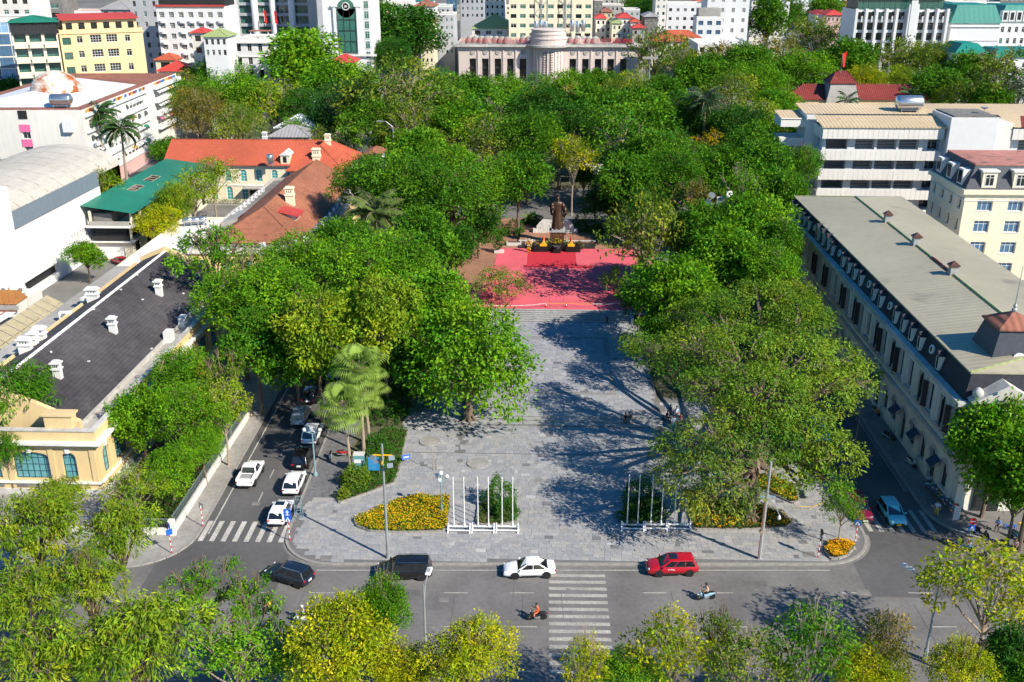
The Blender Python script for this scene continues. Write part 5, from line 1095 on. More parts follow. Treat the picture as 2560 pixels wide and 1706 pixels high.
def branches(name, seed, ht, lobes, r0=.3, mt='bark', fork=None, twigs=4, root=0):
    rg = random.Random(seed); m = MB(); top = Vector((rg.uniform(-.2,.2),rg.uniform(-.2,.2),ht))
    mid = Vector((rg.uniform(-.15,.15),rg.uniform(-.15,.15),ht*.55))
    m.tube([Vector((0,0,-.15)),Vector((0,0,.35)),mid,top],[r0*1.5,r0*1.05,r0*.85,r0*.75],8)
    for c, r in lobes:
        c = Vector(c); s = mid.lerp(top, rg.uniform(.5,1)); k = s.lerp(c,.5)+Vector((rg.uniform(-.4,.4),rg.uniform(-.4,.4),rg.uniform(.0,.5)))
        m.tube([s,k,c],[r0*.5,r0*.32,r0*.16],6)
        for _ in range(twigs):
            d = Vector((rg.gauss(0,1),rg.gauss(0,1),rg.gauss(.4,.8))).normalized(); e = c+Vector((d.x*r[0],d.y*r[1],d.z*r[2]))*.95
            q = c.lerp(e,.5)+Vector((rg.uniform(-.2,.2),)*3); m.tube([k.lerp(c,.6),q,e],[r0*.2,r0*.12,r0*.05],4)
    for q in range(root):
        a = 2*math.pi*q/root; m.tube([Vector((math.cos(a)*r0*.6,math.sin(a)*r0*.6,1.0)),Vector((math.cos(a)*r0*1.6,math.sin(a)*r0*1.6,.25)),Vector((math.cos(a)*r0*3.2,math.sin(a)*r0*3.2,-.1))],[r0*.5,r0*.35,r0*.15],5)
    return m.mesh(name, mt)
def lobes_dome(seed, Rr, H, zc, n, lr=.48, flat=.75, jit=.15):
    rg = random.Random(seed); out = [((0,0,zc+.15*H),(Rr*lr*1.1,Rr*lr*1.1,Rr*lr*flat))]
    for k in range(n):
        a = 2*math.pi*(k*.618034); t = (k+.5)/n; ph = math.asin(1-1.35*t); rr_ = Rr*(1-lr)*(1+rg.uniform(-jit,jit)); q = lr*rg.uniform(.7,1.25)
        out.append(((rr_*math.cos(a)*math.cos(ph), rr_*math.sin(a)*math.cos(ph), zc+H*math.sin(ph)*(1-lr)), (Rr*q,Rr*q,Rr*q*flat)))
    return out
# prototypes: radius 5 m crowns, height of crown centre in HC
PROTO = {}
def proto(key, seed, kind, **kw):
    k = dict(R=5.0,H=4.2,zc=8.0,n=13,lr=.42,flat=.75,ht=5.2,r0=.3,mt='bark',twigs=3); k.update(kind); 
    lo = lobes_dome(seed,k['R'],k['H'],k['zc'],k['n']+5,k['lr']*.86,k['flat'],k.get('jit',.15))
    cr = crown('crown',seed,lo,**kw); tr = branches('trunk',seed,k['ht'],lo,k['r0'],k['mt'],None,k['twigs'],k.get('root',0)); PROTO[key] = (tr,cr,k['R'],k['zc'])
for s in range(3):
    proto('dome%d'%s, 10+s, dict(n=15,lr=.40,jit=.35), per=10.1, cl_r=.42, nleaf=17, size=0.46, asp=.5, droop=.25)          # dense round crowns
    proto('airy%d'%s, 20+s, dict(n=11,lr=.36,flat=.7,jit=.4,H=3.8,twigs=6,mt='bark_pale',r0=.24), per=6.7, cl_r=.42, nleaf=13, size=0.42, asp=.45, droop=.3, young=.25)   # looser
    proto('whorl%d'%s, 30+s, dict(n=13,lr=.38,flat=.6,H=3.2,jit=.3,twigs=4), per=8, cl_r=.36, nleaf=18, size=.52, asp=.26, droop=.75, flat=.35, up=.6)   # hanging leaflets
    proto('fine%d'%s, 40+s, dict(n=16,lr=.40,flat=.7,twigs=4,jit=.35), per=12.3, cl_r=.40, nleaf=19, size=0.31, asp=.5, droop=.2, young=.2)       # small bright leaves
proto('sparse0', 51, dict(n=8,lr=.30,flat=.65,jit=.5,H=3.4,twigs=7,mt='bark',r0=.36), per=6.7, cl_r=.38, nleaf=20, size=0.44, asp=.48, droop=.3)
proto('sparse1', 52, dict(n=9,lr=.28,flat=.7,jit=.5,H=4.0,twigs=8,mt='bark',r0=.34), per=6.7, cl_r=.40, nleaf=20, size=0.46, asp=.48, droop=.3)
proto('broad', 61, dict(n=15,lr=.36,flat=.8,H=5.4,zc=8.2,ht=4.5,r0=.42,root=5), per=10.5, cl_r=.5, nleaf=22, size=.33, asp=.55, droop=.45, young=.2)
proto('tall0', 71, dict(R=4.0,H=6.5,zc=10.5,n=16,lr=.42,ht=7), per=10.1, cl_r=.45, nleaf=17, size=0.49, asp=.5, droop=.25, young=.3)
proto('wisp0', 81, dict(n=14,lr=.36,flat=1.15,H=4.6,zc=9,jit=.3,mt='bark_pale',twigs=6), per=10.1, cl_r=.45, nleaf=15, size=0.39, asp=.28, droop=.9, flat=.2)   # weeping
GROUPS = {}
def tree(px, py, rpx, kind, col, label, zc=None, squash=1.0, group=None, name='tree', Rm=None, loc=None, rot=None):
    tr, cr, R0, Z0 = PROTO[kind]
    z = Z0*1.05 if zc is None else zc
    p = G(px, py, z) if loc is None else Vector((*loc, z)); Rr = rpx*mpp(p) if Rm is None else Rm; s = Rr/R0; sz = z/Z0
    t = thing(name, label, 'tree', (p.x, p.y, 0), 0, group); a = (px*7.3+py*1.7) % 6.28 if rot is None else rot
    sz2 = (sz*.35+s*.75)*squash
    for nm, me in (('trunk',tr),('crown',cr)):
        o = link(nm, me, t); o.rotation_euler = (0,0,a); e = 1+.16*math.sin(px*1.3+py*.7); o.scale = (s*e*1.06,s*1.06/e,sz2)
        o.location = (0,0,0 if nm == 'trunk' else z-Z0*sz2-.25)
        if nm == 'trunk': o.scale = (s*.9*e,s*.9/e,z/Z0)
        if nm == 'crown': o.color = (*col,1)
    return t
def leafy(name, seed, pts, size, asp, matname='leaf', flat=.7, cols=None, up=0.8):
    """leaf sheet over given points (hedges, beds)"""
    rg = np.random.default_rng(seed); P = np.array(pts); n = len(P); D = unit(rg.normal(size=(n,3))*np.array([1,1,.5])+np.array([0,0,.35*up])); Nn = unit(rg.normal(size=(n,3))*.5+np.array([0,0,flat]))
    if cols is None: cols = np.ones((n,3))*rg.uniform(.65,1.35,size=(n,1))*np.array([.85,1,.85])
    return leaf_mesh(name,P,D,Nn,size*rg.uniform(.7,1.3,size=n),asp,cols,matname)
def shrub(px, py, r, h, col, label, z=0.15, size=.22, name='shrub', cat='shrub', n=1500, loc=None, sq=1.0, box=False):
    p = G(px,py,z) if loc is None else Vector((*loc,z)); rg = np.random.default_rng(int(px*3+py+h*100)); d = unit(rg.normal(size=(n,3))); d[:,2] = np.abs(d[:,2])
    lum = 1+.13*np.sin(d[:,0]*7+px)+.13*np.sin(d[:,1]*6+d[:,2]*5)
    P = d*np.array([r,r*sq,h])*(lum*rg.uniform(.8,1.03,size=n))[:,None]
    t = thing(name,label,cat,(p.x,p.y,z)); m = MB()
    for k in range(5): a = k*1.3; m.tube([Vector((0,0,-.1)),Vector((math.cos(a)*r*.3,math.sin(a)*r*.3,h*.4)),Vector((math.cos(a)*r*.65,math.sin(a)*r*.65,h*.65))],[.06,.04,.02],4)
    m.build('stem','bark',t); m = MB(); m.ball((0,0,h*.3),(r*.72,r*.72*sq,h*.55),10,6); 
    o = link('foliage', leafy('foliage',int(px),P,size,.55), t); o.color = (*col,1); return t
# ------------------------------------------------------------------ palms
def fan_palm(px, py, h, Rl, nfr, label, seed, z=.12):
    p = G(px,py,z); rg = random.Random(seed); t = thing('fan_palm',label,'palm',(p.x,p.y,z)); lean = Vector((rg.uniform(-.5,.1),rg.uniform(-.3,.3),0)); top = lean+Vector((0,0,h))
    MB().tube([Vector((0,0,-.1)),lean*.3+Vector((0,0,h*.35)),lean*.7+Vector((0,0,h*.7)),top],[.22,.17,.15,.14],8).build('trunk','bark_pale',t)
    st = MB(); V = []; 
    P = []; D = []; Nn = []; Cc = []; Sz = []
    for k in range(nfr):
        a = k*2.399; el = R(78-118*(k+.5)/nfr+rg.uniform(-8,8)); d = Vector((math.cos(a)*math.cos(el),math.sin(a)*math.cos(el),math.sin(el)))
        e = top+d*Rl*rg.uniform(.36,.52)+Vector((0,0,-.1 if el < 0 else 0)); st.tube([top,e],[.035,.02],4)
        side = d.cross(Vector((0,0,1))).normalized(); upv = side.cross(d).normalized()
        q = rg.uniform(.75,1.2)
        for j in range(26):
            th = R(-115+230*j/25); dd = (d*math.cos(th)+side*math.sin(th))*1.0; L = Rl*.62*(1-.25*abs(th)/2.0)
            seg = 3; base = e
            for s_ in range(2):
                drp = Vector((0,0,-.15-.95*s_)); dv = (dd+drp*(.95 if s_ else .3)).normalized(); ln = L*(.62 if s_ == 0 else .5)
                P.append(base); D.append(dv); Nn.append(upv+side*math.sin(th)*.3+Vector((0,0,.2))); Sz.append(ln*1.15); Cc.append((q*rg.uniform(.85,1.2),)*3); base = base+dv*ln
    st.build('petiole','bark_pale',t)
    o = link('fronds', leaf_mesh('fronds',np.array(P),np.array(D),unit(np.array(Nn)),np.array(Sz),.135,np.array(Cc)), t); o.color = (.22,.33,.06,1); return t
def feather_palm(px, py, zc, h, Rl, nfr, label, seed, col, loc=None, r0=.24, droopy=1.0, smooth_trunk=True, name='palm_tree'):
    p = G(px,py,zc) if loc is None else Vector((*loc,0)); rg = random.Random(seed); t = thing(name,label,'palm',(p.x,p.y,0.05))
    top = Vector((rg.uniform(-.3,.3),rg.uniform(-.3,.3),h)); MB().tube([Vector((0,0,-.1)),Vector((0,0,h*.4)),top],[r0*1.2,r0,r0*.75],9).build('trunk','bark_pale',t)
    MB().tube([top,top+Vector((0,0,1.2))],[r0*.8,r0*.4],8).build('crownshaft','crown_green' if 'crown_green' in MATS else mat('crown_green',(.12,.22,.05),.6,.2,2),t)
    P=[];D=[];Nn=[];Sz=[];Cc=[]; ra = MB()
    for k in range(nfr):
        a = k*2.399+rg.uniform(-.2,.2); el = R(80-105*(k+.5)/nfr); q = rg.uniform(.75,1.2); pos = top+Vector((0,0,1.1)); n = 14; side = Vector((-math.sin(a),math.cos(a),0)); prev = pos
        for j in range(n):
            el2 = el-R(95*droopy)*(j/n)**1.4; d = Vector((math.cos(a)*math.cos(el2),math.sin(a)*math.cos(el2),math.sin(el2))); pos = prev+d*Rl/n*1.15
            ra.tube([prev,pos],[.05*(1-j/n)+.01]*2,3)
            if j > 0:
                ll = Rl*.30*math.sin(math.pi*min(.97,(j+1.5)/(n+1)))
                for s_ in (-1,1):
                    for u in (.25,.75):
                        P.append(prev.lerp(pos,u)); D.append(side*s_+d*.55+Vector((0,0,-.55-rg.uniform(0,.3)))); Nn.append(Vector((0,0,1))+side*s_*.5); Sz.append(ll*rg.uniform(.85,1.15)); Cc.append((q*rg.uniform(.8,1.2),)*3)
            prev = pos
    ra.build('rachis','bark_pale',t); o = link('fronds',leaf_mesh('fronds',np.array(P),np.array(D),unit(np.array(Nn)),np.array(Sz),.26,np.array(Cc)),t); o.color = (*col,1); return t
# colours
YG=(.34,.34,.008); BR=(.13,.265,.010); MG=(.085,.195,.010); DG=(.042,.125,.012); OL=(.16,.205,.022); LG=(.22,.285,.016); BN=(.21,.165,.030); BL=(.036,.10,.022); GD=(.42,.29,.008); PG=(.19,.235,.035)
T = tree
# --- near side of the main road (bottom of the view)
T(85,1320,125,'whorl0',LG,'broad pale green tree with hanging leaflets at the left edge over the main road corner',9)
T(290,1335,95,'whorl1',LG,'pale green hanging-leaf tree touching the left crossing corner',8.5)
T(60,1500,105,'whorl2',LG,'pale green tree at the left edge over the main road lanes',9)
T(215,1450,85,'whorl0',LG,'pale green tree with bare forked branch over the main road lanes',9.5)
T(330,1610,150,'whorl1',LG,'largest pale green tree in the bottom left corner group',9.5)
T(110,1650,145,'whorl2',LG,'pale green tree filling the very bottom left corner',9.5)
T(505,1480,80,'sparse0',BR,'sparse tree with bare twisted limbs and open crown beside the motorbikes',8.5)
T(625,1522,78,'sparse1',BR,'open-crowned tree half hiding the rider with the yellow jacket',8)
T(590,1640,105,'airy0',BR,'darker green leafy tree below the open-crowned trees at the bottom',7.5)
T(720,1650,80,'airy1',BR,'small green tree at the bottom left of the bright yellow-green dome',7)
T(860,1620,140,'fine0',YG,'wide bright yellow-green dome tree at the bottom, left of the lamp arm',8)
T(965,1515,62,'fine1',BR,'small green tree with brown seed bunches in front of the black minivan',9.5)
T(1005,1680,75,'fine1',YG,'low yellow-green crown between the dome tree and the street lamp',6.5)
T(1165,1650,105,'fine2',YG,'bright yellow-green tree right of the slim street lamp at the bottom',8)
T(1465,1660,62,'airy0',YG,'small yellow-green tree beside the end of the zebra crossing',8)
T(1570,1690,75,'fine0',BR,'deep green low crown at the bottom right of the zebra crossing',6.5)
T(1680,1620,98,'airy1',YG,'golden-green tree with pale twigs at the bottom right of the zebra',8.5)
T(1795,1590,58,'sparse0',OL,'thin olive tree with bare fork between two leafy trees at the bottom',8.5)
T(1865,1660,95,'airy2',OL,'olive tree at the bottom below the lamp shadow',8)
T(2030,1620,112,'airy0',MG,'dark olive green tree with layered crown at the bottom right',9)
T(2215,1605,72,'airy1',BN,'brownish-green tree beside the right street lamp',8.5)
T(2170,1690,80,'fine1',YG,'yellow-flecked low tree at the bottom below the brownish tree',7)
T(2480,1470,135,'airy2',YG,'large open yellow-green tree at the right edge over the main road',9)
T(2405,1675,72,'fine2',YG,'round vivid yellow-green tree in the bottom right corner',8)
T(2540,1640,75,'dome0',DG,'dark green tree at the right edge of the bottom corner',8)
T(2545,1700,60,'dome1',MG,'small green tree in the very bottom right corner',7)
# --- villa garden and left street
T(40,985,95,'whorl2',MG,'dark feathery tree in front of the villa front at the left edge',10)
T(10,1110,62,'whorl1',MG,'dark green tree low at the left edge beside the villa windows',6)
T(350,1050,70,'dome1',BR,'round bright tree before the villa side wall',6,1.3)
T(475,1035,78,'fine2',BR,'big bright leafy tree above the low railing of the left street',7.5,1.2)
T(555,1015,66,'airy0',LG,'pale leafy tree leaning over the left street railing',7.5,1.2)
T(505,1120,55,'fine0',BR,'low bright tree tight against the garden railing',4.5,1.2)
T(455,945,80,'fine1',BR,'light leafy tree above the villa gutter',8.5)
T(560,940,62,'sparse1',OL,'thin-crowned tree with pale bare branches at the villa side',8.5)
T(530,640,88,'sparse0',BR,'tall open tree standing over the far end of the black roof',13)
T(600,760,98,'fine2',BR,'leafy tree between the black roof and the left street',11)
T(335,1225,72,'airy2',LG,'yellowish leafy tree in the garden corner by the crossing',5)
T(425,1170,72,'fine0',BR,'bushy tree behind the low railing near the street corner',4.5)
T(150,1235,62,'whorl0',LG,'pale feathery tree covering the foot of the villa front',4.5)
T(215,640,42,'dome0',BR,'small round tree beside the white hall and the red car',5)
# --- park left of the plaza
for i,(x,y,r,k,c,z,lab) in enumerate([
 (700,760,125,'fine0',BR,11,'light green tree over the left street opposite the villa roof'),(640,860,95,'dome1',MG,9.5,'shaded tree overhanging the far left street'),(790,830,98,'dome0',LG,12,'bright green tree leaning over the parked cars'),
 (880,700,115,'fine0',BR,13,'large fine-leaved tree in the middle of the left park'),(990,680,110,'fine1',BR,13,'fine-leaved green tree left of the frangipani'),(960,800,105,'dome1',LG,12.5,'bright dome tree behind the fan palms'),
 (1075,770,98,'dome2',BR,12,'dense green tree left of the lower terrace'),(745,665,85,'fine2',BR,13,'fine green tree near the brown roof corner'),(640,690,78,'airy2',OL,12.5,'olive-green tree before the ochre wall'),
 (860,620,85,'dome0',MG,11,'green tree below the date palm'),(1060,610,95,'dome1',MG,11,'dark dome tree left of the red carpet'),(1140,620,62,'dome2',DG,8,'dark small tree beside the carpet edge'),
 (1010,480,115,'fine1',MG,14,'big dense green tree left of the statue park'),(1130,500,110,'fine2',MG,13.5,'big dense tree nearest the statue on the left'),(910,470,85,'fine0',MG,13,'dense tree beside the brown roof eave'),
 (1195,560,55,'dome1',DG,8,'small dark tree above the clipped bushes'),(1045,400,90,'dome2',BR,13,'bright layered tree at the end of the far road'),(1110,430,80,'fine0',BR,13,'bright fine tree between far road and statue'),
 (860,800,92,'fine1',BR,9,'mid green tree in the shade above the silver car'),(1020,900,70,'dome0',DG,6.5,'dark understorey tree behind the broad-leaved tree'),(930,900,60,'dome2',MG,6,'dark low tree behind the fan palms'),
 (740,910,85,'dome0',MG,7.5,'dim tree over the black cars')]): T(x,y,r,k,c,lab,z)
T(1172,925,140,'broad',BR,'big glossy broad-leaved tree standing on the paving left of the plaza',7.0,1.4)
T(1248,705,66,'airy2',PG,'small frangipani with open crown beside the red carpet',4.4,.75,None,'frangipani_tree')
T(1537,700,30,'sparse0',PG,'slim sapling standing before the right end of the carpet',4.2,1.6)
# --- right of the plaza
T(1615,590,112,'airy1',OL,'tall yellowish-green tree with visible limbs right of the red carpet',12,1.25)
for i,(x,y,r,k,c,z,lab) in enumerate([
 (1700,735,105,'dome0',BR,10.5,'layered bright tree right of the upper steps'),(1600,745,45,'dome1',DG,6,'small dark tree behind the slim sapling'),(1820,660,100,'dome1',BR,11.5,'bright layered tree below the floodlight mast'),(1760,590,85,'dome2',MG,12,'green tree at the foot of the floodlight mast'),
 (1930,690,85,'fine0',BR,11.5,'bright tree by the far end of the long facade'),(1890,570,90,'dome0',BR,13,'bright tree right of the floodlight mast'),(1980,780,75,'fine1',LG,11,'pale bright tree against the long facade'),(1660,810,60,'dome2',MG,7,'small tree between layered tree and banyan'),(1830,560,70,'fine2',MG,13,'dense tree behind the floodlight mast'),
 (1950,620,60,'dome1',MG,12,'dark tree beside the mansard end of the long building')]): T(x,y,r,k,c,lab,z)
# banyan: one huge tree of many lobes
def big_tree(name, lab, base, L, col, seed, r0, roots, **kw):
    pc = G(*base, 0); bl = []
    for (x,y,r,z) in L:
        p = G(x,y,z); q = r*mpp(p); bl.append(((p.x-pc.x,p.y-pc.y,z),(q,q,q*.62)))
    t = thing(name,lab,'tree',(pc.x,pc.y,0)); o = link('crown', crown('crown',seed,bl,**kw), t); o.color = (*col,1)
    link('trunk', branches('trunk',5,6.0,bl,r0,'bark',None,5,roots), t); return t, pc
t, pc = big_tree('banyan_tree','huge spreading banyan with olive-green lobes and hanging roots right of the plaza',(1885,1165),[(1900,770,105,13),(1800,790,85,13),(2000,810,90,12.5),(1740,870,85,13),(1860,880,100,15),(1990,900,100,14),(2080,900,75,11),(1640,880,62,11),(1590,860,42,10),(1920,980,100,14),(2060,980,85,11),(2130,960,55,10),(1780,970,70,13.5),(2010,1080,95,10.5),(1920,1090,85,11),(2090,1140,70,8.5),(1720,790,60,11.5),(2160,930,40,9.5),(2060,1200,55,6.5),(1850,1040,70,12),(1690,920,50,12),(1970,1180,60,6.5)],(.16,.235,.02),99,1.0,8,per=12.5,cl_r=.40,nleaf=18,size=.36,asp=.42,droop=.55,young=.18,flat=.5)
rgb = random.Random(77)
for k in range(26): x,y = rgb.uniform(-9,7),rgb.uniform(-9,6); z = rgb.uniform(6,9); MB().cyl((x,y,z),(x+rgb.uniform(-.2,.2),y,z-rgb.uniform(2.5,5)),.035,.015,4).build('hanging_root','bark_pale',t)
ox = G(2160,1000,6)-pc; MB().cyl((ox.x,ox.y,9.2),(ox.x-.3,ox.y,.8),.06,.04,5).build('hanging_root','bark_pale',t)
big_tree('fig_tree','drooping fig tree with buttress roots in the right flower bed',(1872,1305),[(1700,1110,62,10),(1765,1085,62,11.5),(1830,1120,62,11),(1680,1185,48,8),(1740,1165,62,10),(1810,1195,62,9),(1865,1235,48,7),(1770,1255,58,6.5),(1715,1240,46,6.5),(1835,1275,36,4.5),(1660,1130,36,8.5)],(.165,.215,.03),98,.6,6,per=11,cl_r=.38,nleaf=18,size=.38,asp=.34,droop=.8,young=.2,flat=.4)
T(2108,1265,46,'airy2',BR,'slender street tree in the small corner flower bed',4.6,1.5)
T(2490,1110,118,'dome1',BR,'bright dense street tree hiding the corner pavilion',8.5,1.15)
T(2590,1170,110,'dome0',BR,'bright dense tree cut by the right edge beside the corner pavilion',9)
T(2545,1230,80,'dome2',BR,'bright dense tree at the right edge behind the no-entry sign',6)
# --- canopy behind the statue and to the bank
CAN = [
 (1296,452,78,'dome0',MG,12,'dark dense tree left behind the statue'),(1250,455,70,'fine0',BR,12,'bright tree left of the dark dense tree behind the statue'),(1432,392,55,'airy1',YG,13,'yellowish tree standing behind the statue to its right'),(1530,505,62,'dome1',BL,8.0,'dark bluish tree right behind the statue'),
 (1570,460,80,'dome2',MG,12.5,'green tree above the tall yellowish tree'),(1680,450,85,'fine1',MG,13,'dense green tree left of the floodlight mast top'),(1790,440,85,'dome0',MG,13,'dense green tree behind the floodlight mast top'),(1900,440,95,'dome1',MG,13,'big dense tree beside the modernist block'),(1960,500,75,'dome2',MG,12.5,'dense tree touching the long building corner'),
 (1740,500,55,'sparse0',BN,12,'brownish thin tree in the right canopy'),(1400,330,98,'fine2',DG,14,'dark tree above the marquee tent'),(1550,350,120,'airy0',MG,15,'wide olive-dark tree right of the marquee tent'),(1630,395,75,'dome0',MG,13,'mid green tree right of the wide dark tree'),(1320,360,95,'fine0',MG,14,'dense mid green tree left of the tent'),
 (1220,360,85,'airy1',OL,14,'olive tree at the right end of the far road'),(1150,330,80,'dome1',BR,13,'bright tree beside the far road'),(1480,300,100,'dome2',MG,15,'tall green tree in the middle canopy'),(1360,300,100,'fine1',DG,15,'dark canopy tree below the bank left half'),(1240,300,95,'airy2',MG,15,'green canopy tree left of the golden tree'),
 (1430,262,50,'airy0',GD,15,'golden-flowered tree in the middle canopy'),(1340,258,38,'airy1',GD,14,'small golden tree below the bank'),(1600,300,90,'dome0',MG,15,'deep green canopy tree right of the middle'),(1690,300,85,'fine2',DG,14,'dark canopy tree left of the royal palm'),(1560,255,70,'fine0',OL,14,'olive canopy tree below the bank right half'),
 (1660,250,65,'dome1',MG,13,'green canopy tree below the lamp mast'),(1850,330,80,'fine1',DG,13,'dark fir-like tree right of the royal palm'),(1880,380,75,'dome2',MG,13,'green tree left of the modernist block'),(1960,340,70,'fine2',BR,13,'bright tree against the modernist block end'),(1900,300,60,'airy0',LG,12.5,'pale bright tree below the maroon villa'),
 (1945,275,58,'dome0',BR,12,'bright tree left of the maroon villa roof'),(1790,380,62,'sparse1',GD,11,'small golden-brown tree near the side street'),(1180,250,70,'dome1',MG,13,'green tree below the left end of the bank'),(1270,240,62,'fine0',BR,12,'bright tree before the bank left columns'),(1350,228,60,'airy2',MG,12,'tree before the bank drum'),
 (1430,228,62,'fine1',BR,12,'bright tree before the bank lattice'),(1500,225,55,'dome2',MG,12,'tree before the bank right columns'),(1580,215,50,'airy1',LG,12,'light tree at the right end of the bank'),(1120,280,75,'fine2',MG,14,'green tree right of the big olive tree'),(1095,380,60,'airy2',BN,11,'brownish shrubby tree beside the far road'),
 (985,370,45,'dome0',LG,7,'bright round tree by the far street lamp'),(1700,170,70,'airy0',OL,17,'pale spreading tree right of the bank'),(1640,130,72,'sparse1',PG,19,'tall pale tree with open layered crown right of the bank'),(1760,200,70,'dome1',MG,14,'green tree behind the royal palm'),(1830,240,75,'airy1',OL,14,'light olive tree above the royal palm'),
 (1900,220,70,'fine0',BR,14,'bright green tree left of the red flag'),(1990,190,85,'fine2',BR,15,'big bright round tree behind the maroon villa'),(1930,150,80,'airy2',BN,15,'brown-topped tree above the bright round tree'),(2040,100,75,'airy0',OL,17,'grey-olive tree below the maroon roofs'),(2120,160,75,'dome2',MG,15,'green tree right behind the red flag'),
 (2190,120,70,'fine1',BR,16,'bright tree below the fin hotel left part'),(2060,60,50,'tall0',MG,18,'dark upright tree at the top right'),(2250,150,70,'airy1',OL,15,'olive tree below the fin hotel prow'),(2330,160,70,'fine2',OL,15,'olive-gold tree below the fin hotel right part'),(2420,190,72,'dome0',MG,14,'dark tree before the green roof annex'),
 (2165,205,45,'fine0',YG,12,'yellow-green tree right of the villa tower'),(2250,205,45,'fine1',LG,12,'light green tree above the maroon roof'),(2340,230,70,'dome1',MG,13,'green tree above the big steel tank'),(2380,250,60,'airy2',LG,12,'yellowish green tree right of the steel tank'),(2500,190,80,'sparse1',OL,20,'tall airy tree with pale trunk at the upper right'),
 (2470,260,60,'dome2',MG,12,'dark tree left below the tall airy tree'),(2550,230,55,'airy0',BL,14,'dim tree at the right edge below the hotel wing'),(2200,60,55,'dome0',MG,17,'dark tree left of the fin hotel'),(2290,110,60,'dome1',DG,14,'dark tree under the fin hotel'),(1800,158,62,'airy1',BN,15,'brownish tree below the flat white roof'),(1865,165,62,'dome2',MG,15,'green tree right of the flat white roof'),
 # upper left
 (760,175,78,'tall0',BR,17,'tall bright rounded tree before the white podium'),(850,215,75,'dome0',BR,15,'bright tree below the red pavilion'),(880,270,72,'wisp0',BL,15,'dark weeping tree in the left canopy'),(1000,240,120,'airy1',OL,19,'very big olive-grey tree left of the bank'),(940,310,80,'fine0',MG,13,'green tree over the parked motorbikes'),(1030,310,75,'airy2',OL,14,'olive tree at the far road bend'),
 (690,260,75,'airy0',LG,13,'light olive tree above the vaulted house'),(600,250,80,'fine1',BR,14,'bright fine tree below the white hotel'),(540,200,75,'fine2',MG,15,'green tree left of the podium'),(500,290,72,'wisp0',BN,14,'brown feathery tree right of the domed building'),(590,320,62,'wisp0',OL,12,'olive feathery tree before the vaulted house'),(470,230,55,'airy1',BN,13,'brownish-green tree beside the patched roofs'),
 (640,180,60,'dome1',MG,14,'green tree left of the tall bright tree'),(480,150,60,'fine0',BR,15,'bright tree before the little white pavilion house'),(560,130,55,'dome2',MG,15,'dark green tree below the white hotel balconies'),(385,95,42,'tall0',DG,17,'dark upright tree between yellow block and hotel'),(940,100,70,'tall0',DG,20,'tall dark tree right of the tower wing'),(1040,100,62,'tall0',DG,19,'tall dark tree left of the bank'),
 (950,55,58,'dome0',MG,20,'dark tree at the top behind the tower wing'),(980,150,60,'fine1',DG,16,'dark tree between the two tall dark trees'),(1090,215,58,'airy2',BR,13,'light tree at the left corner of the bank'),(1080,250,65,'dome1',MG,14,'green tree right of the olive-grey giant'),(760,270,62,'fine2',DG,12,'dark tree behind the vaulted house roof'),(820,300,55,'dome2',DG,11,'dark tree left of the weeping tree'),
 (740,330,50,'airy0',BR,9,'airy tree beside the dusty tin roof'),(800,350,50,'sparse0',OL,9,'thin tree behind the orange roof chimney'),(870,360,45,'airy1',MG,8,'small tree right of the orange roof'),(455,400,38,'dome0',DG,6,'dark bush tree at the pink wall corner'),(480,480,62,'airy2',LG,9,'yellowish tree before the cream building'),(530,440,55,'airy0',LG,10,'pale leafy tree before the cream building windows'),
 (395,560,60,'fine0',YG,6.5,'yellow-green round tree in the courtyard'),(440,510,55,'fine1',LG,8,'light green courtyard tree beside the green roof'),(250,470,55,'airy1',LG,10,'leafy tree between white hall and green roof'),(225,440,50,'fine2',LG,11,'yellowish tree at the foot of the twin palms'),(420,380,40,'dome1',MG,7,'small green tree below the domed building end'),
 (1620,40,45,'dome2',DG,20,'dark tree among far roofs left of the white twin blocks'),(1595,15,45,'fine0',MG,22,'far dark tree at the top edge'),(1920,60,50,'tall0',MG,19,'dark tree right of the tall white block'),(1970,40,45,'fine1',MG,20,'far green tree at the top right of the white block'),(455,250,60,'airy1',BR,13,'bright leafy tree hiding the foot of the patched roof house'),(520,250,60,'fine0',MG,13,'green tree between patched roofs and podium'),(30,245,60,'dome0',DG,10,'dark tree at the foot of the glass tower'),(10,440,40,'dome1',DG,8,'dark tree behind the white hall at the left edge'),
 (1545,410,55,'fine2',DG,11,'dark tree below the wide olive-dark tree'),(1460,440,34,'dome0',DG,7,'low dark tree in front of the tent'),(1620,520,60,'dome1',DG,9,'shaded tree behind the tall yellowish tree'),(1700,590,60,'fine0',MG,10,'shaded tree right behind the tall yellowish tree'),(1850,480,55,'airy2',BR,14,'light tree above the floodlight mast'),(2005,420,50,'fine1',MG,13,'tree in front of the modernist balcony bands'),(1760,330,55,'dome2',DG,11,'dark tree under the royal palm'),(1690,380,60,'fine2',MG,12,'tree at the shaded right side street')]
for x,y,r,k,c,z,lab in CAN: T(x,y,r,k,c,lab,z)
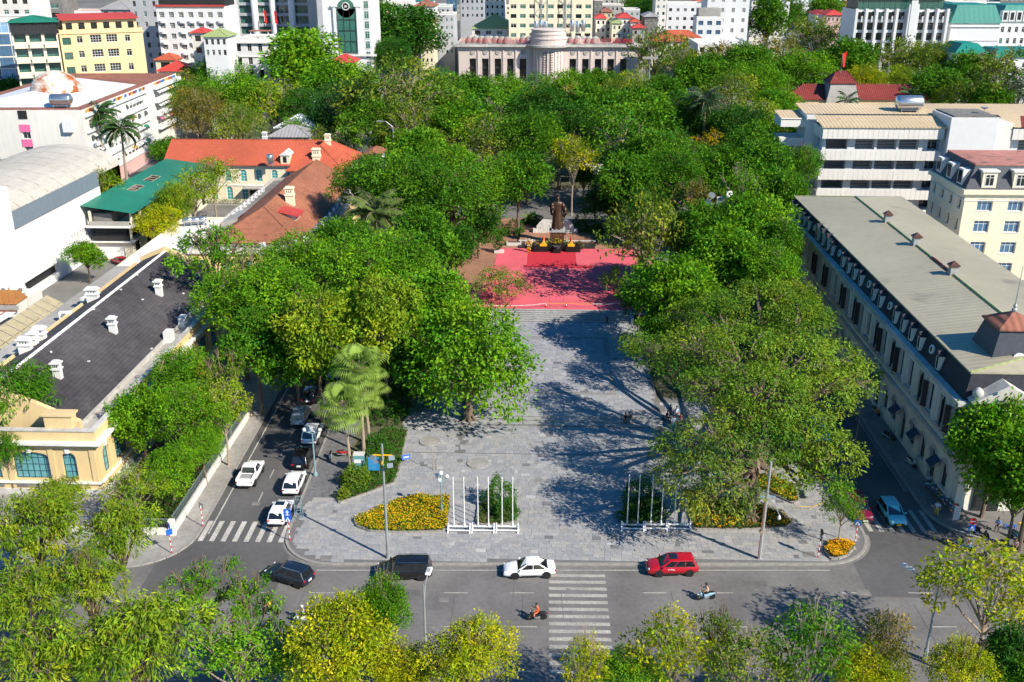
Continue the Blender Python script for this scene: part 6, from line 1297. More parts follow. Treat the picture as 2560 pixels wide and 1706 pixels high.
# palms
fan_palm(878,1180,8.0,3.1,20,'fan palm with broad pale fronds in front of the other fan palms',1)
fan_palm(910,1135,10.8,3.2,20,'taller fan palm just behind the front fan palm',2)
fan_palm(925,1110,7.2,3.0,14,'half hidden fan palm at the back of the palm group',3)
p = G(940,530,13.5); feather_palm(0,0,0,12.2,5.4,28,'date-like palm with arching feather fronds beside the brown roof',4,(.13,.19,.05),(p.x,p.y),.3,.85)
p = G(243,285,18); feather_palm(0,0,0,16.5,5.6,24,'left of twin royal palms before the domed white building',5,(.045,.12,.025),(p.x,p.y),.32,1.2); p2 = G(292,318,17); feather_palm(0,0,0,15.5,5.2,22,'right of twin royal palms before the domed white building',6,(.055,.13,.03),(p2.x+.6,p2.y),.3,1.2)
p = G(1765,250,20); feather_palm(0,0,0,18.5,5.6,24,'tall royal palm with shaggy brown skirt in the right canopy',7,(.05,.105,.04),(p.x,p.y),.35,1.15)
p = G(1620,125,14); feather_palm(0,0,0,13,5.5,16,'royal palm beside the right end of the bank',8,(.045,.10,.04),(p.x,p.y),.35,1.1)
p = G(2120,245,13); feather_palm(0,0,0,11,4.5,14,'palm before the slate tower of the maroon villa',9,(.05,.12,.04),(p.x,p.y),.3,1.0)
p = G(2275,235,13); feather_palm(0,0,0,11.5,4.5,14,'palm before the right wing of the maroon villa',10,(.05,.12,.04),(p.x,p.y),.3,1.0)
p = G(1325,545,2.5); feather_palm(0,0,0,1.2,2.2,14,'small low palm left of the carved white screen',12,(.12,.2,.04),(p.x,p.y),.2,.8)
# ================================================================== vehicles
PAINT = {}
def paint(nm, c): return mat('paint_'+nm, c, .22, .0, 1, spec=.5, coat=.5)
mat('headlight',(.75,.78,.8),.1,.05,2,spec=.8); mat('taillight',(.45,.01,.012),.2,.1,2,spec=.7); mat('plate_white',(.75,.75,.72),.5,.05,3); mat('rim',(.42,.42,.43),.4,.1,3,metal=.1); mat('trim_black',(.02,.02,.022),.5,.1,3); mat('chrome',(.7,.7,.72),.15,.05,3,metal=1)
glass('car_glass',(.012,.016,.02),.05)
WH = {}
def wheel_meshes(r, w=.2):
    if r in WH: return WH[r]
    t = MB().lathe([(r*.62,-w/2),(r*.93,-w/2),(r,-w/2+.03),(r,w/2-.03),(r*.93,w/2),(r*.62,w/2)],20).mesh('tyre','black_rubber',True)
    m = MB(); m.lathe([(r*.5,-w*.38),(r*.64,-w*.42),(r*.64,w*.42),(r*.56,w*.44),(r*.54,w*.22),(.02,w*.24)],16); m.m = 1
    for k in range(5):
        a = 2*math.pi*k/5; m.obox((math.cos(a)*r*.36,math.sin(a)*r*.36,w*.2),(r*.26,.10,.02),a)
    m.lathe([(r*.13,w*.2),(r*.13,w*.38)],8)
    d = m.mesh('rim',['rim','trim_black'],False); WH[r] = (t,d); return WH[r]
def smooth_loft(secs, name, mts):
    m = MB(); n = len(secs[0]); 
    for s in secs: m.v += [tuple(p) for p in s]
    for i in range(len(secs)-1):
        for k in range(n-1): m.f.append((i*n+k,i*n+k+1,(i+1)*n+k+1,(i+1)*n+k)); m.mi.append(0)
    m.f.append(tuple(range(n))[::-1]); m.mi.append(0); m.f.append(tuple((len(secs)-1)*n+k for k in range(n))); m.mi.append(0)
    return m
def car(loc, rz, style, pt, label, group=None, L=4.6, Wd=1.85, H=1.66, roofrail=False, sunroof=False, plate='plate_white', cat='car', name='car', rimdark=False):
    """front towards +x"""
    t = thing(name,label,cat,(*loc[:2],0.012 if len(loc) < 3 else loc[2]),rz,group); p = M(pt); w = Wd/2; h = L/2
    if style == 'suv':   prof = [(-1,.50,.62),(-.97,.45,.98),(-.86,.32,1.04),(-.5,.28,1.02),(.0,.26,1.0),(.42,.26,1.02),(.62,.26,1.01),(.82,.28,.93),(.95,.33,.80),(1.0,.42,.62)]; cab = (-.97,-.80,.15,.55)
    elif style == 'sedan': prof = [(-1,.48,.62),(-.97,.42,.92),(-.85,.3,.99),(-.6,.26,.98),(.0,.22,.93),(.35,.22,.94),(.55,.24,.92),(.82,.26,.80),(.95,.3,.68),(1.0,.4,.52)]; cab = (-.72,-.38,.11,.48)
    elif style == 'mpv': prof = [(-1,.5,.66),(-.98,.42,1.05),(-.9,.3,1.1),(-.5,.26,1.08),(.0,.24,1.06),(.45,.25,1.06),(.64,.26,1.05),(.85,.28,.92),(.96,.34,.78),(1.0,.42,.6)]; cab = (-.985,-.89,.25,.63)
    elif style == 'hatch': prof = [(-1,.48,.66),(-.96,.42,.96),(-.85,.3,1.0),(-.5,.26,.98),(.0,.24,.97),(.42,.25,.98),(.62,.26,.96),(.84,.28,.84),(.96,.33,.7),(1.0,.42,.55)]; cab = (-.975,-.79,.16,.56)
    elif style == 'pickup': prof = [(-1,.55,.8),(-.985,.5,1.06),(-.9,.42,1.08),(-.3,.36,1.06),(.0,.34,1.06),(.42,.34,1.08),(.62,.34,1.07),(.85,.36,1.0),(.95,.4,.86),(1.0,.48,.68)]; cab = (-.32,-.24,.16,.46)
    secs = []
    for x, zb, zt in prof:
        q = 1-.10*max(0,abs(x)-.7)/.3-.0*x; e = w*q*(.93 if abs(x) > .99 else 1)
        half = [(x*h,e*.55,zt),(x*h,e*.86,zt-.03),(x*h,e*.965,zt-.10),(x*h,e,zt-.26 if zt-.26 > zb+.1 else (zt+zb)/2),(x*h,e*.985,(zb+zt)/2-.08),(x*h,e*.93,zb),(x*h,e*.5,zb-.02)]
        secs.append([(a,-b,c) for a,b,c in half[::-1]]+half if False else half[::-1]+[(a,-b,c) for a,b,c in half])
    secs = [s[::1] for s in secs]
    m = smooth_loft(secs,'body',None)
    me = m.mesh('body',p,True); bm = bmesh.new(); bm.from_mesh(me); bmesh.ops.recalc_face_normals(bm,faces=bm.faces); bm.to_mesh(me); bm.free(); me.polygons.foreach_set('use_smooth',[len(f.vertices) == 4 for f in me.polygons])
    body = link('body',me,t)
    xr0,xr1,xw1,xw0 = [c*h for c in cab]; zb = prof[4][2]-.03; wb, wt = w*.94, w*.77
    def zat(x):
        for (a,_,za),(b_,_,zb_) in zip(prof[:-1],prof[1:]):
            if a*h <= x <= b_*h: return za+(zb_-za)*(x-a*h)/((b_-a)*h)
        return zb
    zr_, zw_ = zat(xr0)-.05, zat(xw0)-.05
    H1 = H-.05; xm = xr1*.45+xw1*.55
    V = [(xr0,-wb,zr_),(xw0,-wb,zw_),(xw0,wb,zw_),(xr0,wb,zr_),(xr1,-wt,H1),(xw1,-wt,H1),(xw1,wt,H1),(xr1,wt,H1),(xm,-wt,H-.01),(xm,wt,H-.01),(xm,0,H+.03),(xr1,0,H1+.04),(xw1,0,H1+.04)]
    cm = MB().add(V,[(0,1,5,8,4),(1,2,6,12,5),(2,3,7,9,6),(3,0,4,11,7),(4,8,10,11),(11,10,9,7),(8,5,12,10),(10,12,6,9)])
    link('cabin',bevelled(cm,'cabin',p,.07,3),t)
    def panel(nm,a,b_,c,d,e0=.06,e1=.06,u0=0,u1=1,mt='car_glass',off=.012,v0=.1,v1=.9):
        a,b_,c,d = map(Vector,(a,b_,c,d)); n = (b_-a).cross(d-a).normalized()
        def pt_(u,v): return a.lerp(b_,u).lerp(d.lerp(c,u),v)
        q = [pt_(u0+e0,v0),pt_(u1-e1,v0),pt_(u1-e1,v1),pt_(u0+e0,v1)]
        return MB().add([x+n*off for x in q]+[x-n*.02 for x in q],[(0,1,2,3),(0,4,5,1),(1,5,6,2),(2,6,7,3),(3,7,4,0)]).build(nm,mt,t)
    panel('windscreen',V[1],V[2],V[6],V[5],.05,.05,v0=.02,v1=.95); panel('rear_window',V[3],V[0],V[4],V[7],.07,.07,v0=.12 if style!='sedan' else .04,v1=.93)
    n = 2 if style in ('sedan','hatch','pickup') else 3
    for sgn,(a,b_,c,d) in ((1,(V[0],V[1],V[5],V[4])),(-1,(V[2],V[3],V[7],V[6]))):
        for k in range(n):
            u0,u1 = (.05+.88*k/n,.05+.88*(k+1)/n) if sgn > 0 else (.07+.88*k/n,.07+.88*(k+1)/n); panel('side_window',a,b_,c,d,.012,.012,u0,u1,v0=.14,v1=.92)
    r = .36 if style != 'pickup' else .39; tm, rm = wheel_meshes(r); wb_ = L*.30
    for sx in (-1,1):
        for sy in (-1,1):
            wl = link('wheel',tm,t); wl.matrix_local = Matrix.Translation((sx*wb_-.02*L,sy*(w-.10),r)) @ Matrix.Rotation(R(-90*sy),4,'X'); link('rim',rm,wl)
            a = MB().lathe([(r*1.0,0),(r*1.13,0),(r*1.13,.012),(r*1.0,.012)],18).build('wheel_arch','trim_black',t); a.matrix_local = Matrix.Translation((sx*wb_-.02*L,sy*(w-.004),r)) @ Matrix.Rotation(R(-90*sy),4,'X')
    zf = prof[-2][2]; zr = prof[1][2]
    for sy in (-1,1):
        MB().obox((h*.93,sy*w*.66,zf-.035),(.10,.36,.10),R(-22*sy)).build('headlight','headlight',t)
        MB().obox((-h*.965,sy*w*.72,zr-.14),(.10,.36,.15),R(14*sy)).build('tail_light','taillight',t)
        MB().obox((xw0-.32,sy*(w+.1),zb+.10),(.14,.2,.13)).build('mirror',p,t)
        MB().box(-L*.16,L*.16,min(sy*w*.955,sy*w*1.005),max(sy*w*.955,sy*w*1.005),.24,.34).build('side_sill','trim_black',t)
        if roofrail: MB().cyl((xr1+.1,sy*wt*.95,H+.05),(xw1-.1,sy*wt*.95,H+.05),.025).build('roof_rail','chrome',t)
    MB().obox((h*.985,0,.48),(.08,w*1.2,.16)).build('grille','trim_black',t); MB().obox((h*1.005,0,.40),(.03,.5,.12)).build('number_plate',plate,t); MB().obox((-h*1.0,0,.66),(.03,.46,.2)).build('number_plate',plate,t)
    MB().obox((-h*.99,0,.44),(.08,w*1.5,.14)).build('rear_bumper','trim_black',t)
    if sunroof: MB().box(xr1*.1+xw1*.05-.3,xw1-.1,-wt*.62,wt*.62,H-.02,H+.035).build('sunroof','car_glass',t)
    if style == 'pickup':
        MB().box(-h*.955,-.36*h,-w*.80,w*.80,1.03,1.075).build('bed_floor','stone_grey',t)
        b_ = MB(); b_.box(-h*.985,-.34*h,-w*.94,-w*.8,1.0,1.32); b_.box(-h*.985,-.34*h,w*.8,w*.94,1.0,1.32); b_.box(-h*.99,-h*.945,-w*.8,w*.8,1.0,1.32); b_.build('bed_side',p,t)
    return t
def by_wheels(f, r_, Wd, far_left=True):
    a, c = G(*f), G(*r_); d = (a-c); d.z = 0; d.normalize(); n = Vector((-d.y,d.x,0)); n = n if n.y > 0 else -n; mid = (a+c)/2+n*(Wd/2-.1); return (mid.x,mid.y), math.atan2(d.y,d.x), (a-c).length
for nm,c in (('navy',(.012,.018,.035)),('black',(.009,.009,.011)),('white',(.88,.88,.88)),('red',(.42,.008,.02)),('maroon',(.16,.006,.022)),('cyan',(.16,.58,.66)),('silver',(.36,.40,.45)),('darkred',(.30,.01,.015)),('dark',(.03,.03,.035))): paint(nm,c)
l,a,_ = by_wheels((680,1452),(743,1471),1.85); car(l,a,'suv','paint_navy','dark navy hatch-backed car turning near the left kerb of the main road',L=4.6,roofrail=True)
l,a,_ = by_wheels((964,1453),(1053,1452),1.98); mv = car(l,a,'mpv','paint_black','black minivan with silver roof rails beside the tall floodlight pole',L=5.15,Wd=1.98,H=1.78,roofrail=True)
l,a,_ = by_wheels((1285,1448),(1363,1446),1.85); car(l,a,'sedan','paint_white','white sedan standing just left of the zebra crossing',L=4.85,H=1.47)
l,a,_ = by_wheels((1641,1443),(1724,1441),1.92); rc = car(l,a,'suv','paint_red','red car with panoramic sunroof on the main road right of the zebra crossing',L=4.75,Wd=1.92,H=1.64,sunroof=True)
for sy in (-1,1): text('door_marking','V·VNe',.24,'white_paint',rc,(.55 if sy > 0 else 1.0,sy*.965,.72),Matrix.Rotation(R(90 if sy < 0 else 90),4,'X') if sy < 0 else Matrix.Rotation(R(180),4,'Z') @ RX)
DRF = R(90+1.15)
def tail(px, py, L): q = G(px,py); return (q.x+math.cos(DRF)*L/2, q.y+math.sin(DRF)*L/2)
car(tail(691,1322,4.55),DRF-.03,'hatch','paint_white','white car with sunroof parked nearest the left crossing',L=4.55,H=1.6,sunroof=True)
car(tail(726,1245,4.5),DRF,'suv','paint_white','white car parked second from the left crossing',L=4.5,H=1.66)
car(tail(748,1180,4.7),DRF,'suv','paint_black','black car parked behind the second white car on the left street',L=4.7,H=1.68)
car(tail(772,1119,4.8),DRF,'suv','paint_white','tall white car parked beside the front fan palm',L=4.8,H=1.85,Wd=1.9,roofrail=True)
car(tail(744,1072,4.6),DRF,'mpv','paint_silver','silver-grey people carrier standing out from the parked row',L=4.6,H=1.75)
car(tail(770,1016,4.6),DRF,'suv','paint_dark','dark car with lit tail lights under the trees of the left street',L=4.6)
car(tail(798,960,4.6),DRF,'suv','paint_black','dark car furthest along the shaded left street',L=4.6)
car(tail(830,975,4.5),DRF,'hatch','paint_silver','pale car half hidden behind the fan palm fronds',L=4.5)
car(tail(613,1226,5.2),DRF-.02,'pickup','paint_white','white pickup truck driving up the left street',L=5.25,Wd=1.9,H=1.82,cat='pickup truck',name='pickup_truck')
def nose(px, py, L, dx=0): q = G(px,py); return (q.x, q.y+L/2)
car(nose(2244,1321,4.1),R(-88),'hatch','paint_cyan','light cyan taxi on the right crossing facing the camera',L=4.2,H=1.6,plate='yellow')
car(nose(2160,1311,4.6),R(-88),'suv','paint_maroon','dark maroon car beside the cyan taxi, half behind the corner tree',L=4.7)
car(nose(2060,1112,4.4),R(-90),'mpv','paint_cyan','cyan van half hidden under the banyan',L=4.6,H=1.8,cat='van',name='van')
car((G(300,660).x,G(300,660).y),R(140),'sedan','paint_darkred','dark red car in the courtyard by the white hall',L=4.4,H=1.45)
# ------------------------------------------------------------------ people
def skel_mesh(name, bones, mats_of):
    """bones: list of chains [(x,y,z,r), ...]; first vertex of a chain may repeat an old one (joined); returns one skinned mesh"""
    vs = []; es = []; rs = []; tagv = []; idx = {}
    for ch, tg in bones:
        prev = None
        for (x,y,z,r) in ch:
            k = (round(x,4),round(y,4),round(z,4))
            if k not in idx: idx[k] = len(vs); vs.append(k); rs.append(r); tagv.append(tg)
            i = idx[k]
            if prev is not None and prev != i: es.append((prev,i))
            prev = i
    me = bpy.data.meshes.new(name); me.from_pydata(vs,es,[]); o = bpy.data.objects.new(name,me); COL.objects.link(o)
    o.modifiers.new('s','SKIN').use_smooth_shade = True
    for i, sv in enumerate(me.skin_vertices[0].data): sv.radius = (rs[i],rs[i]); sv.use_root = (i == 0)
    ss = o.modifiers.new('u','SUBSURF'); ss.levels = 1; ss.render_levels = 1
    dg = bpy.context.evaluated_depsgraph_get(); nm = bpy.data.meshes.new_from_object(o.evaluated_get(dg)); bpy.data.objects.remove(o); bpy.data.meshes.remove(me)
    segs = [(Vector(vs[a]),Vector(vs[b]),tagv[b]) for a,b in es]; mi = []
    for f in nm.polygons:
        c = f.center; best = min(segs, key=lambda s: seg_d(c,s[0],s[1])); mi.append(best[2])
    nm.materials.clear()
    for _ in range(4): nm.materials.append(M('skin'))
    nm.polygons.foreach_set('material_index',mi); nm.polygons.foreach_set('use_smooth',[True]*len(mi)); nm.name = name; nm.update(); return nm
def seg_d(p,a,b):
    ab = b-a; t = max(0,min(1,(p-a).dot(ab)/max(1e-9,ab.dot(ab)))); return (p-a-ab*t).length
def hand(x,y,z,d):   # palm and five unequal fingers
    d = Vector(d).normalized(); s = d.orthogonal().normalized(); p = Vector((x,y,z)); q = p+d*.07; out = [([(x,y,z,.028),(*q,.034)],0)]
    for k,(o,l) in enumerate(((-.032,.062),(-.011,.075),(.011,.07),(.03,.055))): e = q+s*o+d*.012; f = e+d*l+Vector((0,0,-.015)); out.append(([(*q,.034),(*e,.011),(*f,.009)],0))
    e = p+s*.045+d*.05; out.append(([(x,y,z,.028),(*e,.011)],0)); return out
def pose(kind):
    S0, P0 = 1, 2; B = []
    if kind == 'ride':      # seated astride, forward +x; hip at 0.80
        hip = (-.15,0,.80,.15); B = [([hip,(-.14,0,1.0,.145),(-.08,0,1.22,.155),(-.04,0,1.33,.12)],1),([(-.04,0,1.33,.12),(-.01,0,1.42,.055)],0),([(-.01,0,1.42,.055),(.02,0,1.50,.085),(.035,0,1.58,.10),(.03,0,1.66,.075)],0)]
        for s in (-1,1):
            B += [([(-.08,0,1.22,.155),(-.05,s*.19,1.28,.075),(.12,s*.27,1.10,.05)],1),([(.12,s*.27,1.10,.05),(.40,s*.26,1.06,.034)],0)]+hand(.40,s*.26,1.06,(1,0,-.1))
            B += [([hip,(.02,s*.13,.78,.105),(.30,s*.2,.72,.075)],2),([(.30,s*.2,.72,.075),(.20,s*.18,.38,.05)],2),([(.20,s*.18,.38,.05),(.18,s*.18,.30,.045),(.32,s*.19,.27,.035)],3)]
    elif kind == 'sit':     # sitting on a step, forward +x; seat height 0.42
        hip = (0,0,.55,.15); B = [([hip,(.0,0,.75,.145),(.04,0,.98,.155),(.06,0,1.10,.12)],1),([(.06,0,1.10,.12),(.08,0,1.19,.055)],0),([(.08,0,1.19,.055),(.11,0,1.27,.085),(.12,0,1.35,.10),(.115,0,1.43,.075)],0)]
        for s in (-1,1):
            B += [([(.04,0,.98,.155),(.06,s*.19,1.04,.07),(.14,s*.24,.80,.05)],1),([(.14,s*.24,.80,.05),(.36,s*.12,.68,.034)],0)]+hand(.36,s*.12,.68,(1,-s*.4,-.3))
            B += [([hip,(.12,s*.12,.52,.10),(.46,s*.15,.54,.07)],2),([(.46,s*.15,.54,.07),(.44,s*.14,.12,.048)],2),([(.44,s*.14,.12,.048),(.45,s*.14,.06,.045),(.60,s*.15,.04,.035)],3)]
    else:                   # standing, forward +x
        b = .5 if kind == 'bend' else 0.0; hip = (0,0,.93,.15)
        c1 = (.10*b*2,0,1.12,.145); c2 = (.55*b,0,1.36-.25*b,.16); c3 = (.75*b,0,1.46-.38*b,.12); nk = (.85*b,0,1.55-.42*b,.055); hd = (.95*b+.02,0,1.64-.45*b,.085); h2 = (1.0*b+.02,0,1.71-.45*b,.10); h3 = (1.04*b,0,1.79-.45*b,.07)
        B = [([hip,c1,c2,c3],1),([c3,nk],0),([nk,hd,h2,h3],0)]
        for s in (-1,1):
            el = (c2[0]+.02+.25*b,s*.27,c2[2]-.22,.05); wr = (c2[0]+.14+.3*b,s*.25,c2[2]-.44,.034)
            B += [([c2,(c2[0],s*.19,c2[2]+.05,.075),el],1),([el,wr],0)]+hand(*wr[:3],(.2,0,-1))
            B += [([hip,(0,s*.10,.85,.105),(.03,s*.11,.50,.072)],2),([(.03,s*.11,.50,.072),(-.01+.05*s,s*.115,.12,.048)],2),([(-.01+.05*s,s*.115,.12,.048),(-.01+.05*s,s*.115,.05,.045),(.15+.05*s,s*.12,.04,.035)],3)]
    return B
POSE = {}
def person(loc, rz, kind, shirt, trousers, label, hat=None, group=None, skinlegs=False, extra=None, s=1.0):
    if kind not in POSE: POSE[kind] = skel_mesh('body',pose(kind),None)
    me = POSE[kind].copy(); cm = lambda c: mat('cloth_%d_%d_%d' % tuple(int(x*100) for x in c), c, .85, .1, 6)
    for i, x in enumerate((M('skin'), cm(shirt), cm(trousers), M('trim_black'))): me.materials[i] = x
    t = thing('person',label,'person',loc,rz,group); t.scale = (s,s,s); o = link('body',me,t)
    hz = {'ride':(.03,1.60),'sit':(.115,1.37),'bend':(.52,1.50),'stand':(.02,1.73)}[kind]
    h = MB(); h.ball((hz[0]-.012,0,hz[1]+.03),(.115,.105,.105) if not hat else (.155,.135,.13),10,7)
    hb = h.mesh('hair',hat or 'hair_black',True); bm = bmesh.new(); bm.from_mesh(hb); bmesh.ops.delete(bm,geom=[v for v in bm.verts if v.co.x > hz[0]+.06 and v.co.z < hz[1]+.03 or v.co.z < hz[1]-.06],context='VERTS'); bm.to_mesh(hb); bm.free()
    link('helmet' if hat else 'hair',hb,t); f = MB(); f.ball((hz[0]+.095,0,hz[1]-.03),(.02,.015,.02),6,4); f.build('nose','skin',t)
    for y in (-.035,.035): MB().ball((hz[0]+.082,y,hz[1]+.0),(.012,.014,.009),6,4).build('eye','hair_black',t)
    if extra == 'pack': link('backpack',bevelled(MB().box(-.42,-.2,-.15,.15,.95,1.36),'backpack',mat('pack_brown',(.16,.05,.035),.8,.1,4),.05),t)
    return t
# ------------------------------------------------------------------ motorbikes (front towards +x)
def motorbike(loc, rz, c1, c2, label, scooter=False, group=None, z=.012, lean=0):
    t = thing('motorbike',label,'motorbike',(*loc[:2],z),rz,group); 
    if lean: t.rotation_euler = (R(lean),0,rz)
    r = .29; ty = MB().lathe([(r*.8,-.045),(r*.96,-.05),(r,0),(r*.96,.05),(r*.8,.045)],18).mesh('wheel','black_rubber',True); rm = MB().lathe([(r*.74,-.03),(r*.8,-.03),(r*.8,.03),(r*.74,.03)],16)
    for k in range(6): a = k*math.pi/3; rm.obox((math.cos(a)*r*.4,math.sin(a)*r*.4,0),(r*.74,.03,.03),a)
    rmm = rm.mesh('rim','rim')
    for x in (-.62,.62): w = link('wheel',ty,t); w.matrix_local = Matrix.Translation((x,0,r)) @ Matrix.Rotation(R(90),4,'X'); link('rim',rmm,w)
    b = MB(); prof = [(-.95,.62,.66,.05),(-.8,.60,.74,.10),(-.5,.42,.76,.12),(-.2,.34,.66,.12),(.05,.28,.42 if scooter else .56,.13),(.28,.3,.46 if scooter else .6,.11),(.45,.36,.86,.14),(.55,.5,.98,.12),(.6,.72,.96,.06)]
    secs = [[(x,e*.6,zt),(x,e,zt-.05),(x,e,(zb+zt)/2),(x,e*.7,zb),(x,-e*.7,zb),(x,-e,(zb+zt)/2),(x,-e,zt-.05),(x,-e*.6,zt)] for x,zb,zt,e in prof]
    m = smooth_loft(secs,'b',None); me = m.mesh('body_panel',c1,True); bm = bmesh.new(); bm.from_mesh(me); bmesh.ops.recalc_face_normals(bm,faces=bm.faces); bm.to_mesh(me); bm.free(); link('body_panel',me,t)
    link('seat',bevelled(MB().box(-.78,-.02,-.125,.125,.745,.82),'seat','trim_black',.035),t); MB().obox((-.05,0,.30),(.5,.2,.22)).build('engine','steel_dull',t)
    MB().cyl((.62,.07,.29),(.48,.07,.86),.025).cyl((.62,-.07,.29),(.48,-.07,.86),.025).build('fork','steel_dull',t); MB().tube([Vector((.36,-.34,1.05)),Vector((.44,-.1,1.0)),Vector((.44,.1,1.0)),Vector((.36,.34,1.05))],[.018]*4,6).build('handlebar','trim_black',t)
    MB().ball((.56,0,.90),(.06,.09,.08),10,6).build('headlight','headlight',t); MB().obox((-.95,0,.66),(.06,.14,.08)).build('tail_light','taillight',t); link('mudguard',bevelled(MB().box(.45,.8,-.06,.06,.56,.62),'mudguard',c2,.02),t); MB().cyl((-.1,-.16,.28),(-.85,-.17,.40),.045,.055,8).build('exhaust','steel',t)
    for y in (-.3,.3): MB().cyl((.40,y,1.04),(.36,y*1.1,1.2),.01).obox((.36,y*1.15,1.23),(.03,.12,.08)).build('mirror','trim_black',t)
    return t
for nm,c in (('mwhite',(.7,.72,.74)),('mblue',(.30,.50,.62)),('mblack',(.015,.015,.017)),('mred',(.42,.015,.02)),('mteal',(.12,.30,.32)),('morange',(.6,.18,.02))): paint(nm,c)
def ride(f, r_, c1, c2, lab, shirt, tr, plab, hat, extra=None):
    l,a,_ = by_wheels(f,r_,.2); motorbike(l,a,c1,c2,lab); person((*l,.03),a,'ride',shirt,tr,plab,hat,None,False,extra)
ride((1745,1501),(1782,1498),'paint_mblue','paint_mwhite','pale blue motorbike on the main road below the red car',(.60,.42,.28),(.02,.02,.025),'rider in a tan shirt and dark helmet on the pale blue motorbike','trim_black')
ride((1321,1551),(1362,1549),'paint_mblack','paint_mblack','black motorbike left of the zebra crossing',(.75,.12,.03),(.55,.15,.06),'rider in orange clothes on the black motorbike',None)
ride((741,1559),(776,1553),'paint_mwhite','paint_mwhite','white motorbike on the left part of the main road',(.42,.44,.5),(.05,.035,.06),'rider in grey shirt with brown backpack on the white motorbike','white_plastic','pack')
ride((656,1537),(691,1538),'paint_mblack','paint_mwhite','dark motorbike half hidden by the open-crowned tree',(.75,.48,.03),(.03,.03,.035),'rider in a yellow jacket half hidden by foliage','yellow')
q = G(827,1153); motorbike(q,R(-80),'paint_mwhite','paint_mwhite','white scooter parked beside the fan palms',True,None,.13)
q = G(862,1143); motorbike(q,R(12),'paint_mred','paint_mblack','red motorbike parked by the fan palm trunk',False,None,.13)
for k,(px,py,a,c,lab) in enumerate([(2222,1098,-60,'paint_mblack','dark scooter parked against the shaded long facade'),(2277,1165,-70,'paint_mwhite','white scooter parked against the shaded long facade near the corner'),(2190,1036,-80,'paint_morange','orange-topped delivery motorbike by the shaded facade'),(2408,1374,-40,'paint_mteal','white-teal scooter beside the no-entry sign'),(2450,1340,-50,'paint_mblack','dark scooter behind the street tree trunk at the right corner'),(2520,1372,-30,'paint_mblack','dark scooter at the right edge under the yellow tree'),(2545,1350,-60,'paint_mteal','grey scooter at the right edge near the blue stools'),(2470,1395,200,'paint_mblack','dark scooter parked nearest the kerb at the right corner')]):
    q = G(px,py,.12); motorbike(q,R(a),c,c,lab,k != 2,'scooters parked at the right corner',.135)
# people in the plaza
ST = 0.10
q = G(1563,1056,.3); person((q.x,q.y,.02+.16),R(-95),'sit',(.03,.03,.035),(.05,.05,.06),'person in dark shirt sitting on the lower steps, left of a pair'); q = G(1575,1056,.3); person((q.x,q.y,.02+.16),R(-80),'sit',(.05,.06,.05),(.3,.3,.32),'person in dark green sitting on the lower steps, right of a pair')
q = G(1518,808,Z1); person((q.x,q.y,Z1+.02),R(-150),'bend',(.10,.22,.5),(.03,.03,.04),'person in blue bending over at the foot of the upper steps'); q = G(1543,816,Z1); person((q.x,q.y,Z1+.02),R(-100),'stand',(.7,.72,.75),(.25,.4,.65),'small figure in white and blue at the foot of the upper steps',s=.85)
PG_ = [(1683,1072,'stand',(.45,.60,.72),(.10,.35,.38),'person in light blue shirt standing nearest under the banyan'),(1694,1071,'stand',(.5,.62,.75),(.3,.16,.12),'person in blue and brown standing at the banyan shade edge'),(1666,1052,'sit',(.03,.035,.05),(.04,.04,.05),'dark-clad person sitting at the left of the banyan group'),(1675,1044,'stand',(.05,.05,.07),(.03,.03,.04),'dark-clad person standing at the back of the banyan group'),(1690,1048,'stand',(.4,.55,.72),(.05,.05,.06),'person in pale blue at the back of the banyan group'),(1700,1058,'sit',(.25,.05,.05),(.04,.04,.05),'person in dark red sitting among the banyan group')]
for px,py,k,a,b_,lab in PG_: q = G(px,py,.2); person((q.x,q.y,.14),R(-90+px % 60),k,a,b_,lab,None,'people gathered under the banyan')
for px,py,k,a,b_,lab in [(2492,1325,'sit',(.15,.3,.62),(.03,.03,.04),'person in a blue shirt sitting by the wall near the blue stools'),(2340,1290,'stand',(.55,.6,.65),(.6,.45,.05),'street vendor in white and yellow beside the goods table'),(2322,1213,'sit',(.5,.55,.6),(.05,.05,.05),'person in white sitting behind the goods table'),(2535,1378,'sit',(.4,.3,.28),(.03,.03,.04),'person in brown sitting at the right edge')]:
    q = G(px,py,.12); person((q.x,q.y,.14),R(-120),k,a,b_,lab)
mat('stool_blue',(.02,.13,.5),.4,.05,3)
for k,(px,py) in enumerate(((2513,1322),(2525,1325),(2535,1324),(2550,1318))):
    q = G(px,py,.12); st = thing('stool',('leftmost','second','third','rightmost')[k]+' low plastic stool in the row by the cream wall','stool',(q.x,q.y,.13),.2*k,'plastic stools by the wall'); c = 'stool_blue' if k < 3 else 'yellow'
    MB().box(-.16,.16,-.16,.16,.40,.45).build('seat',c,st)
    for a in (-1,1):
        for b_ in (-1,1): MB().tube([Vector((a*.17,b_*.17,0)),Vector((a*.13,b_*.13,.4))],[.03,.03],5).build('leg',c,st)
q = G(2355,1255,.12); tb = thing('goods_table','long vendor table covered with small colourful goods by the long facade','table',(q.x,q.y,.13),R(100)); MB().box(-3,3,-.6,.6,.70,.75).build('table_top','concrete_dark',tb)
for x in (-2.8,2.8):
    for y in (-.5,.5): MB().cyl((x,y,0),(x,y,.7),.03).build('leg','steel_dull',tb)
rr = random.Random(2); GC = ['white_plastic','stool_blue','red_paint','yellow','trim_black','teal_shutter','white_plastic']; gm = [MB().box(-.1,.1,-.07,.07,0,.08).mesh('small_box',c) for c in GC]
for k in range(70):
    o = link('small_box',gm[k % 7],tb,(rr.uniform(-2.8,2.8),rr.uniform(-.5,.5),.752),rr.uniform(0,3))
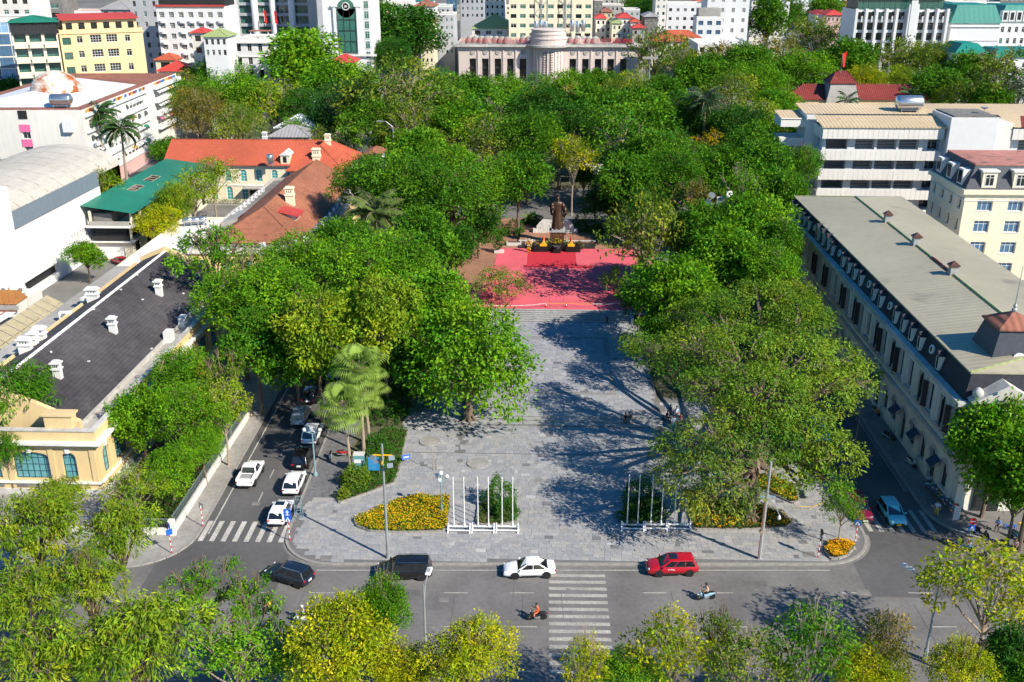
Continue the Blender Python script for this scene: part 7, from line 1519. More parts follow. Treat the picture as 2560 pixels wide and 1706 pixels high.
q = G(2388,1308,.12); wb2 = thing('display_board','white slatted display board standing by the corner doorway','display board',(q.x,q.y,.13),R(20)); MB().box(-.4,.4,-.03,.03,.4,1.9).build('panel','white_plastic',wb2); MB().cyl((-.3,0,0),(-.3,0,.4),.03).build('leg','steel_dull',wb2); MB().cyl((.3,0,0),(.3,0,.4),.03).build('leg','steel_dull',wb2)
for k in range(7): MB().box(-.36,.36,-.05,-.031,.5+.2*k,.56+.2*k).build('slat','mesh_grey',wb2)
# ================================================================== statue, carpet, altar
zc = Z2; ys = G(1393,632,zc).y; xs = G(1393,632,zc).x
c = thing('red_carpet','large red carpet covering the upper terrace in front of the statue','carpet',(0,0,0)); y0, y1 = YS2b+.05, G(1393,633,zc).y+3.0
xsm = [G(1195,770,zc).x, G(1374,720,zc).x, G(1407,720,zc).x, G(1640,770,zc).x]
rr = random.Random(31); CP = lambda: tuple(v*rr.uniform(.95,1.05) for v in (.64,.115,.145)); nr = 9; yB = G(1393,668,zc).y
for k in range(3):
    for q in range(nr):
        o = MB().box(xsm[k]+.02,xsm[k+1]-.02,y0+(yB-y0)*q/nr,y0+(yB-y0)*(q+1)/nr-.025,zc,zc+.012+.002*(q%2)).build('carpet_panel','carpet_red',c); o.color = (*CP(),1)
yA = G(1393,668,zc).y+.04
MB().box(xsm[0]+1.5,G(1318,650,zc).x,yA,y1,zc,zc+.012).build('carpet_panel','carpet_red',c).color = (.64,.11,.14,1); MB().box(G(1318,650,zc).x+.03,G(1440,650,zc).x,yA,y1,zc,zc+.012).build('carpet_panel','carpet_dark',c); MB().box(G(1440,650,zc).x+.03,xsm[3]-1,yA,y1,zc,zc+.012).build('carpet_panel','carpet_red',c).color = (.63,.11,.14,1)
MB().box(G(1310,664,zc).x,G(1480,664,zc).x,yA-.5,yA+1.0,zc+.014,zc+.024).build('carpet_runner','carpet_dark',c)
# pool edge, stone dais, carved screen
b = structure(MB().box(G(1297,620,zc).x,G(1487,620,zc).x,y1+.1,y1+3.2,zc-.02,zc+.25).build('pool','granite_black'))
yd = y1+3.25
d_ = thing('stone_dais','reddish stone dais behind the statue pedestal','dais',(xs,yd,zc)); MB().box(-7.2,7.2,0,8,-.05,.55).build('slab','stone_red',d_); MB().box(-7.4,7.4,-.12,.15,.551,.7).build('edging','stone_pale',d_)
w = thing('carved_screen','pale carved stone screen wall with rounded shoulders behind the statue','screen wall',(G(1388,590,zc).x,yd+6,zc+.5)); hw_ = 3.7
pl = [(-hw_,0),(hw_,0),(hw_,1.4),(hw_-.6,2.2),(hw_-1.1,2.7),(-hw_+1.1,2.7),(-hw_+.6,2.2),(-hw_,1.4)]
m = MB(); n = len(pl); m.add([(x,0,z) for x,z in pl]+[(x,.5,z) for x,z in pl],[tuple(range(n)),tuple(range(n,2*n))[::-1]]+[(i,n+i,n+(i+1)%n,(i+1)%n) for i in range(n)]); m.build('slab','stone_pale',w)
m = MB(); rr = random.Random(6)
for k in range(34):
    x, z = rr.uniform(-hw_+.5,hw_-.5), rr.uniform(.4,2.3); a0 = rr.uniform(0,6); m.tube([Vector((x+.28*math.cos(a0+q*.8)*(1-q*.12),-.03,z+.22*math.sin(a0+q*.8)*(1-q*.12))) for q in range(6)],[.05]*6,4)
m.build('relief','stone_pale',w); MB().box(-hw_-.7,-hw_,-.1,.4,0,.9).build('wing_block','stone_pale',w); MB().box(hw_,hw_+.7,-.1,.4,0,.9).build('wing_block','stone_pale',w)
# pedestal and bronze figure
yp = y1+1.9
p = thing('statue_pedestal','dark brown granite pedestal with gilt inscription under the bronze statue','pedestal',(xs,yp,zc)); MB().box(-1.9,1.9,-1.9,1.9,0,.5).build('plinth','granite_black',p); MB().box(-1.35,1.35,-1.35,1.35,.503,3.0).build('die','granite_brown',p); MB().box(-1.5,1.5,-1.5,1.5,3.003,3.15).build('cap','stone_grey',p); MB().box(-1.1,1.1,-1.1,1.1,3.153,3.5).build('top_block','stone_grey',p)
mat('gilt',(.75,.5,.12),.4,.1,3,metal=.6); text('inscription','LÝ THÁI TỔ',.3,'gilt',p,(-.75,-1.37,2.35),RX,1.5); text('inscription','974 - 1028',.18,'gilt',p,(-.4,-1.37,2.05),RX,.8)
st = thing('bronze_statue','tall bronze statue of a robed figure with a flat crown','statue',(xs,yp,zc+3.5))
# robe: loft of fluted ellipses
prof = [(0,1.05,.85),(.15,1.1,.9),(.5,1.05,.85),(1.2,.98,.78),(2.0,.92,.70),(2.8,.86,.62),(3.4,.78,.55),(3.75,.74,.52),(4.2,.92,.58),(4.7,1.02,.58),(5.0,.95,.5),(5.2,.55,.38),(5.3,.26,.25)]
m = MB(); n = 40
for i,(z,a,b_) in enumerate(prof):
    fl = .07 if z < 3.5 else .03
    for k in range(n):
        t = 2*math.pi*k/n; q = 1+fl*math.sin(9*t+z*.7)+.03*math.sin(17*t-z*2); m.v.append((a*math.cos(t)*q,b_*math.sin(t)*q,z))
for i in range(len(prof)-1):
    for k in range(n): m.f.append((i*n+k,i*n+(k+1)%n,(i+1)*n+(k+1)%n,(i+1)*n+k)); m.mi.append(0)
m.f.append(tuple(range(n))[::-1]); m.mi.append(0)
m.build('robe','bronze',st,smooth=True)
MB().lathe([(.80,0),(.84,.1),(.82,.22)],24,(0,0,3.62),1,.72).build('belt','bronze',st); MB().box(-.22,.22,-.74,-.6,1.0,3.6).build('sash','bronze',st)
m = MB(); m.ball((0,-.05,5.72),(.34,.38,.46),16,10); m.ball((0,-.42,5.68),(.06,.1,.1),8,5); m.add([(-.16,-.36,5.5),(.16,-.36,5.5),(0,-.52,4.95),(0,-.28,5.2)],[(0,1,2),(0,3,1),(0,2,3),(1,3,2)]); 
for s in (-1,1): m.ball((s*.34,-.02,5.7),(.05,.09,.13),6,4); m.ball((s*.12,-.38,5.78),(.06,.04,.03),6,4)
m.build('head','bronze',st,smooth=True)
m = MB(); m.lathe([(.36,0),(.40,.05),(.36,.3),(.40,.42)],16,(0,-.03,6.02)); m.box(-.34,.34,-.72,.62,6.45,6.53); 
for s in (-1,1):
    for k in range(5): m.cyl((-.25+.125*k,-.68 if s < 0 else .58,6.45),(-.25+.125*k,-.68 if s < 0 else .58,6.2),.02)
m.build('crown_hat','bronze',st)
# left arm raised with scroll, wide sleeves; right arm hanging out
m = MB(); m.tube([Vector((-.82,0,4.85)),Vector((-1.15,-.25,4.2)),Vector((-.85,-.75,3.95))],[.34,.40,.34],12); m.add([(-1.5,-.1,4.2),(-.9,-.9,4.0),(-.75,-.75,2.4),(-1.35,-.05,2.6),(-1.2,.1,3.9),(-.9,0,2.5)],[(0,1,2,3),(0,3,5,4),(1,4,5,2),(0,4,1)]); m.build('sleeve','bronze',st,smooth=True)
m = MB(); m.tube([Vector((.82,0,4.85)),Vector((1.25,-.15,4.0)),Vector((1.55,-.4,3.3))],[.34,.38,.40],12); m.add([(1.1,.1,4.0),(1.9,-.4,3.2),(1.3,-.3,2.0),(.95,.2,2.3),(1.2,-.5,3.2),(1.1,-.4,2.2)],[(0,1,2,3),(0,3,5,4),(4,5,2,1),(0,4,1)]); m.build('sleeve','bronze',st,smooth=True)
def bronze_hand(x,y,z,d):
    d = Vector(d).normalized(); s = d.orthogonal().normalized(); m = MB(); p_ = Vector((x,y,z)); m.tube([p_-d*.1,p_+d*.22],[.1,.13],8)
    for o,l in ((-.1,.22),(-.035,.27),(.035,.25),(.1,.2)): e = p_+d*.2+s*o; m.tube([e,e+d*l*.6,e+d*l+Vector((0,0,-.05))],[.04,.037,.03],6)
    m.tube([p_+s*.08,p_+s*.2+d*.14],[.045,.035],6); m.build('hand','bronze',st,smooth=True)
bronze_hand(-.8,-.9,4.0,(.3,-1,.1)); bronze_hand(1.68,-.55,3.1,(.35,-.4,-1))
MB().cyl((-1.1,-1.15,3.95),(-.35,-1.15,4.2),.09,.09,10).build('scroll','bronze',st)
for s in (-1,1): link('shoe',bevelled(MB().box(s*.4-.2,s*.4+.2,-1.2,-.6,0,.25),'shoe','bronze',.08),st)
# altar tables, flowers, wreath, cones
mat('altar_black',(.012,.012,.013),.5,.2,3)
al = thing('altar_table','black stepped altar of three tables with offerings before the statue','altar',(xs-.05,yp-3.9,zc+.025))
for x0,x1,yy,h in ((-4.4,-1.6,0,1.1),(1.6,4.4,0,1.1),(-1.6,1.6,.5,1.3),(-.7,.7,-.8,.6)): MB().box(x0+.01,x1-.01,yy-.5,yy+.7,0,h).build('table','altar_black',al)
MB().lathe([(.4,0),(.6,.25),(.75,.5),(.78,.55),(.6,.5),(.05,.45)],16,(0,-.3,.62)).build('incense_bowl','steel',al)
def bouquet(x,y,z,r,h,col,lab,n=260,base='granite_black'):
    t = thing('flower_arrangement',lab,'flowers',(x,y,z)); rg = np.random.default_rng(int(abs(x)*50+n)); d = unit(rg.normal(size=(n,3))); d[:,2] = np.abs(d[:,2]); P = d*np.array([r,r,h])*rg.uniform(.6,1,size=(n,1))+np.array([0,0,.25])
    MB().lathe([(.25,0),(.35,.2),(.3,.4)],10).build('pot',base,t)
    o = link('leaves',leafy('leaves',n,P*.93,.35,.4),t); o.color = (.06,.14,.03,1); cl = np.array(col)*rg.uniform(.6,1.3,size=(n//2,1))*np.ones((n//2,3)); o = link('blossoms',leafy('blossoms',n+1,P[:n//2]*1.04,.24,.8,'petal',cols=cl),t); o.color = (1,1,1,1); return t
ay = yp-3.9; az = zc+.03
bouquet(xs-4.1,ay+1.3,az,1.2,1.7,(.75,.30,.22),'tall pinkish flower arrangement left of the altar',340); bouquet(xs+4.1,ay+1.3,az,1.1,1.5,(.30,.10,.09),'dark reddish flower arrangement right of the altar',300); bouquet(xs,ay+.55,az+1.3,.8,.7,(.75,.45,.02),'low yellow flower arrangement in the middle of the altar',200); bouquet(xs-1.6,yp-2.4,az,.8,1.9,(.75,.6,.15),'tall yellow-white flower vase left before the pedestal',160); bouquet(xs+1.6,yp-2.4,az,.8,1.9,(.75,.6,.3),'tall yellow-white flower vase right before the pedestal',160)
for s in (-1,1):
    t = thing('offering_cone','orange cone-shaped offering %s of the altar flowers' % ('left' if s < 0 else 'right'),'offering',(xs+s*2.55,ay+.4,az+1.1)); MB().lathe([(.38,0),(.3,.6),(.16,1.3),(.03,1.9)],12).build('cone','orange' if s < 0 else 'red_panel',t); MB().lathe([(.42,-.02),(.42,.1)],12).build('tray','gilt',t)
    t = thing('offering_pyramid','yellow pyramid of offerings on a gilt box, %s end of the altar' % ('left' if s < 0 else 'right'),'offering',(xs+s*2.6,ay-.3,az+1.105)); MB().box(-.65,.65,-.2,.3,0,.35).build('box','yellow',t); m = MB()
    for lv in range(4):
        for i in range(4-lv): m.ball((-.3+.2*i+.1*lv,.05,.44+.17*lv),.11,8,5)
    m.build('fruit','yellow',t)
t = thing('flower_wreath','white and yellow round flower wreath on a stand left of the altar','wreath',(xs-5.3,ay-.7,az)); MB().cyl((0,0,0),(0,.1,1.6),.05).build('stand','yellow',t)
rg = np.random.default_rng(5); a = rg.uniform(0,6.28,220); q = rg.uniform(.25,.75,220); P = np.stack([q*np.cos(a),rg.uniform(-.1,.1,220),1.9+q*np.sin(a)],1); cl = np.where((q < .45)[:,None],[.8,.5,.03],[.8,.8,.75]); o = link('blossoms',leafy('blossoms',9,P,.22,.8,'petal',cols=cl),t); o.color = (1,1,1,1); P2 = np.stack([rg.uniform(-.3,.3,80),rg.uniform(-.15,.1,80),rg.uniform(.1,.8,80)],1); o = link('blossoms',leafy('blossoms',8,P2,.24,.8,'petal',cols=np.ones((80,3))*[.8,.45,.03]),t); o.color = (1,1,1,1)
for k,px in enumerate((1365,1415)):
    q = G(px,768,zc); t = thing('traffic_cone',('left','right')[k]+' red and white traffic cone at the front edge of the carpet','traffic cone',(q.x,q.y,zc+.013)); MB().box(-.2,.2,-.2,.2,0,.05).build('base','red_paint',t); MB().lathe([(.15,.05),(.11,.3)],12).lathe([(.075,.52),(.035,.75)],12).build('cone','red_paint',t); MB().lathe([(.112,.3),(.078,.52)],12).build('band','white_paint',t)
tp = thing('barrier_tape','thin yellow and white barrier tape along the front of the carpet','barrier tape',(0,0,zc)); pts = [G(x,y,zc+.8) for x,y in ((1215,762),(1300,763),(1365,757),(1415,757),(1480,759),(1560,757))]
for k in range(5): MB().tube([Vector((*pts[k][:2],.72)),Vector((*pts[k].lerp(pts[k+1],.5)[:2],.62)),Vector((*pts[k+1][:2],.72))],[.035]*3,4).build('tape','yellow' if k in (2,3) else 'white_paint',tp)
for k in (0,5): MB().cyl((*pts[k][:2],.02),(*pts[k][:2],.78),.03).build('post','steel_dull',tp)
# clipped bushes and bonsai on the upper terrace
shrub(1285,575,2.0,2.2,(.05,.14,.02),'round clipped bush left of the carved screen',Z2+.2,.2); shrub(1262,588,1.2,1.3,(.06,.16,.02),'small clipped bush left of the round bush',Z2+.1,.2); shrub(1300,585,1.2,1.2,(.07,.17,.02),'low clipped bush beside the small palm',Z2+.1,.2)
for k,(px,py,r,h) in enumerate(((1452,582,2.3,2.4),(1490,588,2.2,2.2),(1470,560,3.0,3.2),(1520,585,2.6,2.6),(1335,560,2.0,2.2),(1230,600,2.2,2.4))): shrub(px,py,r,h,(.06,.15,.02) if k % 2 else (.045,.12,.018),('bright shrub just right of the carved screen','low shrub right of the stone dais','tall dark shrub behind the right end of the dais','shrub under the tall yellowish tree','dark shrub left behind the carved screen','shrub left of the clipped bushes')[k],Z2,.28)
q = G(1248,632,zc); bt = thing('bonsai_pot','clipped potted tree in a pale tray at the carpet edge','potted plant',(q.x,q.y,zc+.02)); MB().box(-.9,.9,-.5,.5,0,.5).build('pot','stone_pale',bt); MB().tube([Vector((0,0,.5)),Vector((.15,0,1.2)),Vector((0,0,2.2))],[.12,.1,.06],6).build('trunk','bark',bt)
rg = np.random.default_rng(3); P = np.concatenate([unit(rg.normal(size=(500,3)))*[rr_,rr_,.45]+[ox_,0,z_] for ox_,z_,rr_ in ((-.3,1.2,.8),(.3,1.9,.9),(0,2.7,.6))]); o = link('foliage',leafy('foliage',4,P,.2,.5),bt); o.color = (.05,.13,.02,1)
q = G(1285,613,zc); mat_ = thing('stone_trough','pale stone trough with a spreading bush left of the dais','planter',(q.x,q.y,zc+.02)); MB().box(-1.4,1.4,-.6,.6,0,.6).build('trough','stone_pale',mat_); MB().box(-1.2,1.2,-.45,.45,.601,.64).build('soil','soil',mat_)
for k in range(2):
    q = G(1650+20*k if k else 1578,745,zc); sd = thing('drum_stool',('white stone drum stool at the shaded right end of the carpet','second pale drum stool in the shade right of the carpet')[k],'stool',(q.x,q.y,zc+.015)); MB().lathe([(.3,0),(.4,.2),(.4,.4),(.3,.6)],12).build('drum','stone_pale',sd)
# ================================================================== flower beds, hedges
def ground_poly(pts, z=.12): return [tuple(G(x,y,z)[:2]) for x,y in pts]
def scatter(poly, n, rg):
    xs_, ys_ = [p[0] for p in poly],[p[1] for p in poly]; out = []
    while len(out) < n:
        x,y = rg.uniform(min(xs_),max(xs_)),rg.uniform(min(ys_),max(ys_))
        if in_poly(x,y,poly): out.append((x,y))
    return out
def bed(pts, lab, nl, nf, h, leafcol, seed, fl=(.80,.42,.01), name='flower_bed', kerb=True, fs=.17, ls=.22):
    po = ground_poly(pts); t = thing(name,lab,'flower bed' if nf else 'hedge',(0,0,0)); MB().prism(po,.1,.3).build('soil','soil',t); rg = random.Random(seed); a = scatter(po,nl,rg)
    P = [(x,y,.3+h*(.5+.5*math.sin(x*2.1)*math.sin(y*1.7))*rg.uniform(.3,1)+.05) for x,y in a]; o = link('foliage',leafy('foliage',seed,P,ls,.5),t); o.color = (*leafcol,1)
    if nf:
        P = [(x,y,.32+h*(.5+.5*math.sin(x*2.1)*math.sin(y*1.7))*rg.uniform(.75,1.05)+.1) for x,y in scatter(po,nf,rg)]; nr = np.random.default_rng(seed); cl = np.array(fl)*nr.uniform(.7,1.15,size=(nf,1))*np.array([1,1,1])*np.stack([np.ones(nf),nr.uniform(.7,1.2,nf),np.ones(nf)],1); o = link('blossoms',leafy('blossoms',seed+1,P,fs,.9,'petal',flat=1.6,cols=cl,up=.2),t); o.color = (1,1,1,1)
    if kerb: kerb_line(po+[po[0]],t,.22,.22,.6,.11,'kerb_stone','edging_stone')
    return t
Z2A = lambda L: [(880+x*.2424,1060+y*.2424) for x,y in L]
bed(Z2A([(20,1000),(60,1065),(180,1112),(350,1125),(700,1125),(930,1115),(975,1070),(1000,900),(1010,775),(960,758),(600,758),(440,810),(250,890)]),'big bed of yellow marigolds left of the flagpoles',5600,4200,.35,(.10,.2,.02),1,(.85,.56,.008),fs=.125)
RB = lambda L: [(1700+x*.2296,1080+y*.2296) for x,y in L]
bed(RB([(85,760),(130,1040),(180,1072),(560,1075),(900,1070),(1150,1050),(1230,1000),(1100,900),(900,820),(740,775),(400,740)]),'right flower bed with orange marigolds round the fig tree',5200,900,.45,(.05,.11,.02),2)
bed(RB([(780,480),(830,610),(1230,785),(1295,765),(1230,600),(1000,500)]),'low yellow-green ground cover bed beside the banyan',2200,300,.45,(.15,.2,.02),3)
bed([(1920+x/3.67,1279+y/3.67) for x,y in [(520,365),(575,438),(640,440),(720,410),(790,335),(765,300),(560,290)]],'small orange flower bed in the right plaza corner',900,700,.4,(.09,.15,.02),4)
bed(Z2A([(1285,1010),(1310,850),(1400,800),(1640,800),(1695,880),(1690,1010),(1500,1060),(1310,1045)]),'green bed behind the left flagpoles',900,0,.3,(.08,.16,.02),5,name='hedge_bed')
bed([(1280+x/3.67,854+y/3.67) for x,y in [(1010,1640),(1040,1480),(1130,1440),(1330,1440),(1400,1500),(1390,1640),(1200,1690)]],'green bed behind the right flagpoles',900,0,.3,(.05,.12,.02),6,name='hedge_bed')
shrub(1247,1262,1.75,3.0,(.075,.175,.02),'upright clipped bush in the bed behind the left flagpoles',.3,.22,n=2200); shrub(1268,1290,1.4,1.9,(.06,.15,.02),'low clipped bush beside the upright bush behind the left flagpoles',.3,.2); shrub(1602,1262,2.0,3.0,(.05,.125,.02),'dark clipped bush behind the right flagpoles',.3,.22,n=2200); shrub(1580,1296,1.5,1.4,(.045,.12,.02),'low dark bush at the foot of the right flagpoles',.3,.2); shrub(1630,1294,1.4,1.6,(.05,.125,.02),'second low dark bush at the foot of the right flagpoles',.3,.2)
PB = lambda L: [(640+x/3.67,854+y/3.67) for x,y in L]
bed(PB([(765,1490),(900,1440),(1010,1405),(1270,1305),(1315,1180),(1350,1000),(1395,820),(1180,810),(1060,960),(1000,1150),(860,1180),(800,1330)]),'long green hedge bed along the left edge of the plaza path',7000,0,.5,(.06,.15,.018),7,name='hedge_bed')
shrub(890,1208,1.8,1.9,(.16,.23,.02),'bright yellow-green round bush at the hedge corner',.3,.22,n=1900); shrub(858,1243,.8,.9,(.22,.24,.02),'small yellow bush at the tip of the hedge bed',.25,.2,n=500); shrub(940,1120,1.6,1.6,(.06,.15,.02),'dark round bush behind the blue board',.3,.22)
for k,(px,py,r,h,cc) in enumerate([(1020,1010,3.0,2.2,DG),(960,1040,3.0,2.4,DG),(990,960,3.5,2.5,MG),(930,990,3,3,DG),(1010,930,3,3.2,MG)]): shrub(px,py,r,h,cc,('dense dark shrub at the plaza edge under the broad-leaved tree','dark shrub behind the fan palm trunks','tall shrub at the back of the left hedge','dark shrub behind the taller fan palm','shrub beside the lower steps on the left')[k],.2,.3,n=1800)
# garden wall, railing and hedge of the villa
gw = thing('garden_wall','low white wall with grey railing along the left street pavement','wall',(-36.5,84.0,.12))
MB().box(-.15,.15,0,27,0,.75).build('wall','white_worn',gw); MB().box(-.22,.22,26.6,27.6,0,2.6).build('gate_pier','ochre_wall',gw); MB().box(-.3,.3,-.5,0,0,1.7).build('end_pier','white_worn',gw)
m = MB().box(-.03,.03,0,26.5,1.85,1.92).build('top_rail','mesh_grey',gw); br = MB().box(-.012,.012,-.012,.012,.75,1.85).mesh('railing_bar','mesh_grey')
for k in range(120): link('railing_bar',br,gw,(0,.12+.22*k,0))
g2 = thing('garden_wall','railing wall of the villa garden facing the main road','wall',(-62,83.8,.12)); MB().box(0,25.2,-.15,.15,0,.7).build('wall','white_worn',g2); MB().box(0,25.2,-.03,.03,1.7,1.77).build('top_rail','mesh_grey',g2)
for k in range(110): link('railing_bar',br,g2,(.1+.228*k,0,-.08))
hd = thing('garden_hedge','dark green hedge strip behind the villa garden railing','hedge',(0,0,0)); rg = random.Random(8); P = [(rg.uniform(-40.5,-36.9),rg.uniform(84.5,112),.15+rg.uniform(.1,1)*(.7+.4*math.sin(k*.01))) for k in range(6500)]
o = link('foliage',leafy('foliage',12,P,.3,.4),hd); o.color = (.06,.13,.02,1); MB().box(-45.5,-36.8,84.5,112,.1,.2).build('soil','soil',hd)
hd = thing('courtyard_planting','row of potted shrubs along the cream building foot','plants',(0,0,0)); P = [(rg.uniform(-80,-60),rg.uniform(220.2,221.6),.1+rg.uniform(.1,1.3)) for k in range(1500)]; o = link('foliage',leafy('foliage',13,P,.3,.4),hd); o.color = (.04,.1,.02,1); MB().box(-80,-60,220.2,221.6,.0,.3).build('planter','concrete',hd)
# ================================================================== poles, lamps, signs
def flag_rack(px0,px1,py,tops,lab,grp):
    a,b_ = G(px0,py,.12),G(px1,py,.12); t = thing('flagpole_rack',lab,'flagpole rack',(a.x,a.y,.13),0,grp); L = b_.x-a.x
    MB().box(0,L,-.07,.07,.30,.44).build('rail','white_paint',t); MB().box(0,L,-.55,-.45,.16,.26).build('rail','white_paint',t)
    for x in (.05,L-.05): MB().box(x-.07,x+.07,-.75,.35,0,.14).box(x-.06,x+.06,-.06,.06,.14,.75).obox((x,-.4,.3),(.1,.12,.75),0,(R(-45),0)).build('foot','white_paint',t)
    for x in (L*.27,L*.73): MB().cyl((x,0,.44),(x,0,5.75),.055,.045,8).cyl((x,0,5.75),(x,0,6.0),.065,.03,8).build('flagpole','white_paint',t); MB().cyl((x,0,.3),(x,0,.8),.09,.09,8).build('socket','white_paint',t)
nm6 = ('left outer','middle','inner')
for k,(a,b_) in enumerate(((1120,1177),(1180,1237),(1240,1297))): flag_rack(a,b_,1324,0,'white rack with two bare flagpoles, %s of the left three' % ('outermost','middle','innermost')[k],'white flagpole racks')
for k,(a,b_) in enumerate(((1552,1609),(1611,1667),(1669,1726))): flag_rack(a,b_,1319,0,'white rack with two bare flagpoles, %s of the right three' % ('innermost','middle','outermost')[k],'white flagpole racks')
q = G(970,1396,.12); t = thing('floodlight_pole','tall grey pole with four floodlights behind the black minivan','lamp post',(q.x,q.y,.12)); MB().cyl((0,0,0),(0,0,12.2),.15,.09,10).cyl((0,0,0),(0,0,.4),.22,.2,10).build('pole','pole_grey',t); MB().box(-.9,.9,-.05,.05,11.0,11.1).box(-.05,.05,-.6,.6,10.4,10.5).build('crossarm','yellow',t)
for x,y,z in ((-.85,-.25,10.9),(.85,-.25,10.9),(-.6,.35,10.2),(.7,-.4,10.2)): f = MB().obox((x,y,z),(.55,.22,.42),.4*x,(R(-30),0)).build('floodlight','mesh_grey',t)
MB().box(-.2,.3,-.12,.12,6.0,6.12).build('bracket','pole_grey',t)
q = G(1105,1284,.12); t = thing('globe_lamp','ornate blue-grey lamp post with glass globes in the marigold bed','lamp post',(q.x,q.y,.12)); MB().lathe([(.3,0),(.28,.35),(.14,.5),(.16,.9),(.09,1.1),(.07,3.8),(.1,3.9),(.06,4.4)],10).build('post','pole_blue',t)
for a in (20,140,260): d = Vector((math.cos(R(a)),math.sin(R(a)),0))*.62; MB().tube([Vector((0,0,3.7)),d*.6+Vector((0,0,3.75)),d+Vector((0,0,4.0))],[.035]*3,6).build('arm','pole_blue',t); MB().ball((d.x,d.y,4.22),.22,12,8).build('globe','white_plastic',t,smooth=True)
MB().ball((0,0,4.7),.24,12,8).build('globe','white_plastic',t,smooth=True)
q = G(789,1189,.12); t = thing('park_lamp','slim blue-green lamp post beside the black parked car','lamp post',(q.x,q.y,.12)); MB().lathe([(.25,0),(.22,.3),(.1,.5),(.08,5.2)],8).build('post','pole_blue',t); MB().tube([Vector((-.8,0,5.4)),Vector((0,0,5.1)),Vector((.8,0,5.4))],[.04]*3,6).build('arm','pole_blue',t)
for s in (-1,1): MB().ball((s*.85,0,5.6),.22,10,7).build('globe','white_plastic',t,smooth=True)
q = G(1898,1397,.12); t = thing('utility_pole','weathered concrete pole with side arms and a hanging lamp right of the red car','utility pole',(q.x,q.y,.12),R(3)); MB().cyl((0,0,0),(.15,0,10.4),.19,.11,8).build('pole','stone_grey',t); MB().box(-.5,.9,-.06,.06,6.7,6.8).build('crossarm','pole_blue',t); MB().tube([Vector((.2,-.1,6.6)),Vector((.8,-.5,6.2)),Vector((1.2,-.8,5.2))],[.04]*3,6).build('lamp_arm','pole_grey',t); MB().lathe([(.05,.35),(.14,.2),(.17,0),(.1,-.12)],10,(1.2,-.8,4.9)).build('lamp_head','white_plastic',t); MB().box(-.22,.22,-.22,.22,2.9,3.1).build('collar','bark_pale',t); MB().tube([Vector((-.18,-.12,0)),Vector((-.1,-.1,6.5))],[.03,.03],6).build('conduit','roof_rust',t)
def cobra(loc,h,arm,head,lab):
    t = thing('street_lamp',lab,'street lamp',(*loc,.05)); MB().cyl((0,0,0),(0,0,h),.13,.06,10).cyl((0,0,0),(0,0,1.0),.2,.2,8).build('pole','pole_grey',t); a = Vector(arm); s_ = Vector((0,0,h-2.2)); MB().tube([s_,s_+a*.35+Vector((0,0,a.z*.3+.5)),s_+a],[.06,.055,.05],8).build('arm','steel_dull',t)
    e = s_+a; d = Vector((a.x,a.y,0)).normalized(); l = link('lamp_head',bevelled(MB().obox((0,0,0),(1.05,.45,.16)),'lamp_head','white_paint',.06),t,e+d*.45+Vector((0,0,.05)),math.atan2(d.y,d.x)); MB().box(-.25,.3,-.12,.12,.081,.09).build('lens','stone_grey',l)
q = G(1066,1660); cobra((q.x,q.y),7.6,(.15,1.6,2.0),0,'slim street lamp with white head at the bottom left of the zebra crossing')
q = G(2312,1650); cobra((q.x,q.y),7.4,(-1.3,2.3,1.8),0,'street lamp with long leaning arm and white head at the lower right')
pt = AT(1796,508,168); t = thing('floodlight_mast','pale blue mast with loudspeaker horns and a floodlight panel above the right park','mast',(pt.x,168,.12)); h = pt.z; MB().cyl((0,0,0),(0,0,h),.28,.2,10).build('pole','pole_blue',t); MB().box(-1.6,1.6,-.1,.1,h-.4,h-.2).build('crossarm','pole_blue',t); MB().obox((.9,-.3,h+.2),(2.4,.15,1.6),R(-12),(R(-10),0)).build('panel','frame_white',t); MB().obox((.9,-.42,h+.2),(2.1,.05,1.3),R(-12),(R(-10),0)).build('panel_face','mesh_grey',t)
for z,x in ((h+.4,-1.4),(h+1.6,-1.0),(h+1.8,1.2)): o = MB().lathe([(.1,0),(.18,.3),(.6,1.0)],12).build('horn','white_plastic',t); o.matrix_local = Matrix.Translation((x,0,z)) @ Matrix.Rotation(R(100),4,'X') @ Matrix.Rotation(R(20*x),4,'Y')
for px,pyt,pyb,Y,lab in ((982,318,385,222,'tall far street lamp beside the far road'),(1625,148,205,330,'flat-topped light mast in the far canopy')):
    b_ = AT(px,pyt,Y); t = thing('street_lamp',lab,'street lamp',(b_.x,Y,0)); MB().cyl((0,0,0),(0,0,b_.z),.2,.12,8).build('pole','pole_grey',t)
    if px < 1000: MB().tube([Vector((0,0,b_.z)),Vector((-1.5,0,b_.z+1.2)),Vector((-2.6,0,b_.z+1.3))],[.1,.08,.06],6).obox((-3.0,0,b_.z+1.3),(1.0,.4,.2)).build('arm','steel_dull',t)
    else: MB().box(-2.4,2.4,-.5,.5,b_.z,b_.z+.7).build('lamp_rack','concrete',t)
def striped_post(t,h):
    for k in range(int(h/.3)): MB().cyl((0,0,.3*k),(0,0,.3*k+.3),.05,.05,8).build('stripe','red_paint' if k % 2 == 0 else 'white_paint',t)
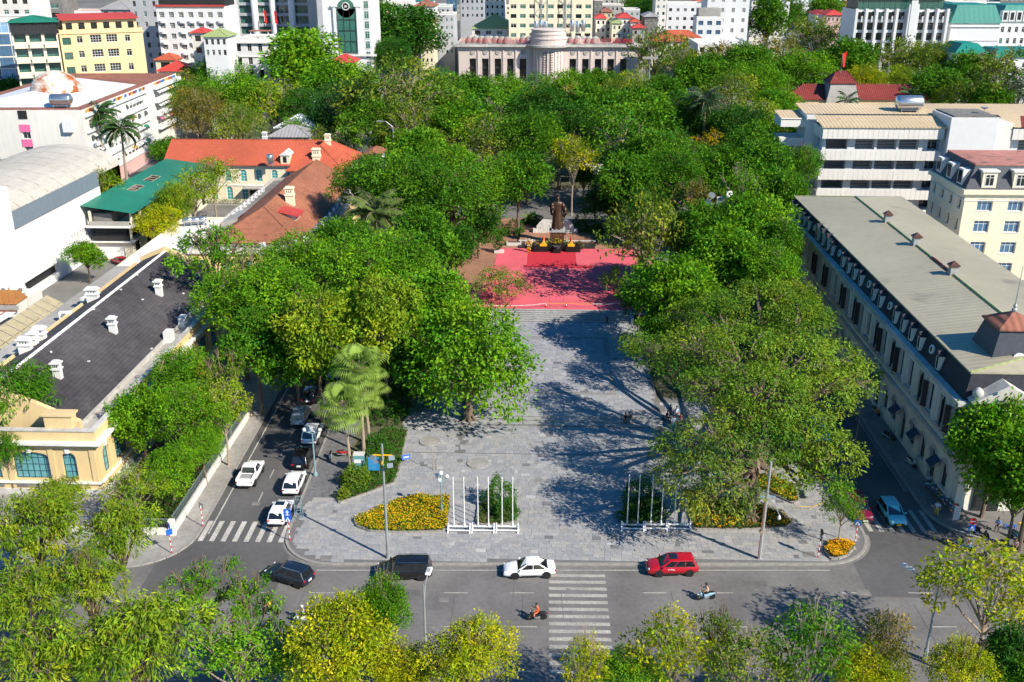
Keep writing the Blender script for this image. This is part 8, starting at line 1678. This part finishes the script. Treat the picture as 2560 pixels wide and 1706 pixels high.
def sign_square(t,z,s,mt,rz=0,kind='up'):
    b_ = MB().box(-s/2,s/2,-.085,-.055,z,z+s).build('sign_plate',mt,t); b_.rotation_euler = (0,0,rz)
    if kind == 'arrow': MB().box(-s*.09,s*.09,-.092,-.086,z+s*.15,z+s*.55).add([(-s*.25,-.092,z+s*.5),(s*.25,-.092,z+s*.5),(0,-.092,z+s*.88)],[(0,1,2)]).box(-s*.3,s*.3,-.0925,-.0865,z+s*.08,z+s*.14).build('symbol','white_paint',b_)
    if kind == 'walk': MB().add([(-s*.4,-.092,z+s*.1),(s*.4,-.092,z+s*.1),(0,-.092,z+s*.85)],[(0,1,2)]).build('symbol','white_paint',b_); MB().box(-s*.04,s*.04,-.097,-.093,z+s*.2,z+s*.55).obox((s*.07,-.095,z+s*.24),(s*.06,.004,s*.22),0,(0,R(-30))).obox((-s*.07,-.0952,z+s*.24),(s*.06,.004,s*.22),0,(0,R(30))).build('figure','trim_black',b_)
q = G(725,1352,.12); t = thing('traffic_sign','blue arrow and crossing signs on a striped post at the left crossing','traffic sign',(q.x,q.y,.12)); striped_post(t,2.2); sign_square(t,2.15,.68,'blue_sign',0,'walk'); sign_square(t,2.86,.74,'blue_sign',0,'arrow')
q = G(508,1317,.12); t = thing('traffic_sign','striped post with a grey sign back beside the low garden wall','traffic sign',(q.x,q.y,.12),R(150)); striped_post(t,2.4); sign_square(t,2.1,.6,'steel_dull',0,'')
q = G(430,1384,.12); t = thing('traffic_sign','striped post with blue signs half hidden by the pale tree at the left corner','traffic sign',(q.x,q.y,.12),R(40)); striped_post(t,2.4); sign_square(t,2.1,.6,'blue_sign',0,''); sign_square(t,2.75,.6,'blue_sign',R(90),'')
q = G(2045,1395,.12); t = thing('traffic_sign','striped post with dark sign backs at the right plaza corner','traffic sign',(q.x,q.y,.12),R(100)); striped_post(t,2.4); sign_square(t,1.9,.62,'steel_dull',0,''); o = MB().lathe([(.33,0),(.33,.03)],18).build('sign_disc','frame_dark',t); o.matrix_local = Matrix.Translation((0,-.06,2.85)) @ RX
q = G(2137,1360,.12); t = thing('traffic_sign','striped post with blue sign beside the slender corner tree','traffic sign',(q.x,q.y,.12),R(-20)); striped_post(t,2.4); sign_square(t,2.1,.62,'blue_sign',0,'walk')
q = G(2419,1372,.12); t = thing('traffic_sign','red no-entry disc above a blue crossing sign on a striped post','traffic sign',(q.x,q.y,.12)); striped_post(t,2.1); sign_square(t,2.0,.68,'blue_sign',0,'walk'); o = MB().lathe([(.36,0),(.36,.03)],20).build('sign_disc','red_paint',t); o.matrix_local = Matrix.Translation((0,-.06,3.1)) @ RX; MB().box(-.26,.26,-.098,-.093,3.04,3.16).build('symbol','white_paint',t)
q = G(900,1180,.15); t = thing('kiosk_box','tall painted utility box with blue landscape picture by the fan palm','utility box',(q.x,q.y,.15)); MB().box(-.55,.55,-.4,.4,0,2.2).build('cabinet','teal_glass',t); MB().box(-.6,.6,-.45,.45,2.203,2.3).build('lid','stone_pale',t); MB().add([(-.5,-.405,.1),(.5,-.405,.1),(.5,-.405,.8),(.1,-.405,1.1),(-.5,-.405,.7)],[(0,1,2,3,4)]).build('painted_hill','teal_shutter',t); MB().box(-.5,.5,-.404,-.4005,1.3,1.75).build('painted_cloud','white_paint',t)
q = G(936,1192,.15); t = thing('notice_board','blue notice board with white text lines in the hedge bed','notice board',(q.x,q.y,.15)); MB().box(-.62,.62,-.04,.04,.8,2.4).build('panel',mat('board_blue',(.02,.25,.55),.4,.1,2),t); MB().cyl((-.6,0,0),(-.6,0,2.5),.03).build('leg','steel_dull',t); MB().cyl((.6,0,0),(.6,0,2.5),.03).build('leg','steel_dull',t)
for k in range(8): MB().box(-.5,.3+.15*math.sin(k*3),-.047,-.041,.95+.17*k,.98+.17*k).build('text_line','glass_sky',t)
q = G(1016,1160,.12); t = thing('small_sign','small bright blue sign with white lines at the path corner','sign',(q.x,q.y,.13),R(25)); MB().obox((0,0,.85),(.95,.04,.5),0,(R(-15),0)).build('panel','blue_sign',t); MB().obox((0,-.04,.92),(.7,.01,.06),0,(R(-15),0)).obox((0,-.03,.8),(.7,.01,.06),0,(R(-15),0)).build('text_line','white_paint',t)
for s in (-1,1): MB().cyl((s*.4,0,0),(s*.4,0,.8),.025).build('leg','steel_dull',t)
q = G(1084,1175,.12); t = thing('wooden_stake','thin orange-brown stake with a bare sapling by the broad-leaved tree','stake',(q.x,q.y,.12)); MB().cyl((0,0,0),(-.15,0,2.6),.04,.03).build('stake','bark_pale',t); MB().tube([Vector((.25,0,0)),Vector((.3,0,1)),Vector((.6,0,2.1))],[.03,.02,.01],5).build('sapling','bark',t)
q = G(748,1300,.12); t = thing('tree_guard','pale green metal frame guard at the left street kerb','tree guard',(q.x,q.y,.12)); 
for x,y in ((-.35,-.35),(.35,-.35),(.35,.35),(-.35,.35)): MB().tube([Vector((x,y,0)),Vector((x*.8,y*.8,2.6))],[.03,.03],5).build('post','pole_blue',t)
for z in (.9,1.8,2.5): MB().box(-.34,.34,-.33,-.29,z,z+.04).box(-.34,.34,.29,.33,z,z+.04).build('rail','pole_blue',t)
t = thing('rope_barrier','sagging yellow rope beside the banyan bed','rope',(0,0,0)); MB().tube([Vector((*G(x,y,.7)[:2],z)) for x,y,z in ((1996,1262,.5),(2030,1262,.4),(2075,1250,.7))],[.03]*3,5).build('rope','yellow',t); q = G(2075,1250,.7); MB().cyl((q.x,q.y,.1),(q.x,q.y,.75),.03).build('post','steel_dull',t)
q = G(2016,1240,.12); t = thing('stone_bench','dark stone bench at the edge of the banyan shade','bench',(q.x,q.y,.12),R(80)); MB().box(-.9,.9,-.25,.25,.38,.48).build('seat','stone_grey',t); MB().box(-.7,-.5,-.2,.2,0,.38).build('leg','stone_grey',t); MB().box(.5,.7,-.2,.2,0,.38).build('leg','stone_grey',t)
for k,(px,py) in enumerate(((1075,1105),(1195,1160))): 
    q = G(px,py,.12); t = thing('tree_pit','round soil pit at the foot of the %s' % ('small leaning shrub','broad-leaved tree')[k],'tree pit',(q.x,q.y,.13)); MB().lathe([(1.1,0),(1.1,.06)],16).build('soil','soil',t); MB().lathe([(1.1,0),(1.25,0),(1.25,.12),(1.1,.12)],16).build('rim','kerb_stone',t)
